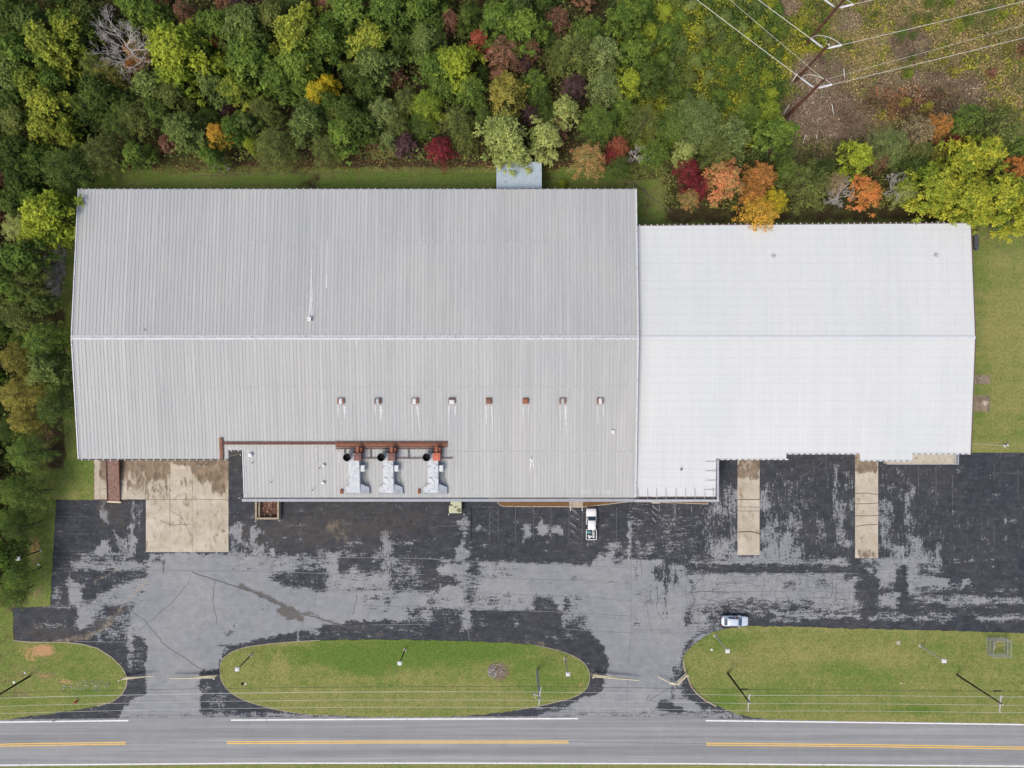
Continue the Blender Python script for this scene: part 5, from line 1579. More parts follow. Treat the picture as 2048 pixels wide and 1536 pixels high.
bol = None
for px, py, lab in ((511, 1042.5, 'short white bollard at the left corner of the block bin'), (558, 1041.5, 'short white bollard at the right corner of the block bin'),
                    (897.5, 1029, 'short white bollard left of the green machine'), (928, 1029, 'short white bollard right of the green machine'),
                    (396, 932, 'short white bollard on the stained apron near the warehouse, left'), (407, 932, 'short white bollard on the stained apron near the warehouse, right'), (478, 996, 'short white bollard at the notch of the grey warehouse'), (454, 1002, 'tiny white bollard at the corner of the concrete apron')):
    x, y = P(px, py, 1.0)
    if bol is None:
        bol = MB().lathe(0, 0, [(.11, 0), (.11, .92), (.08, 1.0), (.03, 1.03)], 10).build('bollard', M['white_clean'])
        o = bol
    else:
        o = bol.copy(); C.objects.link(o)
    o.location = (x, y, 0.02)
    tag(o, lab, 'bollard', 'white bollards by the warehouse front')

# pale green machine
x, y = P(912, 1018, 1.4)
e = empty('compactor', (x, y, 0), 'pale green boxy compactor machine parked under the front eave', 'compactor')
MB().box(-1.25, 1.0, -.75, .6, .15, 1.45).build('body', M['machine'], e, bevel=.08)
MB().box(-.55, 1.0, .6, 1.9, .3, 1.6).build('hopper', M['machine'], e, bevel=.06)
MB().box(-1.0, .2, .65, 1.3, .3, 1.1).build('motor_cover', M['machine'], e, bevel=.05)
mb = MB().prism([(.05, -.15), (.45, -.62), (.85, -.55), (.95, -.1), (.6, .25)], 1.455, 1.475)
mb.prism([(-.6, .35), (.15, .5), (.35, .35), (-.2, .22)], 1.455, 1.475)
mb.build('top_panel', M['machine_dark'], e)
MB().box(-1.1, -.6, 1.3, 2.0, .1, .8).build('pump_box', M['rust'], e)
mb = MB()
for a in (-1.0, .8):
    mb.box(a - .12, a + .12, -.6, 1.6, .0, .16)
mb.build('skid', M['rust_dark'], e)

# planting bed, kerb, entrance rails
BED1 = [(995, 985), (995, 1004), (1000, 1010), (1008, 1012.5), (1138, 1013), (1138, 985)]
BED2 = [(1166, 985), (1166, 1013.5), (1215, 1008), (1262, 1002), (1262, 985)]
BED3 = [(1262, 985), (1262, 1002), (1300, 1003), (1415, 1007), (1415, 985)]
for bd in (BED1, BED2, BED3):
    pts = [P(a, b) for a, b in bd]
    tag(MB().prism(pts[::-1], 0.02, .16).build('mulch_bed', M['mulch']), kind='structure')
mb = MB()
for pl in ([(995, 985), (995, 1004), (1000, 1010), (1008, 1012.5), (1138, 1013)], [(1166, 1013.5), (1215, 1008), (1261, 1002.5), (1300, 1003.5), (1415, 1007.5), (1415, 985)]):
    w_ = [P(a, b) for a, b in pl]
    for a, b in zip(w_[:-1], w_[1:]):
        mb.beam((a[0], a[1], .1), (b[0], b[1], .1), .16, .19)
tag(mb.build('bed_kerb', M['kerb']), kind='structure')
mb = MB()
for pl in ([(1366, 1320), (1368, 1335), (1374, 1352), (1382, 1372), (1392, 1385), (1410, 1400), (1432, 1412)],):
    w_ = [P(a, b) for a, b in pl]
    for a, b in zip(w_[:-1], w_[1:]):
        mb.beam((a[0], a[1], .12), (b[0], b[1], .12), .22, .18)
w_ = [P(a, b) for a, b in smooth_poly(ISL_MID, 1)]
for a, b in zip(w_, w_[1:] + w_[:1]):
    if a[0] < P(620, 0)[0] or a[0] > P(1060, 0)[0]:
        mb.beam((a[0], a[1], .045), (b[0], b[1], .045), .10, .08)
w_ = [P(a, b) for a, b in LAWN_W[6:18]]
for a, b in zip(w_, w_[1:]):
    mb.beam((a[0], a[1], .05), (b[0], b[1], .05), .14, .09)
tag(mb.build('lawn_kerb', M['kerb']), kind='structure')
for i, px in enumerate((1141, 1164.5)):
    x, y = P(px, 1018, 1.0)
    m_ = MB().beam((0, .45, 1.0), (0, -.35, 1.0), .09, .07).beam((0, .42, 0), (0, .42, .97), .07, .07).beam((0, -.32, 0), (0, -.32, .97), .07, .07)
    o = m_.build('handrail', M['white_clean']); o.location = (x, y, .02)
    tag(o, ('short white handrail at the left side' if i == 0 else 'short white handrail at the right side') + ' of the entrance walk', 'handrail', 'entrance handrails')
# small slab under the white front and step
x, y = P(1312, 1003, .2)
tag(MB().box(x - .75, x + .75, y - .35, y + .9, .02, .2).build('door_step', M['concrete_plain']), 'small concrete door step at the white warehouse front bed', 'step')
x, y = P(985, 999, .3)
tag(MB().box(x - .7, x + .7, y - .1, y + .6, .02, .3).build('door_step', M['block']), 'small buff concrete step just left of the long mulch bed', 'step')
# downspouts
dsp = MB().tube([(0, 0, 5.9), (0, 0, .4), (0, -.35, .15)], .06, 8).build('downspout', M['white_metal'])
for i, (x, y, lab) in enumerate(((-48.9, -12.55, 'white downspout at the notch corner of the grey warehouse'), (P(1716, 0)[0], -11.65, 'white downspout left of the second dock strip door'))):
    o = dsp if i == 0 else dsp.copy()
    if i: C.objects.link(o)
    o.location = (x, y, 0); tag(o, lab, 'downspout')
# mast and reel on the north-east lawn
x, y = P(2013, 891, .4)
e = empty('cable_reel', (x, y, 0), 'small pale cable reel on the lawn right of the white warehouse', 'cable reel')
MB().tube([(-.25, -.1, .3), (.25, .1, .3)], .14, 10).build('drum', M['galv'], e)
mb = MB()
for s in (-1, 1):
    mb.tube([(s * .25, s * .1, .3), (s * .28, s * .11, .3)], .3, 12)
mb.build('flange', M['white_metal'], e)
mb = MB().tube([V(1944, 887, .05), V(1975, 889, .05), V(2008, 891, .15)], .03, 5)
o = mb.build('ground_cable', M['wire']); tag(o, 'thin pale cable lying on grass from white warehouse to the reel', 'cable')
# dark grate / equipment at the right wall top
x, y = P(1951, 480, .1)
tag(MB().box(x - .35, x + .45, y - 1.5, y + 1.5, 0, .35).box(x - .2, x + .3, y - 1.9, y - 1.55, 0, .5).build('drain_box', M['gutter']), 'dark narrow drain box along the upper right wall of the white warehouse', 'drain')

# ================================================================== VEHICLES AND PERSON
def loft(mb, secs, n_top=True, mi=0):
    """secs = (x, half width, z bottom, z top, crown)"""
    o = len(mb.v)
    k = None
    for (x, hw_, zb, zt, cr) in secs:
        h = zt - zb
        ring = [(-hw_ * .88, zb), (-hw_, zb + h * .3), (-hw_, zb + h * .68), (-hw_ * .93, zb + h * .92), (-hw_ * .78, zt), (-hw_ * .35, zt + cr), (hw_ * .35, zt + cr), (hw_ * .78, zt), (hw_ * .93, zb + h * .92), (hw_, zb + h * .68), (hw_, zb + h * .3), (hw_ * .88, zb)]
        k = len(ring)
        mb.v += [(x, y, z) for y, z in ring]
    for i in range(len(secs) - 1):
        for j in range(k):
            a, b = o + i * k + j, o + i * k + (j + 1) % k
            mb.f.append((a, a + k, b + k, b)); mb.m.append(mi)
    mb.f.append(tuple(o + j for j in range(k))); mb.f.append(tuple(o + (len(secs) - 1) * k + j for j in reversed(range(k))))
    mb.m += [mi, mi]
    return mb


def wheels(e, pos, r=.34, w_=.22):
    first = None
    for (x, y) in pos:
        s = 1 if y > 0 else -1
        if first is None:
            m_ = MB().tube([(0, -w_ / 2, 0), (0, -w_ / 2 + .03, 0), (0, w_ / 2 - .03, 0), (0, w_ / 2, 0)], [r * .9, r, r, r * .9], 18)
            o = m_.build('wheel', M['rubber'], e, smooth=False)
            rim = MB().tube([(0, -w_ / 2 - .01, 0), (0, w_ / 2 + .01, 0)], [r * .55, r * .55], 12).build('rim', M['chrome'], o)
            first = o
        else:
            o = first.copy(); C.objects.link(o); o.parent = e
            rc_ = first.children[0].copy(); C.objects.link(rc_); rc_.parent = o
        o.location = (x, y, r)


# white sedan-like car
cx, cy = P(1470.5, 1243.2, 1.0)
car = empty('parked_car', (cx, cy, 0.03), 'white hatchback car parked along the lawn edge facing right with a person at its side', 'car', rz=math.radians(-1.0))
mb = MB()
loft(mb, [(-2.42, .55, .38, .72, .0), (-2.38, .74, .30, .86, .01), (-2.2, .86, .24, .98, .02), (-1.7, .92, .22, 1.02, .02), (-.6, .93, .2, .99, .02), (.7, .93, .2, .96, .03), (1.2, .91, .22, .93, .05), (1.8, .88, .24, .86, .05), (2.2, .79, .28, .76, .04), (2.4, .6, .32, .66, .02), (2.46, .4, .36, .6, 0)])
mb.build('body', M['car_white'], car, smooth=True)
mb = MB()
loft(mb, [(-2.02, .74, .9, 1.0, .0), (-1.45, .73, .9, 1.32, .03), (-1.2, .66, .9, 1.43, .05), (-.3, .66, .9, 1.47, .05), (.35, .65, .9, 1.42, .04), (.62, .68, .9, 1.30, .03), (1.22, .78, .88, .95, .02)])
mb.build('cabin', M['car_white'], car, smooth=True)
MB().add([(.42, -.55, 1.43), (.42, .55, 1.43), (1.16, .70, 1.03), (1.16, -.70, 1.03), (.8, 0, 1.29)], [(0, 4, 1), (1, 4, 2), (2, 4, 3), (3, 4, 0)]).build('windscreen', M['glass_teal'], car)
MB().add([(-1.50, -.56, 1.36), (-1.50, .56, 1.36), (-1.98, .64, 1.06), (-1.98, -.64, 1.06)], [(0, 3, 2, 1)]).build('rear_window', M['glass'], car)
for s in (-1, 1):
    for xa, xb, xc, xd in ((-1.35, -.45, -1.2, -.4), (-.38, .85, -.34, .42)):
        vs = [(xa, s * .79, 1.03), (xb, s * .80, 1.0), (xd, s * .685, 1.38), (xc, s * .685, 1.38)]
        MB().add(vs, [(0, 1, 2, 3) if s < 0 else (3, 2, 1, 0)]).build('side_window', M['glass'], car)
    MB().box(.62, .82, min(s * .93, s * 1.12), max(s * .93, s * 1.12), .95, 1.1).build('mirror', M['car_white'], car, bevel=.03)
    MB().box(2.16, 2.38, min(s * .5, s * .74), max(s * .5, s * .74), .66, .76).build('headlight', M['head_lens'], car, bevel=.02)
    MB().box(-2.43, -2.3, min(s * .52, s * .76), max(s * .52, s * .76), .72, .93).build('tail_light', M['lamp_lens'], car, bevel=.02)
    MB().beam((-1.1, s * .6, 1.475), (.25, s * .6, 1.475), .04, .03).build('roof_rail', M['chrome'], car)
MB().box(-2.47, -2.41, -.6, .6, .38, .62).build('bumper', M['plastic'], car)
MB().box(2.44, 2.49, -.42, .42, .42, .6).build('grille', M['plastic'], car)
wheels(car, [(-1.45, .82), (-1.45, -.82), (1.45, .82), (1.45, -.82)], .33)

# white pickup
cx, cy = P(1183, 1048.5, 1.1)
trk = empty('pickup_truck', (cx, cy, 0.03), 'white pickup truck with a loaded open bed parked facing the warehouse entrance', 'pickup truck', rz=math.radians(90.0))
mb = MB()
loft(mb, [(-.1, .93, .45, 1.14, .0), (.9, .94, .42, 1.14, .01), (1.2, .94, .42, 1.14, .03), (2.2, .93, .45, 1.10, .04), (2.62, .86, .5, 1.02, .03), (2.76, .66, .55, .9, .01)])
mb.build('body', M['truck_white'], trk, smooth=True)
mb = MB()
loft(mb, [(-.86, .80, .9, 1.72, .0), (-.80, .72, .9, 1.80, .02), (-.2, .72, .9, 1.82, .03), (.6, .72, .9, 1.79, .03), (.78, .73, .9, 1.70, .02), (1.36, .82, .9, 1.17, .02)])
mb.build('cab', M['truck_white'], trk, smooth=True)
MB().add([(.80, -.58, 1.74), (.80, .58, 1.74), (1.40, .76, 1.21), (1.40, -.76, 1.21)], [(0, 3, 2, 1)]).add([(1.10, 0, 1.515)], []).build('windscreen', M['glass'], trk)
MB().add([(-.885, -.6, 1.3), (-.885, .6, 1.3), (-.87, .56, 1.68), (-.87, -.56, 1.68)], [(0, 1, 2, 3)]).build('rear_window', M['glass'], trk)
for s in (-1, 1):
    for xa, xb, xc, xd in ((-.75, .0, -.7, .0), (.08, 1.12, .08, .72)):
        vs = [(xa, s * .86, 1.2), (xb, s * .865, 1.2), (xd, s * .74, 1.68), (xc, s * .74, 1.68)]
        MB().add(vs, [(0, 1, 2, 3) if s < 0 else (3, 2, 1, 0)]).build('side_window', M['glass'], trk)
    MB().box(.98, 1.18, min(s * .97, s * 1.2), max(s * .97, s * 1.2), 1.2, 1.45).build('mirror', M['plastic'], trk, bevel=.03)
    MB().box(2.5, 2.74, min(s * .5, s * .82), max(s * .5, s * .82), .86, 1.0).build('headlight', M['head_lens'], trk, bevel=.02)
    MB().box(-2.84, -2.76, min(s * .78, s * .93), max(s * .78, s * .93), .75, 1.1).build('tail_light', M['lamp_lens'], trk)
    mb = MB().box(-2.78, -.92, min(s * .85, s * .95), max(s * .85, s * .95), .48, 1.14)
    mb.build('bed_side', M['truck_white'], trk, bevel=.04)
MB().box(-2.80, -2.70, -.795, .795, .55, 1.12).build('tailgate', M['truck_white'], trk, bevel=.02)
MB().box(-2.695, -.93, -.795, .795, .5, .66).build('bed_floor', M['bed'], trk)
MB().box(2.62, 2.84, -.82, .82, .42, .62).box(-2.95, -2.81, -.85, .85, .42, .6).build('bumper', M['chrome'], trk, bevel=.02)
wheels(trk, [(-1.85, .82), (-1.85, -.82), (1.8, .82), (1.8, -.82)], .38, .25)


def inbed(dx, dy, dz=.66 + .03):
    return (cx - dy, cy + dx, dz)


tcx, tcy = cx, cy
o = MB().box(-.3, .3, -.22, .22, 0, .4).box(-.32, .32, -.24, .24, .4, .45).build('storage_tote', M['teal'], bevel=.02); o.location = inbed(-1.45, .45); tag(o, 'teal lidded tote in the bed of the white pickup behind the cab', 'tote')
for k, (dx, dy) in enumerate(((-2.1, .48), (-2.4, .38), (-2.2, .1))):
    if k == 0:
        bk = MB().lathe(0, 0, [(.13, 0), (.155, .36), (.165, .37), (.165, .4), (.05, .41)], 14).build('bucket', M['white_bucket']); o = bk
    else:
        o = bk.copy(); C.objects.link(o)
    o.location = inbed(dx, dy)
    tag(o, ('white plastic bucket nearest the teal tote in the pickup bed', 'white plastic bucket nearest the tailgate of the pickup bed', 'white plastic bucket nearest the white cases in the pickup bed')[k], 'bucket', 'white buckets in the pickup bed')
mb = MB()
for k in range(8):
    mb.box(-.2, .2, -.75 + k * .19, -.75 + k * .19 + .11, .0, .3 + .05 * (k % 3))
o = mb.build('stacked_cases', M['white_bucket'], bevel=.015); o.location = inbed(-1.75, -.35); tag(o, 'row of narrow white cases along the right side of the pickup bed', 'cases')
o = MB().box(-.25, .2, -.2, .2, 0, .3).build('tool_bag', M['plastic'], bevel=.04); o.location = inbed(-1.15, -.45); tag(o, 'dark tool bag tucked behind the pickup cab', 'bag')
o = MB().box(-.12, .12, -.14, .14, 0, .22).build('tan_box', M['block'], bevel=.01); o.location = inbed(-1.12, .5); tag(o, 'small tan cardboard box behind the pickup cab', 'box')

# person standing at the driver's door
px_, py_ = P(1468, 1228, 0)
per = empty('person', (px_, py_, .02), 'person in lavender grey top and dark trousers leaning at the side of the white car', 'person')


def skin_body(name, verts, edges, radii, mat, parent):
    me = bpy.data.meshes.new(name)
    me.from_pydata(verts, edges, [])
    o = bpy.data.objects.new(name, me)
    C.objects.link(o); o.parent = parent
    md = o.modifiers.new('skin', 'SKIN')
    sv = me.skin_vertices[0].data
    for i, r in enumerate(radii):
        sv[i].radius = (r, r * (.75 if r > .13 else .95))
        sv[i].use_root = (i == 0)
    ss = o.modifiers.new('sub', 'SUBSURF'); ss.levels = 1; ss.render_levels = 2
    me.materials.append(mat)
    return o


# facing south (-y) toward the car, right hand on the roof edge
bv = [(0, 0, .94), (0, -.01, 1.15), (0, -.05, 1.38), (0, -.07, 1.47), (0, -.09, 1.56), (0, -.10, 1.66), (0, -.10, 1.76),
      (-.19, -.05, 1.40), (-.24, -.20, 1.20), (-.20, -.42, 1.16), (-.19, -.50, 1.16), (.19, -.05, 1.40), (.26, -.08, 1.14), (.28, -.22, .95), (.28, -.27, .90),
      (-.09, 0, .88), (-.11, .0, .48), (-.12, .03, .09), (-.12, -.12, .05), (.09, 0, .88), (.12, .04, .48), (.13, .10, .09), (.13, -.05, .05)]
be = [(0, 1), (1, 2), (2, 3), (3, 4), (4, 5), (5, 6), (2, 7), (7, 8), (8, 9), (9, 10), (2, 11), (11, 12), (12, 13), (13, 14), (0, 15), (15, 16), (16, 17), (17, 18), (0, 19), (19, 20), (20, 21), (21, 22)]
br = [.15, .145, .155, .06, .07, .105, .085, .07, .05, .037, .032, .07, .05, .037, .032, .09, .062, .045, .04, .09, .062, .045, .04]
skin_body('body', bv, be, br, M['skin'], per)
skin_body('shirt', [bv[0], bv[1], (0, -.05, 1.40), bv[7], bv[8], (-.21, -.36, 1.17), bv[11], bv[12], (.275, -.17, 1.02)], [(0, 1), (1, 2), (2, 3), (3, 4), (4, 5), (2, 6), (6, 7), (7, 8)], [.165, .16, .17, .085, .065, .052, .085, .065, .052], M['shirt'], per)
skin_body('trousers', [(0, 0, .95), bv[15], bv[16], bv[17], bv[19], bv[20], bv[21]], [(0, 1), (1, 2), (2, 3), (0, 4), (4, 5), (5, 6)], [.165, .10, .078, .068, .10, .078, .068], M['trousers'], per)
hb = MB()
for i in range(7):
    pass
hb.tube([(0, -.075, 1.60), (0, -.08, 1.68), (0, -.095, 1.765), (0, -.10, 1.81), (0, -.10, 1.835)], [.085, .108, .098, .06, .01], 12)
hb.build('hair', M['hair'], per, smooth=True)
for i, bx_ in enumerate((-.12, .13)):
    yy = -.05 if i == 0 else .03
    MB().box(bx_ - .05, bx_ + .05, yy - .17, yy + .1, 0, .09).build('shoe', M['plastic'], per, bevel=.03)
mb = MB()
for hx, hy, hz in ((-.19, -.52, 1.16), (.28, -.29, .88)):
    for k in range(4):
        mb.tube([(hx - .03 + k * .02, hy, hz), (hx - .034 + k * .022, hy - .06 - .01 * (k in (1, 2)), hz - .01), (hx - .034 + k * .022, hy - .09 - .01 * (k in (1, 2)), hz - .035)], [.010, .009, .007], 6)
    mb.tube([(hx + .035, hy + .04, hz), (hx + .065, hy, hz - .01), (hx + .06, hy - .03, hz - .02)], [.012, .010, .008], 6)
mb.build('hands', M['skin'], per)

# ================================================================== GATES
def gate(name_lab, hx, hy, tx, ty, h=1.25, bend=None):
    a = Vector((*P(hx, hy), 0)); b = Vector((*P(tx, ty), 0))
    e = empty('swing_gate', tuple(a), name_lab, 'gate', 'cream pipe swing gates across the driveways')
    MB().tube([(0, 0, 0), (0, 0, h + .55)], .11, 12).build('post', M['gate'], e)
    d = b - a
    if bend:
        m_ = Vector((*P(*bend), 0)) - a
    for k, z in enumerate((.45, .9, 1.35)):
        if bend:
            u = d.normalized()
            q = m_ + Vector((.35, .1, 0)) * (k - 1) * .8
            p3 = d + Vector((0, 0, .75))
            pts = [(0, 0, z), (q.x, q.y, z * .55 + .35), (q.x * .7 + p3.x * .3, q.y * .85 + p3.y * .15, .7)] + ([tuple(p3)] if k == 1 else [])
        else:
            pts = [(0, 0, z), (d.x, d.y, .9 + (k - 1) * .04)]
        MB().tube(pts, .075, 8).build('rail', M['gate'], e)
    if not bend:
        mb = MB()
        for t in (.06, .5):
            mb.tube([(d.x * t, d.y * t, .45 + (.86 - .45) * t), (d.x * t, d.y * t, 1.35 + (.94 - 1.35) * t)], .035, 6)
        mb.build('brace', M['gate'], e)
    return e


gate('cream pipe gate at the left edge of the left driveway', 249, 1353, 313, 1347)
gate('cream pipe gate at the right edge of the left driveway', 436, 1349, 344, 1352)
gate('straight cream pipe gate at the left edge of the right driveway', 1184, 1347, 1276, 1356)
gate('bent cream pipe gate at the right edge of the right driveway', 1371, 1344, 1314, 1350, bend=(1350, 1365))

# ================================================================== LAMP POLES, UTILITY POLES, WIRES
def lamp(bx, by, h, lab, mat, head=None):
    x, y = P(bx, by)
    e = empty('lamp_post', (x, y, 0), lab, 'lamp post', 'lamp posts on the lawns')
    MB().tube([(0, 0, 0), (0, 0, h * .5), (0, 0, h - .25)], [.13, .10, .07], 10).build('pole', mat, e)
    MB().lathe(0, 0, [(.3, 0), (.3, .12), (.15, .16)], 12).build('base', M['concrete_plain'], e)
    MB().box(-.36, .36, -.33, .33, h - .25, h).box(-.25, .25, -.22, .22, h + .003, h + .07).build('lamp_head', M['white_metal'], e, bevel=.05)
    return e


lamp(81, 1101, 5.6, 'dark lamp post with pale square head beside the trees at the left', M['pole_black'])
lamp(502, 1310, 6.1, 'dark lamp post near the left end of the middle lawn island', M['pole_black'])
lamp(810, 1300, 5.8, 'dark lamp post in the brightest green part of the middle island', M['pole_black'])
lamp(1130, 1317, 6.6, 'pale lamp post near the right end of the middle lawn island', M['pole_grey'])
lamp(1430, 1271, 7.1, 'pale grey lamp post just below the white car on the right lawn', M['pole_grey'])
lamp(1840, 1291, 6.8, 'thin pale lamp post on the right lawn left of the wire cage', M['pole_grey'])

PT = []
UP = [(60, 1352, 'dark wooden utility pole at the lower left corner', 'pole_dark', .17), (1074, 1340, 'pale grey utility pole with transformer bracket on the middle island', 'pole_grey', .24), (1455, 1346, 'dark wooden utility pole near the left end of the right lawn', 'pole_dark', .18), (1913, 1349, 'dark wooden utility pole at the lower right with pale crossarm', 'pole_dark', .16)]
for i, (bx, by, lab, mt, r) in enumerate(UP):
    x, y = P(bx, by)
    e = empty('utility_pole', (x, y, 0), lab, 'utility pole', 'utility poles along the road')
    MB().tube([(0, 0, 0), (0, 0, 6), (0, 0, 11.2)], [r, r * .85, r * .65], 12).build('pole', M[mt], e)
    MB().beam((.12, 1.25, 10.75), (-.12, -1.4, 10.75), .13, .12).build('crossarm', M['crossarm'], e)
    for yy in (1.2, .02, -1.35):
        MB().lathe(.0 + yy * .09, yy, [(.05, 10.8), (.11, 10.9), (.06, 10.98), (.11, 11.06), (.06, 11.2)] if yy != .02 else [(.06, 11.2), (.12, 11.3), (.06, 11.38), (.1, 11.46), (.05, 11.55)], 10).build('insulator', M['insul'], e)
    mb = MB().beam((.05, .7, 10.7), (0, 0, 10.0), .05, .05).beam((-.05, -.7, 10.7), (0, 0, 10.0), .05, .05)
    mb.build('arm_brace', M['galv'], e)
    if i == 1:
        MB().beam((-.95, .3, 10.0), (0, 0, 10.0), .08, .08).beam((-.95, .3, 10.0), (-.5, -.5, 10.0), .06, .06).build('bracket', M['crossarm'], e)
        MB().lathe(-.85, .3, [(.14, 9.5), (.16, 9.6), (.16, 10.0), (.1, 10.1)], 12).build('transformer', M['galv'], e)
        MB().beam((.35, 1.35, 9.6), (.05, -.6, 9.6), .12, .1).build('lower_arm', M['crossarm'], e)
    PT.append((x, y))


def span(a, b, sag, n=24):
    a, b = Vector(a), Vector(b)
    return [a.lerp(b, k / n) - Vector((0, 0, sag * 4 * (k / n) * (1 - k / n))) for k in range(n + 1)]


def wire_run(dy, z, r, mat, lab, sag=1.0, grp='overhead wires along the road', ends=None):
    pts = [(PT[0][0] - 95, PT[0][1] + dy + .8, z)] + [(x + dy * .09, y + dy, z) for x, y in PT] + [(PT[3][0] + 60, PT[3][1] + dy - .5, z)]
    path = []
    for a, b in zip(pts[:-1], pts[1:]):
        L = (Vector(b) - Vector(a)).length
        path += span(a, b, sag * (L / 93) ** 2)[:-1]
    path.append(Vector(pts[-1]))
    o = MB().tube(path, r, 5).build('overhead_wire', mat)
    tag(o, lab, 'wire', grp)
    return o


wire_run(1.2, 11.2, .024, M['wire'], 'pale overhead wire on the arm end nearest the warehouse')
wire_run(.02, 11.55, .024, M['wire'], 'pale overhead wire on the middle of the crossarms')
wire_run(-1.35, 11.2, .024, M['wire'], 'pale overhead wire on the arm end nearest the road')
wire_run(.16, 8.9, .014, M['wire'], 'thinnest pale wire fixed below the crossarms', .8)
cb = wire_run(.2, 7.0, .030, M['wire_dark'], 'black communication cable lowest on the utility poles', .7)
for px in (1489, 1995):
    xx = P(px, 0, 6.9)[0]
    pr, nx_ = (PT[2], PT[3])
    t = (xx - pr[0]) / (nx_[0] - pr[0])
    yy = pr[1] + (nx_[1] - pr[1]) * t + .2
    o = MB().tube([(xx - .6, yy, 6.86), (xx + .6, yy, 6.86)], .12, 10).build('splice_case', M['pole_black'], cb)

# transmission structure
TP = [(1572, 234, 14.8, 11.5, (1630, 172), 'front'), (1588, 164, 13.2, 11.8, (1645, 95), 'middle'), (1608, 92, 15.5, 12.0, (1668, 14), 'rear')]
DL = (-57, -46); DR2 = (385, -102)
wires_spec = []
for i, (bx, by, h, za, ap, nm) in enumerate(TP):
    x, y = P(bx, by)
    lab = {'front': 'brown transmission pole of the three nearest the warehouse, with white insulator strings', 'middle': 'brown transmission pole standing between the other two', 'rear': 'brown transmission pole farthest from the warehouse, cut by the top edge'}[nm]
    e = empty('transmission_pole', (x, y, 0), lab, 'transmission pole', 'three brown transmission poles')
    MB().tube([(0, 0, 0), (0, 0, h * .5), (0, 0, h)], [.30, .24, .17], 14).build('pole', M['pole_brown'], e)
    if nm == 'middle':
        MB().lathe(0, 0, [(.17, h), (.17, h + .02), (.05, h + .06)], 12).build('cap', M['crossarm'], e)
    # directions in world for the wires leaving left (north-west) and right (east-north-east)
    for side in (-1, 1):
        if side < 0:
            dd = Vector((-57, 46, 0)).normalized()
        else:
            dd = Vector((385, 102, 0)).normalized()
        a = dd * .35 + Vector((0, 0, za)); b = dd * 2.9 + Vector((0, 0, za - .15))
        mb = MB()
        n = 16
        prof = []
        rad = []
        for k in range(n * 2 + 1):
            t = k / (n * 2)
            prof.append(a.lerp(b, .12 + .88 * t)); rad.append(.18 if k % 2 else .07)
        mb.tube([a] + prof, [.04] + rad, 10)
        mb.build('insulator_string', M['insul'], e)
        wires_spec.append((Vector((x, y, 0)) + b, dd, nm, side))
    dl = Vector((-57, 46, 0)).normalized(); dr = Vector((385, 102, 0)).normalized()
    p0 = dl * 2.9 + Vector((0, 0, za - .15)); p3 = dr * 2.9 + Vector((0, 0, za - .15))
    up = Vector((0, 1.9, -1.1))
    pts = []
    for k in range(17):
        t = k / 16
        q = p0 * (1 - t) ** 3 + (p0 + up + (0.6 * (p3 - p0) * .5)) * 3 * t * (1 - t) ** 2 + (p3 + up * .9 - (p3 - p0) * .2) * 3 * t * t * (1 - t) + p3 * t ** 3
        pts.append(q)
    MB().tube(pts, .05, 6).build('jumper', M['wire'], e)
    MB().tube([pts[8], (0, 0, za + .9)], .03, 5).build('jumper_strut', M['wire'], e)
for (p, dd, nm, side) in wires_spec:
    L = 150 if side > 0 else 120
    q = p + dd * L
    o = MB().tube(span(p, (q.x, q.y, p.z + (0.0)), 3.0 if side > 0 else 2.0, 30), .042, 6).build('power_line', M['wire'])
    tag(o, 'thick pale power line running ' + ('right' if side > 0 else 'up left') + ' from the ' + {'front': 'nearest', 'middle': 'middle', 'rear': 'farthest'}[nm] + ' brown transmission pole', 'wire', 'transmission power lines')
x, y = P(1572, 234)
for dd, L, lab in ((Vector((-57, 51, 0)).normalized(), 120, 'thin shield wire running up left from the nearest transmission pole top'), (Vector((396, 113, 0)).normalized(), 150, 'thin shield wire running right from the nearest transmission pole top')):
    q = Vector((x, y, 14.7)) + dd * L
    tag(MB().tube(span((x, y, 14.7), tuple(q), 1.5, 24), .022, 5).build('shield_wire', M['wire']), lab, 'wire')
gl = [((1580, 171), (1594.6, 146.4), 1, 'beside the middle pole'), ((1690, 159), (1687.6, 137.7), 1, 'right of the nearest pole, standing alone in dry grass'), ((1667.7, 229.5), (1664, 209.7), 0, 'below right of the nearest pole in brown grass'), ((1567, 228), (1578.5, 209.7), 0, 'touching the foot of the nearest pole'), ((1561, 290), (1572, 268), 0, 'lowest left of the group in brown brush'), ((1606, 288), (1611, 270), 0, 'middle one of the three lowest'), ((1633, 287), (1634, 271), 0, 'right one of the three lowest')]
for k, (g0, g1, tp, lab) in enumerate(gl):
    a = V(*g0, 0); b = V(*g1, 2.2)
    e = empty('guy_wire', tuple(a), 'white guy wire guard ' + lab, 'guy wire', 'white guarded guy wires of the transmission poles')
    MB().tube([(0, 0, 0), tuple(b - a)], .07, 8).build('guard', M['white_clean'], e)
    if k in (0, 2, 4, 6):
        bx, by, h = TP[1 if tp else 0][:3]
        t_ = V(bx, by, 0) + Vector((0, 0, h - .5))
        MB().tube([tuple(b - a), tuple(t_ - a)], .014, 4).build('cable', M['wire'], e)

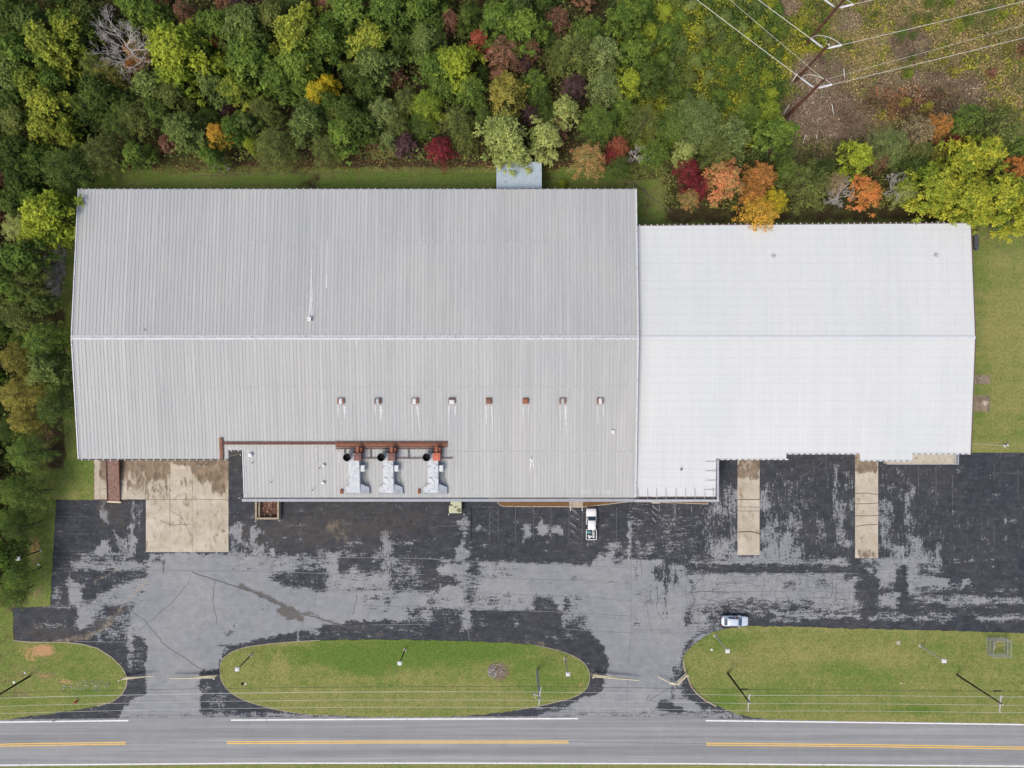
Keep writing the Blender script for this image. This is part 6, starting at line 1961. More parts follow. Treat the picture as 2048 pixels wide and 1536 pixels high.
# ================================================================== SMALL THINGS ON THE LAWNS
ax, ay = P(1973, 1275)[0], P(0, 1307)[1]
bx, by = P(2008, 0)[0], P(0, 1275)[1]
e = empty('wire_cage', ((ax + bx) / 2, (ay + by) / 2, 0), 'galvanised wire mesh cage around valve pipes on the right lawn', 'cage')
hx, hy, hz = (bx - ax) / 2, (by - ay) / 2, 1.75
mb = MB()
for sx_ in (-1, 1):
    for sy_ in (-1, 1):
        MB().tube([(sx_ * hx, sy_ * hy, 0), (sx_ * hx, sy_ * hy, hz)], .05, 8).build('post', M['galv'], e)
for z in (.08, hz * .5, hz):
    for a, b in (((-hx, -hy), (hx, -hy)), ((hx, -hy), (hx, hy)), ((hx, hy), (-hx, hy)), ((-hx, hy), (-hx, -hy))):
        mb.tube([(a[0], a[1], z), (b[0], b[1], z)], .028, 6)
mb.tube([(0, -hy, 0), (0, -hy, hz)], .03, 6).tube([(0, hy, 0), (0, hy, hz)], .03, 6)
mb.build('frame', M['galv'], e)
mb = MB()
for a, b in (((-hx, -hy), (hx, -hy)), ((hx, -hy), (hx, hy)), ((hx, hy), (-hx, hy)), ((-hx, hy), (-hx, -hy))):
    L = math.hypot(b[0] - a[0], b[1] - a[1])
    n = int(L / .16)
    for k in range(n):
        for s in (0, 1):
            t0, t1 = k / n, min(1, (k + hz / .16 * .25) / n)
            z0, z1 = (0, hz * (t1 - t0) * n / (hz / .16 * .25)) if s == 0 else (hz * (t1 - t0) * n / (hz / .16 * .25), 0)
            mb.beam((a[0] + (b[0] - a[0]) * t0, a[1] + (b[1] - a[1]) * t0, z0), (a[0] + (b[0] - a[0]) * t1, a[1] + (b[1] - a[1]) * t1, z1), .014, .014)
mb.build('mesh', M['galv'], e)
vx, vy = (ax + bx) / 2 - .2, (ay + by) / 2 + .2
m_ = MB().tube([(-.5, -.7, .1), (-.5, -.7, .7), (-.5, .6, .7), (.3, .9, .7), (.3, .9, .1)], .09, 8).tube([(-.9, -.2, .3), (0, -.2, .3)], .07, 8).lathe(-.5, 0, [(.2, .7), (.2, .9), (.08, 1.0)], 10)
o = m_.build('valve_pipes', M['kerb']); o.location = (vx, vy, .07); tag(o, 'tan backflow valve pipes inside the galvanised wire cage', 'valve')

# red hydrant
x, y = P(151, 1404, .4)
e = empty('fire_hydrant', (x, y, .05), 'red fire hydrant on the lower left lawn near the road', 'hydrant')
MB().lathe(0, 0, [(.2, 0), (.2, .06), (.14, .08), (.14, .5), (.18, .52), (.17, .62), (.08, .74), (.04, .8)], 14).build('barrel', M['red'], e, smooth=True)
MB().tube([(-.28, 0, .4), (.28, 0, .4)], .08, 10).tube([(0, 0, .4), (0, -.28, .4)], .10, 10).build('outlet', M['red'], e)
MB().lathe(0, -.3, [(.07, .35), (.07, .45)], 8).build('outlet_cap', M['white_clean'], e)
# rings, marker posts, drains
x, y = P(1796, 1285)
o = MB().lathe(0, 0, [(.36, 0), (.36, .10), (.26, .11), (.25, .03)], 18).build('manhole_ring', M['concrete_plain']); o.location = (x, y, .07); tag(o, 'pale concrete ring of a small manhole on the right lawn', 'manhole')
x, y = P(488, 1367)
e = empty('water_meter', (x, y, .07), 'dark open meter pit beside a white cap on the middle island', 'meter pit')
MB().lathe(-.25, 0, [(.28, 0), (.28, .03), (.2, .035)], 14).build('pit', M['black'], e)
MB().lathe(.3, -.02, [(.16, 0), (.16, .1), (.05, .14)], 12).build('cap', M['white_clean'], e)
for px, py, r, mt, lab in ((1423, 1299, .2, 'white_bucket', 'small white round cover left of the pale grey lamp post'), (779, 1333, .16, 'rust_bright', 'small orange round cover on the middle island'), (1802, 1366, .1, 'white_clean', 'tiny white marker dot in the middle of the right lawn'), (78, 1129, .2, 'white_clean', 'small white marker below the left lamp post head'), (29, 1364, .22, 'white_clean', 'white cap beside the dark pole at the lower left'), (51, 1345, .2, 'galv', 'grey cap at the foot of the lower left dark pole')):
    x, y = P(px, py)
    o = MB().lathe(0, 0, [(r, 0), (r, .08), (r * .5, .12)], 12).build('ground_marker', M[mt]); o.location = (x, y, .07); tag(o, lab, 'marker')
# small sign post by the road
x, y = P(122, 1431)
e = empty('road_marker', (x, y, 0), 'small pale delineator sign post on the left road shoulder', 'sign')
MB().beam((0, 0, 0), (0, 0, 2.1), .06, .06).build('post', M['galv'], e)
MB().box(-.3, .3, -.03, .0, 1.6, 2.15).build('panel', M['white_metal'], e)


# ---- loose stones
def stones(name, regs, n, smin, smax, lab, seed, zmax=.1):
    r = random.Random(seed)
    mb = MB()
    for _ in range(n):
        cx_, cy_, rx, ry = r.choice(regs)
        a = r.uniform(0, 6.28); q = math.sqrt(r.random())
        x, y = P(cx_ + math.cos(a) * q * rx, cy_ + math.sin(a) * q * ry)
        s = r.uniform(smin, smax) * (1 if r.random() < .9 else 1.6)
        z = r.uniform(0.02, zmax)
        ang = r.uniform(0, 6.28)
        pts = []
        k = 5
        for j in range(k):
            t = ang + 6.28 * j / k
            w_ = s * r.uniform(.35, .6)
            pts.append((x + math.cos(t) * w_, y + math.sin(t) * w_ * r.uniform(.7, 1)))
        vs = [(p[0], p[1], 0.0) for p in pts] + [(x + (p[0] - x) * .7, y + (p[1] - y) * .7, z + s * .45) for p in pts]
        mb.add(vs, [tuple(range(k, 2 * k))] + [(i, (i + 1) % k, (i + 1) % k + k, i + k) for i in range(k)])
    o = mb.build(name, M['stone'])
    o['kind'] = 'stuff'; o['label'] = lab; o['category'] = 'rocks'


stones('riprap', [(112, 545, 20, 45), (120, 520, 14, 40), (108, 580, 14, 22), (105, 540, 22, 55)], 1500, .12, .3, 'loose grey riprap stones in the ditch left of the grey warehouse', 1)
stones('rock_pile', [(996, 1342, 20, 16), (985, 1345, 10, 10)], 260, .1, .28, 'small heap of pale rocks on the middle lawn island', 2)
stones('scattered_rocks', [(175, 1368, 30, 9), (195, 1372, 12, 10), (150, 1374, 30, 6), (212, 1366, 8, 8)], 130, .1, .28, 'scattered pale rocks on the lower left lawn', 3)

# ================================================================== TREES
def m_leaf(name, a, b, tr=0.3, gain=1.25):
    t = NT(name)
    R_, G_, B_, A_ = t.attr('leaf')
    oi = t.n('ShaderNodeObjectInfo').outputs['Random']
    f = t.math('ADD', t.math('MULTIPLY', G_, 0.9), t.math('MULTIPLY', t.math('SUBTRACT', R_, 0.5), 0.55))
    patch = t.noise(t.coord(1, 1, .4), 0.28, 3, 0.6)
    f = t.math('ADD', f, t.math('MULTIPLY', t.math('SUBTRACT', patch, 0.5), 1.5))
    f = t.math('ADD', f, t.math('MULTIPLY', t.math('SUBTRACT', oi, 0.5), 0.35), clamp=True)
    c = t.mix(f, tuple(x * gain for x in a), tuple(x * gain for x in b))
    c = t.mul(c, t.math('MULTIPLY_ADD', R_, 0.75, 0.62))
    t.fin(c, 0.75, 0.15)
    tl = t.n('ShaderNodeBsdfTranslucent')
    t.link(c, tl.inputs[0])
    mx = t.n('ShaderNodeMixShader')
    mx.inputs[0].default_value = tr
    t.link(t.b.outputs[0], mx.inputs[1]); t.link(tl.outputs[0], mx.inputs[2])
    t.link(mx.outputs[0], t.out.inputs[0])
    return t.mat


LEAF = {
    'yg': ('bright yellow green', (.20, .28, .035), (.38, .43, .050)),
    'yt': ('green and golden tipped', (.11, .18, .035), (.40, .42, .060)),
    'yeg': ('golden green', (.17, .25, .035), (.47, .46, .055)),
    'g': ('mid green', (.075, .135, .030), (.22, .31, .055)),
    'dg': ('dark green', (.045, .082, .020), (.14, .195, .042)),
    'bg': ('soft grey green', (.080, .125, .036), (.23, .29, .080)),
    'ol': ('olive green', (.090, .118, .032), (.22, .25, .066)),
    'oly': ('olive yellow', (.17, .165, .040), (.40, .35, .075)),
    'lg': ('pale lime green', (.24, .30, .085), (.46, .49, .17)),
    'lgf': ('pale sage green', (.14, .19, .060), (.30, .35, .12)),
    'ye': ('yellow', (.30, .30, .03), (.72, .56, .04)),
    'yo': ('yellow and orange', (.45, .34, .05), (.66, .36, .06)),
    'or': ('orange', (.42, .23, .06), (.64, .27, .09)),
    'og': ('orange and green mottled', (.30, .30, .10), (.60, .26, .12)),
    'rd': ('brick red', (.24, .085, .045), (.50, .15, .09)),
    'cr': ('crimson', (.15, .020, .028), (.36, .055, .07)),
    'ru': ('rusty brown', (.17, .095, .055), (.38, .20, .13)),
    'pl': ('plum brown', (.07, .04, .045), (.16, .09, .09)),
    'tn': ('tan and thin leaved', (.25, .20, .11), (.42, .34, .19)),
}
LM = {k: m_leaf('leaves_' + v[0].replace(' ', '_'), v[1], v[2]) for k, v in LEAF.items()}


def cloud_mesh(name, c, nrm, size, attr4, aspect=0.7):
    """many leaf faces: centres, normals, sizes"""
    n = len(c)
    nrm = nrm / (np.linalg.norm(nrm, axis=1, keepdims=True) + 1e-9)
    rv = RNG.normal(size=(n, 3))
    t = np.cross(nrm, rv); t /= (np.linalg.norm(t, axis=1, keepdims=True) + 1e-9)
    b = np.cross(nrm, t)
    s = size[:, None] / 2
    tip = c + t * s * 1.25
    v = np.stack([c - t * s * 1.1, c + b * s * aspect - t * s * .1, tip, c - b * s * aspect - t * s * .1], 1).reshape(-1, 3)
    f = np.arange(4 * n).reshape(n, 4)
    me = fast_mesh(name, v, f)
    a = me.attributes.new('leaf', 'FLOAT_COLOR', 'POINT')
    a.data.foreach_set('color', np.repeat(attr4, 4, 0).astype(np.float32).ravel())
    return me


def dirs(n, zmin):
    z = RNG.uniform(zmin, 1, n); a = RNG.uniform(0, 2 * math.pi, n)
    r = np.sqrt(1 - z * z)
    return np.stack([r * np.cos(a), r * np.sin(a), z], 1)


PR, PH = 4.5, 12.0


def crown_broad(seed, nl=48, leaf=.27, irr=.36, dens=1.0, gap=.0):
    r = np.random.default_rng(seed)
    ph = r.uniform(0, 6.28, 3)
    C_, N_, S_, A_ = [], [], [], []
    lobes = []
    na = max(8, nl // 5)
    for i in range(na):
        a = 6.283 * i / na + r.uniform(-.3, .3)
        L = PR * (1 + irr * (.55 * math.sin(2 * a + ph[0]) + .4 * math.sin(3 * a + ph[1]))) * r.uniform(.72, 1.04)
        zt = r.uniform(-1.4, 1.0); hue = r.random()
        m_ = r.integers(4, 7)
        for j in range(m_):
            t_ = (j + .8) / m_
            sp = PR * .12 * (1 - .3 * t_)
            lobes.append((math.cos(a) * t_ * L + r.normal() * sp, math.sin(a) * t_ * L + r.normal() * sp, 10.9 - 4.6 * t_ ** 1.8 + zt * t_ + r.uniform(-.5, .5), PR * r.uniform(.12, .22) * (1.15 - .35 * t_), np.clip(hue + r.uniform(-.3, .3), 0, 1)))
    for i in range(nl // 4):
        a = r.uniform(0, 6.28); q = r.random() ** .5 * PR * .55
        lobes.append((q * math.cos(a), q * math.sin(a), r.uniform(9.4, 11.3), PR * r.uniform(.14, .22), r.random()))
    for i in range(nl // 3):
        a = r.uniform(0, 6.28)
        q = PR * r.uniform(.5, .95)
        lobes.append((q * math.cos(a), q * math.sin(a), r.uniform(4.8, 7.0), PR * r.uniform(.14, .24), r.random()))
    for (x, y, z, lr, hue) in lobes:
        n = int(300 * dens * (lr / 1.1) ** 1.7) + 24
        k = 11
        sub = dirs(k, -.15)
        sub[:, :2] += np.array([x, y]) / PR * .55
        sub /= np.linalg.norm(sub, axis=1, keepdims=True)
        ks = r.integers(0, k, n)
        tt_ = r.random(n) ** .62
        d = sub[ks]
        bumps = .5 + .5 * tt_
        ln_ = (.8 + .7 * r.random(k))[ks] * lr * 1.25
        c = np.array([x, y, z]) + d * (tt_ * ln_)[:, None] * np.array([1, 1, .75]) + r.normal(size=(n, 3)) * (lr * .26 * (1.15 - tt_))[:, None]
        nrm = d * .8 + np.array([0, 0, .55]) + r.normal(size=(n, 3)) * .38
        C_.append(c); N_.append(nrm); S_.append(r.uniform(.7, 1.3, n) * leaf)
        A_.append(np.stack([r.random(n), np.clip(hue * .75 + .25 * np.clip((bumps - .5) * 2, 0, 1), 0, 1), c[:, 2] / PH, np.ones(n)], 1))
    # inner leaves, crown shade put into their darker tone
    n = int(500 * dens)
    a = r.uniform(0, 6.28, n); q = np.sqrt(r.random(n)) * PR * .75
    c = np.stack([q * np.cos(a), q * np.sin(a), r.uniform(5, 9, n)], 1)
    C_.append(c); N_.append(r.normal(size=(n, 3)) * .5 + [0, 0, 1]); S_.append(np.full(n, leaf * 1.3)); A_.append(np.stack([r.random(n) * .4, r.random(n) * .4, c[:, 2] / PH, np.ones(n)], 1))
    return cloud_mesh('crown', np.concatenate(C_), np.concatenate(N_), np.concatenate(S_), np.concatenate(A_)), lobes


def crown_spray(seed, nb=46, leaf=.24, droop=.3, fine=1.0):
    """radiating feathery branches (cedars, pines, fine leaved trees)"""
    r = np.random.default_rng(seed)
    C_, N_, S_, A_ = [], [], [], []
    tips = []
    for i in range(nb):
        a = i * 2.399 + r.uniform(-.35, .35)
        lev = i / nb
        L = PR * (.35 + .72 * lev ** .7) * r.uniform(.8, 1.15)
        z0 = 11.3 - 6.2 * lev ** 1.1
        hue = r.random()
        m_ = int(110 * fine * (L / PR) + 14)
        t = np.sqrt(r.random(m_))
        z = z0 + .25 * L * t - droop * L * t ** 2 * 1.3
        wd = .16 * L * (1.15 - t) + .12
        side = r.normal(size=m_) * wd
        x = np.cos(a) * t * L - np.sin(a) * side; y = np.sin(a) * t * L + np.cos(a) * side
        zz = z + r.normal(size=m_) * .16 - np.abs(side) * .25
        C_.append(np.stack([x, y, zz], 1))
        nr = np.stack([np.cos(a) * np.full(m_, .35), np.sin(a) * np.full(m_, .35), np.ones(m_)], 1) + r.normal(size=(m_, 3)) * .5
        N_.append(nr); S_.append(r.uniform(.6, 1.3, m_) * leaf)
        A_.append(np.stack([r.random(m_), np.clip(hue * .6 + .4 * t * r.random(m_), 0, 1), zz / PH, np.ones(m_)], 1))
        tips.append((math.cos(a) * L * .8, math.sin(a) * L * .8, z0, .3, hue))
    n = 350  # inner leaves toned darker in place of crown shade
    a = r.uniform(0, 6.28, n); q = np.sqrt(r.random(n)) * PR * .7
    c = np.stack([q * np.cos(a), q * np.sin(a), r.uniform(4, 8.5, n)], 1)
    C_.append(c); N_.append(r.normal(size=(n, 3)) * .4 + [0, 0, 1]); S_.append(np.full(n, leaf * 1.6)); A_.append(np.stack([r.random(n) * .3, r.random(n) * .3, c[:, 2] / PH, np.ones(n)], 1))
    return cloud_mesh('crown', np.concatenate(C_), np.concatenate(N_), np.concatenate(S_), np.concatenate(A_), .5), tips


def trunk_mesh(seed, tips, r0=.24):
    r = random.Random(seed)
    mb = MB()
    mb.tube([(0, 0, 0), (.1, .05, 3), (-.05, .1, 6), (0, 0, 10.2)], [r0, r0 * .8, r0 * .6, .06], 9)
    for (x, y, z, lr, h) in r.sample(tips, min(12, len(tips))):
        z1 = max(2.5, z - 3.4)
        mb.tube([(0, 0, z1), (x * .45, y * .45, z1 + (z - z1) * .55), (x * .9, y * .9, z - .1)], [r0 * .4, r0 * .25, .035], 6)
    return mb


def bare_tree(seed, R_, H_, n1=9, pend=None):
    r = random.Random(seed)
    mb = MB()
    mb.tube([(0, 0, 0), (.1, 0, H_ * .3), (0, .1, H_ * .55)], [.26, .2, .13] if R_ > 4 else [.13, .1, .07], 8)

    def grow(p, d, L, rad, lev):
        pts = [p]
        q = p.copy(); dd = d.copy()
        for k in range(5):
            dd = (dd + Vector((r.uniform(-.25, .25), r.uniform(-.25, .25), r.uniform(-.12, .16)))).normalized()
            q = q + dd * L / 5
            pts.append(q.copy())
        mb.tube(pts, [rad * (1 - .14 * k) for k in range(6)], 5 if lev < 2 else 4, cap=False)
        if lev < 4:
            for k in range(4 if lev < 3 else 3):
                s = pts[r.randint(2, 5)]
                nd = (dd + Vector((r.uniform(-1, 1), r.uniform(-1, 1), r.uniform(-.2, .5)))).normalized()
                grow(s, nd, L * r.uniform(.45, .66), max(rad * .5, .014), lev + 1)
    for i in range(n1):
        a = 6.28 * i / n1 + r.uniform(-.3, .3)
        grow(Vector((0, 0, H_ * r.uniform(.35, .55))), Vector((math.cos(a), math.sin(a), r.uniform(.3, .9))).normalized(), R_ * r.uniform(.5, .8), .10 if R_ > 4 else .05, 0)
    return mb


protos = {'b': [], 's': []}
SPECS = [('b', 101, dict(nl=52)), ('b', 102, dict(nl=66, leaf=.24, irr=.42)), ('b', 103, dict(nl=44, leaf=.29, irr=.34)), ('b', 104, dict(nl=54, irr=.5, dens=.9)), ('b', 105, dict(nl=74, leaf=.23, irr=.34)), ('b', 106, dict(nl=46, leaf=.28, irr=.6)), ('b', 107, dict(nl=60, leaf=.25, irr=.4, dens=1.15)), ('b', 108, dict(nl=56, leaf=.26, irr=.55)), ('b', 109, dict(nl=50, leaf=.27, irr=.45)),
         ('s', 201, dict()), ('s', 202, dict(nb=60, leaf=.19, fine=1.2)), ('s', 203, dict(nb=38, leaf=.26, droop=.5)), ('s', 204, dict(nb=54, leaf=.21, droop=.15)), ('s', 205, dict(nb=70, leaf=.17, droop=.35, fine=1.3))]
for kind, seed, kw in SPECS:
    me, tips = (crown_broad if kind == 'b' else crown_spray)(seed, **kw)
    me.materials.append(LM['g'])
    tm_ = trunk_mesh(seed, tips)
    protos[kind].append([me, tm_, None, False])

TREES = [  # px, py, radius px, colour, kind
    (345, 88, 56, 'yg', 'b'), (345, 145, 40, 'yg', 'b'), (82, 88, 46, 'yt', 'b'), (132, 52, 40, 'yt', 'b'), (118, 112, 34, 'yt', 'b'), (52, 160, 34, 'yt', 'b'), (88, 205, 44, 'yt', 'b'), (78, 252, 34, 'yt', 'b'), (128, 258, 22, 'yt', 'b'), (100, 160, 30, 'g', 'b'),
    (52, 42, 36, 'bg', 'b'), (18, 92, 42, 'g', 'b'), (12, 28, 34, 'dg', 'b'), (14, 135, 36, 'bg', 'b'), (165, 25, 30, 'ol', 'b'), (260, 8, 32, 'g', 'b'), (302, 22, 28, 'g', 'b'),
    (180, 125, 34, 'ol', 's'), (212, 150, 38, 'oly', 's'), (190, 178, 40, 'dg', 'b'), (160, 205, 36, 'dg', 's'), (298, 168, 38, 'bg', 'b'), (262, 95, 28, 'og', 's'), (218, 78, 20, 'pl', 's'), (340, 190, 34, 'ol', 'b'), (258, 222, 40, 'ol', 's'), (362, 255, 36, 'bg', 'b'), (225, 245, 34, 'dg', 's'), (310, 218, 30, 'dg', 'b'), (255, 128, 16, 'or', 's'),
    (25, 240, 36, 'ol', 'b'), (115, 330, 52, 'dg', 's'), (190, 298, 42, 'ol', 's'), (266, 308, 26, 'g', 'b'), (62, 312, 30, 'g', 'b'), (20, 300, 34, 'dg', 'b'), (18, 200, 30, 'dg', 'b'), (70, 340, 30, 'dg', 'b'), (30, 355, 36, 'dg', 'b'),
    (432, 268, 24, 'yo', 'b'), (462, 255, 26, 'g', 'b'), (418, 308, 24, 'g', 'b'), (490, 110, 48, 'g', 'b'), (482, 42, 46, 'bg', 'b'), (420, 42, 36, 'g', 'b'), (402, 70, 18, 'ru', 's'), (432, 84, 14, 'rd', 'b'), (462, 168, 34, 'yt', 'b'), (540, 28, 34, 'ol', 'b'), (590, 62, 50, 'yt', 'b'), (588, 120, 42, 'g', 'b'), (648, 78, 36, 'g', 'b'), (548, 150, 34, 'g', 'b'), (520, 215, 34, 'ol', 's'), (492, 240, 20, 'bg', 'b'), (420, 165, 30, 'bg', 'b'), (400, 110, 28, 'dg', 'b'), (500, 75, 32, 'g', 'b'), (440, 128, 22, 'yg', 'b'), (360, 15, 26, 'ru', 's'),
    (540, 288, 46, 'ol', 's'), (500, 288, 15, 'yg', 'b'), (636, 188, 30, 'ye', 'b'), (655, 165, 20, 'ye', 'b'), (612, 235, 38, 'bg', 'b'), (686, 265, 36, 'g', 'b'), (650, 292, 38, 'ol', 's'), (690, 222, 34, 'dg', 'b'), (700, 140, 26, 'dg', 's'), (600, 172, 22, 'g', 'b'), (655, 205, 24, 'g', 'b'),
    (738, 80, 42, 'yt', 'b'), (745, 122, 40, 'bg', 'b'), (700, 20, 44, 'g', 'b'), (775, 18, 42, 'g', 'b'), (845, 16, 38, 'g', 'b'), (848, 78, 36, 'bg', 'b'), (905, 118, 42, 'yg', 'b'), (868, 132, 34, 'g', 'b'), (898, 34, 24, 'ru', 's'), (958, 74, 22, 'rd', 'b'), (995, 32, 40, 'g', 'b'), (1045, 50, 38, 'g', 'b'), (1008, 92, 42, 'ru', 's'), (1062, 88, 24, 'ru', 's'), (800, 80, 26, 'dg', 'b'), (940, 30, 26, 'dg', 'b'), (1035, 12, 30, 'bg', 'b'), (660, 45, 30, 'g', 'b'),
    (665, 218, 34, 'ol', 's'), (762, 218, 36, 'lgf', 's'), (810, 192, 34, 'ol', 's'), (850, 205, 36, 'yg', 's'), (915, 238, 40, 'ol', 's'), (880, 168, 34, 'g', 's'), (878, 290, 32, 'cr', 's'), (930, 275, 28, 'ol', 's'), (795, 248, 30, 'ol', 's'), (940, 172, 36, 'g', 's'), (776, 275, 20, 'lgf', 'b'), (840, 245, 30, 'dg', 's'), (720, 245, 30, 'dg', 'b'), (730, 180, 28, 'dg', 'b'), (968, 232, 24, 'dg', 's'),
    (1016, 182, 40, 'oly', 'b'), (1070, 158, 34, 'g', 's'), (1008, 268, 46, 'lg', 'b'), (1030, 305, 30, 'lg', 'b'), (1090, 272, 34, 'lg', 'b'), (1130, 216, 28, 'lg', 'b'), (1180, 312, 38, 'og', 's'), (1240, 288, 24, 'rd', 's'), (1200, 238, 40, 'g', 's'), (1225, 306, 18, 'cr', 's'), (1240, 330, 26, 'dg', 's'), (1060, 225, 22, 'pl', 's'), (1080, 190, 26, 'dg', 's'),
    (1150, 95, 50, 'ol', 's'), (1205, 98, 46, 'lgf', 's'), (1180, 55, 34, 'g', 's'), (1115, 30, 28, 'ru', 's'), (1255, 28, 32, 'g', 'b'), (1210, 165, 38, 'lgf', 's'), (1150, 165, 30, 'pl', 's'), (1120, 110, 30, 'ol', 's'), (1275, 100, 30, 'g', 'b'), (1300, 150, 30, 'dg', 'b'), (1260, 160, 26, 'yg', 'b'),
    (1290, 240, 40, 'ol', 's'), (1312, 300, 32, 'g', 's'), (1250, 210, 28, 'g', 's'), (1400, 232, 56, 'lgf', 's'), (1470, 262, 46, 'lgf', 's'), (1350, 245, 36, 'g', 's'), (1440, 305, 34, 'ol', 's'), (1378, 335, 26, 'cr', 's'), (1400, 370, 30, 'cr', 's'), (1372, 300, 22, 'lg', 'b'), (1452, 356, 37, 'og', 'b'), (1385, 392, 22, 'og', 's'), (1528, 348, 34, 'or', 's'), (1556, 398, 30, 'ye', 's'), (1512, 385, 26, 'or', 's'), (1528, 424, 42, 'yo', 's'), (1622, 362, 50, 'ol', 's'), (1580, 340, 24, 'g', 's'),
    (1678, 360, 24, 'tn', 's'), (1742, 378, 30, 'or', 'b'), (1820, 382, 28, 'lg', 's'), (1876, 365, 44, 'yeg', 'b'), (1900, 388, 34, 'yeg', 'b'), (1950, 392, 48, 'yeg', 'b'), (2010, 385, 48, 'yeg', 'b'), (2046, 328, 20, 'or', 'b'), (1932, 318, 40, 'yeg', 'b'), (1948, 296, 18, 'og', 's'), (1985, 300, 38, 'yeg', 'b'), (1912, 288, 28, 'cr', 's'), (1880, 310, 26, 'oly', 's'), (1722, 312, 32, 'yg', 'b'), (1790, 285, 42, 'lgf', 's'), (1848, 258, 40, 'tn', 's'), (1765, 318, 22, 'ru', 's'), (1840, 330, 36, 'dg', 's'), (2015, 245, 58, 'ol', 's'), (1560, 262, 34, 'g', 'b'), (1545, 215, 26, 'yg', 's'), (1500, 225, 28, 'g', 's'), (1575, 305, 24, 'dg', 's'), (1955, 232, 38, 'g', 's'), (1890, 245, 28, 'or', 's'), (1962, 425, 30, 'yeg', 'b'), (2048, 430, 36, 'yeg', 'b'), (1925, 245, 26, 'g', 's'), (1660, 330, 24, 'dg', 's'), (2055, 285, 30, 'g', 's'), (1850, 300, 30, 'ol', 's'),
    (86, 425, 50, 'yg', 'b'), (72, 460, 34, 'yg', 'b'), (28, 450, 36, 'lg', 's'), (20, 400, 34, 'dg', 'b'), (60, 392, 26, 'g', 'b'), (34, 508, 40, 'g', 'b'), (36, 566, 42, 'ol', 's'), (80, 606, 20, 'bg', 'b'), (28, 632, 42, 'ol', 's'), (70, 682, 42, 'g', 's'), (118, 672, 26, 'g', 's'), (88, 735, 34, 'bg', 'b'), (20, 715, 36, 'oly', 's'), (22, 790, 42, 'oly', 's'), (66, 758, 18, 'lg', 'b'), (72, 788, 26, 'oly', 's'), (102, 812, 44, 'dg', 's'), (38, 842, 36, 'oly', 's'), (40, 908, 44, 'g', 's'), (60, 922, 22, 'ol', 's'), (44, 992, 40, 'dg', 's'), (14, 985, 36, 'g', 's'), (22, 1060, 34, 'dg', 's'), (2, 1108, 28, 'g', 'b'), (24, 1158, 33, 'g', 's'), (12, 1195, 32, 'g', 's'), (12, 560, 34, 'g', 'b'), (8, 860, 30, 'dg', 's'), (10, 1040, 30, 'g', 's'),
]
BARE = [(232, 75, 78, 13.5, 'bleached bare dead tree with wide pale branches in the upper left woods'), (1684, 388, 34, 8.0, 'small bare grey tree between the orange trees'), (1802, 370, 32, 7.5, 'low bare pale branched tree left of the golden green trees'), (1272, 308, 22, 6.0, 'thin bare bush behind the roof step'), (436, 322, 18, 6.0, 'tiny bare grey tree near the upper edge of the grey roof')]

# trees just outside the frame and gap fillers
rf = random.Random(21)
fill = []


def inwoods(x, y):
    if y < 318 and x < 1215: return True
    if x < 125 and 318 <= y < 840: return x < 118
    return x < 40 and y < 1200


tries = 0
while tries < 6000 and len(fill) < 62:
    tries += 1
    x, y = rf.uniform(-40, 1215), rf.uniform(-40, 1200)
    if not inwoods(x, y): continue
    r_ = rf.uniform(17, 30)
    if y > 285 and x > 130: continue
    if x > 48 and 460 < y < 650: continue
    if any(math.hypot(x - a, y - b) < (c + r_) * .62 for a, b, c, _, _ in TREES + fill): continue
    if math.hypot(x - 228, y - 75) < 60 or math.hypot(x - 570, y - 200) < 26: continue
    fill.append((x, y, r_, rf.choice(['dg', 'dg', 'ol', 'g', 'dg', 'bg', 'pl', 'ru']), rf.choice('bs')))

LAND = [(345, 88, 'the big bright lime tree'), (228, 70, 'the bleached dead tree'), (878, 290, 'the crimson tree'), (1008, 275, 'the pale lime tree touching the shed'), (640, 185, 'the yellow topped tree'), (432, 268, 'the little yellow orange tree'), (740, 90, 'the yellow tipped tree of the top middle'),
        (1008, 92, 'the rusty brown tree at top centre'), (1180, 312, 'the orange mottled tree'), (1038, 350, 'the blue shed'), (158, 378, "the grey roof's top left corner"), (1274, 378, "the grey roof's top right corner"), (1630, 172, 'the transmission poles'), (1394, 360, 'the crimson pair above the white roof'), (1530, 385, 'the orange topped yellow tree'),
        (1742, 378, 'the round orange tree'), (1941, 446, "the white roof's top right corner"), (1912, 288, 'the crimson tree at right'), (115, 545, 'the riprap stones'), (145, 675, 'the left end of the roof ridge'), (190, 910, "the grey roof's bottom left corner"), (78, 1110, 'the left lamp post'), (2048, 200, 'the right edge'), (85, 215, 'the golden tipped tree at far left'), (560, 60, 'the top edge above the grey roof middle'), (95, 425, 'the lime tree left of the grey roof'), (1850, 258, 'the tan brush'), (1400, 232, 'the pale sage trees'), (0, 0, 'the top left corner of the picture')]
used_labels = set()


def tree_label(px, py, r, col, kind, fixed=None):
    size = 'large' if r > 42 else 'medium' if r > 31 else 'small' if r > 21 else 'tiny'
    kn = 'round crowned' if kind == 'b' else 'feathery'
    cands = sorted(LAND, key=lambda l: math.hypot(l[0] - px, l[1] - py))
    for lx, ly, ln in cands[:14]:
        dx, dy = px - lx, py - ly
        d = math.hypot(dx, dy)
        if d < r * .55:
            w_ = 'at'
        else:
            a = math.degrees(math.atan2(-dy, dx)) % 360
            w_ = ['right of', 'above right of', 'above', 'above left of', 'left of', 'below left of', 'below', 'below right of'][int((a + 22.5) // 45) % 8]
            if d < r + 45: w_ = 'just ' + w_
            elif d > 230: w_ = 'far ' + w_
        lab = f'{size} {kn} {LEAF[col][0]} tree {w_} {ln}'
        if len(lab.split()) > 16:
            lab = f'{size} {LEAF[col][0]} tree {w_} {ln}'
        if len(lab.split()) > 16: continue
        if lab not in used_labels:
            used_labels.add(lab)
            return lab
    return lab


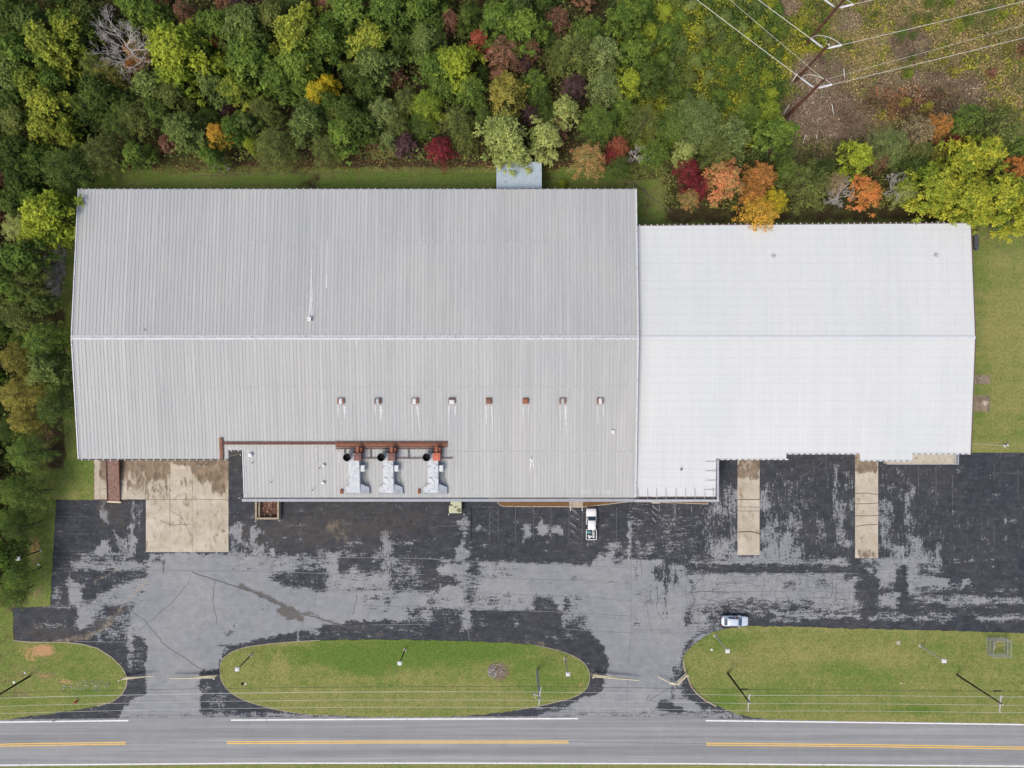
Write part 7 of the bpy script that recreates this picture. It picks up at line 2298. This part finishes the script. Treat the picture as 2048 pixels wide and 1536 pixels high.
rt = random.Random(77)
for idx, (px, py, r, col, kind) in enumerate(TREES + fill):
    isfill = idx >= len(TREES)
    rm = r * .0835
    h = (4.5 + rm * 1.75) * (rt.uniform(.62, .78) if isfill else rt.uniform(.95, 1.12))
    if kind == 's' and not isfill: h *= .86
    if col in ('cr', 'or', 'yo', 'rd', 'ye', 'og') and r < 36: h = max(h, 6.2)
    if py > 380 and 1560 < px < 1940: h = min(h, 8.4)
    if (px, py) == (1528, 424): h = 11.0
    x, y = P(px, py, h * .82)
    # crowns must stay behind the walls
    pool = protos[kind]
    pi = rt.randrange(len(pool))
    pr = pool[pi]
    lab = tree_label(px, py, r, col, kind)
    sc_ = (rm / PR * 1.14, rm / PR * 1.14, h / PH)
    if not pr[3]:
        e = empty('leafy_tree' if kind == 'b' else 'feathery_tree', (0, 0, 0), lab, 'tree')
        cr_ = bpy.data.objects.new('crown', pr[0]); C.objects.link(cr_); cr_.parent = e
        pr[1].build('trunk', M['bark'], e)
        pr[2] = e; pr[3] = True
    else:
        e = dup(pr[2], (0, 0, 0), label=lab)
    e.location = (x, y, 0)
    e.rotation_euler = (0, 0, rt.uniform(0, 6.28))
    e.scale = sc_
    e['group'] = 'trees of the woods around the warehouses'
    for ch in e.children:
        if ch.name.startswith('crown'):
            ch.material_slots[0].link = 'OBJECT'
            ch.material_slots[0].material = LM[col]
for i, (px, py, r, h, lab) in enumerate(BARE):
    x, y = P(px, py, h * .75)
    o = bare_tree(300 + i, r * .0835 * 1.0, h, 9 if r > 40 else 7).build('bare_tree', M['dead_wood'])
    o.location = (x, y, 0)
    tag(o, lab, 'tree', 'bare trees')

# ------------------------------------------------------------------ undergrowth (uncountable)
def scatter(name, label, n, regs, hmax, smin, smax, cols, seed, mask=None):
    r = np.random.default_rng(seed)
    xs, ys = [], []
    tot = sum((x1 - x0) * (y1 - y0) for x0, y0, x1, y1 in regs)
    for x0, y0, x1, y1 in regs:
        k = int(n * (x1 - x0) * (y1 - y0) / tot)
        xs.append(r.uniform(x0, x1, k)); ys.append(r.uniform(y0, y1, k))
    px = np.concatenate(xs); py = np.concatenate(ys)
    f1 = vnoise(px, py, 26, seed) * .6 + vnoise(px, py, 9, seed + 1) * .4
    f2 = vnoise(px, py, 42, seed + 2) * .6 + vnoise(px, py, 13, seed + 3) * .4
    keep = np.ones(len(px), bool)
    if mask is not None: keep = mask(px, py, f1, f2, r)
    px, py, f1, f2 = px[keep], py[keep], f1[keep], f2[keep]
    m_ = len(px)
    z = r.random(m_) ** 1.3 * hmax * (.35 + f1) + .05
    k = (H - z) / K
    c = np.stack([(px - 1024) * k, (768 - py) * k, z], 1)
    nrm = r.normal(size=(m_, 3)) * .5 + [0, 0, 1]
    hue = np.clip((f2 - .5) * 1.8 + .5 + r.normal(size=m_) * .22, 0, 1)
    me = cloud_mesh(name, c, nrm, r.uniform(smin, smax, m_), np.stack([r.random(m_), hue, f1, np.ones(m_)], 1), .75)
    me.materials.append(cols)
    o = bpy.data.objects.new(name, me); C.objects.link(o)
    return tag(o, label, 'undergrowth', kind='stuff')


def el(px, py, cx, cy, rx, ry): return ((px - cx) / rx) ** 2 + ((py - cy) / ry) ** 2


def deadmask(px, py):
    d = np.minimum.reduce([el(px, py, 1650, 240, 95, 65), el(px, py, 1850, 185, 125, 45), el(px, py, 1820, 90, 42, 36), el(px, py, 1640, 150, 60, 45), el(px, py, 1600, 300, 65, 28), el(px, py, 1700, 40, 26, 22), el(px, py, 1570, 10, 34, 22)])
    return d


G1 = m_leaf('goldenrod_brush', (.070, .12, .028), (.37, .36, .035), .2)
G2 = m_leaf('green_brush', (.05, .10, .030), (.16, .25, .055), .2)
G3 = m_leaf('brown_brush', (.09, .065, .045), (.40, .29, .21), .1)
G4 = m_leaf('russet_brush', (.07, .045, .025), (.38, .16, .05), .15)
G5 = m_leaf('meadow_grass', (.13, .14, .045), (.36, .27, .12), .15)
scatter('brush', 'green brush and goldenrod covering the ground under the power lines at left', 95000, [(1235, -30, 1660, 300)], 2.0, .14, .38, G1, 31, lambda px, py, a, b, r: (deadmask(px, py) > r.uniform(.8, 1.5, len(px))) & (px - 1200 > (py - 100) * .1) & (py < 300 - (px - 1235) * .02) & (a > r.random(len(px)) * .75))
scatter('brush', 'dark green low brush between the woods and the power line clearing', 20000, [(1215, -30, 1560, 320)], 1.2, .18, .45, G2, 35, lambda px, py, a, b, r: (deadmask(px, py) > 1) & (b < .55))
scatter('meadow', 'yellowish meadow plants right of the transmission poles', 70000, [(1560, -30, 2090, 290)], .9, .12, .36, G5, 37, lambda px, py, a, b, r: (deadmask(px, py) > r.uniform(.7, 1.6, len(px))) & (py < 250 + 20 * a) & (a > r.random(len(px)) * .55))
scatter('goldenrod', 'bright goldenrod clumps scattered in the meadow right of the poles', 24000, [(1600, -30, 2090, 240)], 1.1, .16, .38, G1, 41, lambda px, py, a, b, r: (a > .56) & (deadmask(px, py) > 1.0))
scatter('dead_brush', 'brown dead brush and stalks around the transmission poles', 40000, [(1540, 0, 1990, 335)], .9, .08, .3, G3, 43, lambda px, py, a, b, r: (deadmask(px, py) < r.uniform(.8, 1.6, len(px))))
scatter('russet_brush', 'russet and orange brush patch right of the transmission poles', 11000, [(1700, 140, 1960, 270)], 1.3, .14, .34, G4, 47, lambda px, py, a, b, r: (el(px, py, 1818, 205, 85, 38) < r.uniform(.1, 1.5, len(px)) * (.5 + a)))
scatter('woodland_floor', 'dark understory leaves on the woodland floor behind the warehouses', 52000, [(-60, -60, 1230, 322), (-60, 322, 120, 1200)], 4.5, .2, .55, m_leaf('understory', (.035, .045, .016), (.17, .20, .055), .15), 53, lambda px, py, a, b, r: ((py < 322) | (px < 110)) & ((py < 850) | (px < 50)) & ~((px > 82) & (py > 470) & (py < 640)) & (b > .22))
scatter('hedge_brush', 'mixed low brush between the clearing and the white warehouse', 26000, [(1240, 265, 2090, 428)], 1.8, .16, .42, m_leaf('hedge_mix', (.045, .06, .022), (.21, .22, .06), .2), 59, lambda px, py, a, b, r: (b > .30) & (py > 285 - 20 * a) & ((px > 1330) | (py < 360)) & (py < 405 + 20 * a))
scatter('fallen_leaves', 'fallen yellow and brown leaves along the woodland edge', 9000, [(140, 285, 1240, 345), (50, 850, 104, 1150)], .08, .08, .2, m_leaf('leaf_litter', (.12, .075, .035), (.52, .36, .12), .05), 61)
# a few single shrubs in the clearing
SHR = [(1472, 160, 24, 'g', 's'), (1338, 62, 26, 'g', 'b'), (1392, 118, 18, 'bg', 'b'), (1440, 190, 18, 'g', 'b'), (1350, 180, 22, 'dg', 'b'), (1300, 60, 22, 'yg', 'b'), (1402, 60, 16, 'yt', 'b'), (1500, 120, 16, 'g', 's'), (1325, 118, 20, 'g', 'b'), (1535, 150, 16, 'yg', 's'), (1290, 15, 24, 'g', 'b'), (1420, 150, 15, 'bg', 'b'), (1380, 190, 18, 'dg', 'b'), (1570, 60, 14, 'g', 's'), (1330, 20, 20, 'yg', 'b'), (1490, 200, 18, 'yt', 's'), (1126, 366, 9, 'yeg', 'b'), (1545, 185, 16, 'yg', 'b'), (1360, 30, 16, 'g', 'b'), (1445, 100, 14, 'yt', 's')]
rs_ = random.Random(91)
while len(SHR) < 66:
    x, y = rs_.uniform(1240, 1560), rs_.uniform(-10, 250)
    r_ = rs_.uniform(9, 21)
    if any(math.hypot(x - a, y - b) < (c + r_) * .75 for a, b, c, _, _ in SHR + TREES): continue
    SHR.append((x, y, r_, rs_.choice(['g', 'g', 'yg', 'bg', 'dg', 'ol', 'lgf', 'yt']), rs_.choice('bbs')))
while len(SHR) < 92:
    x, y = rs_.uniform(1700, 2060), rs_.uniform(-10, 225)
    r_ = rs_.uniform(8, 15)
    if any(math.hypot(x - a, y - b) < (c + r_) * .8 for a, b, c, _, _ in SHR + TREES): continue
    SHR.append((x, y, r_, rs_.choice(['oly', 'yt', 'ol', 'g', 'ru', 'tn', 'oly']), rs_.choice('bs')))
for (px, py, r, col, kind) in SHR:
    rm = r * .088
    h = 1.2 + rm * .9
    x, y = P(px, py, h * .8)
    pr = protos[kind][rt.randrange(len(protos[kind]))]
    lab = tree_label(px, py, r, col, kind).replace(' tree ', ' shrub ', 1)
    e = dup(pr[2], (x, y, -h * .25), rz=rt.uniform(0, 6.28), scale=(rm / PR, rm / PR, h * 1.25 / PH), label=lab)
    e.name = 'shrub'
    e['category'] = 'shrub'; e['group'] = 'shrubs in the clearing and by the walls'
    for ch in e.children:
        if ch.name.startswith('crown'): ch.material_slots[0].material = LM[col]
scatter('far_woods', 'dense green woods continuing beyond the upper and left edges', 34000, [(-220, -200, 1240, -50), (-220, -50, -60, 1210)], 11.0, .7, 1.4, m_leaf('far_leaves', (.045, .08, .02), (.22, .29, .06), .25), 71)
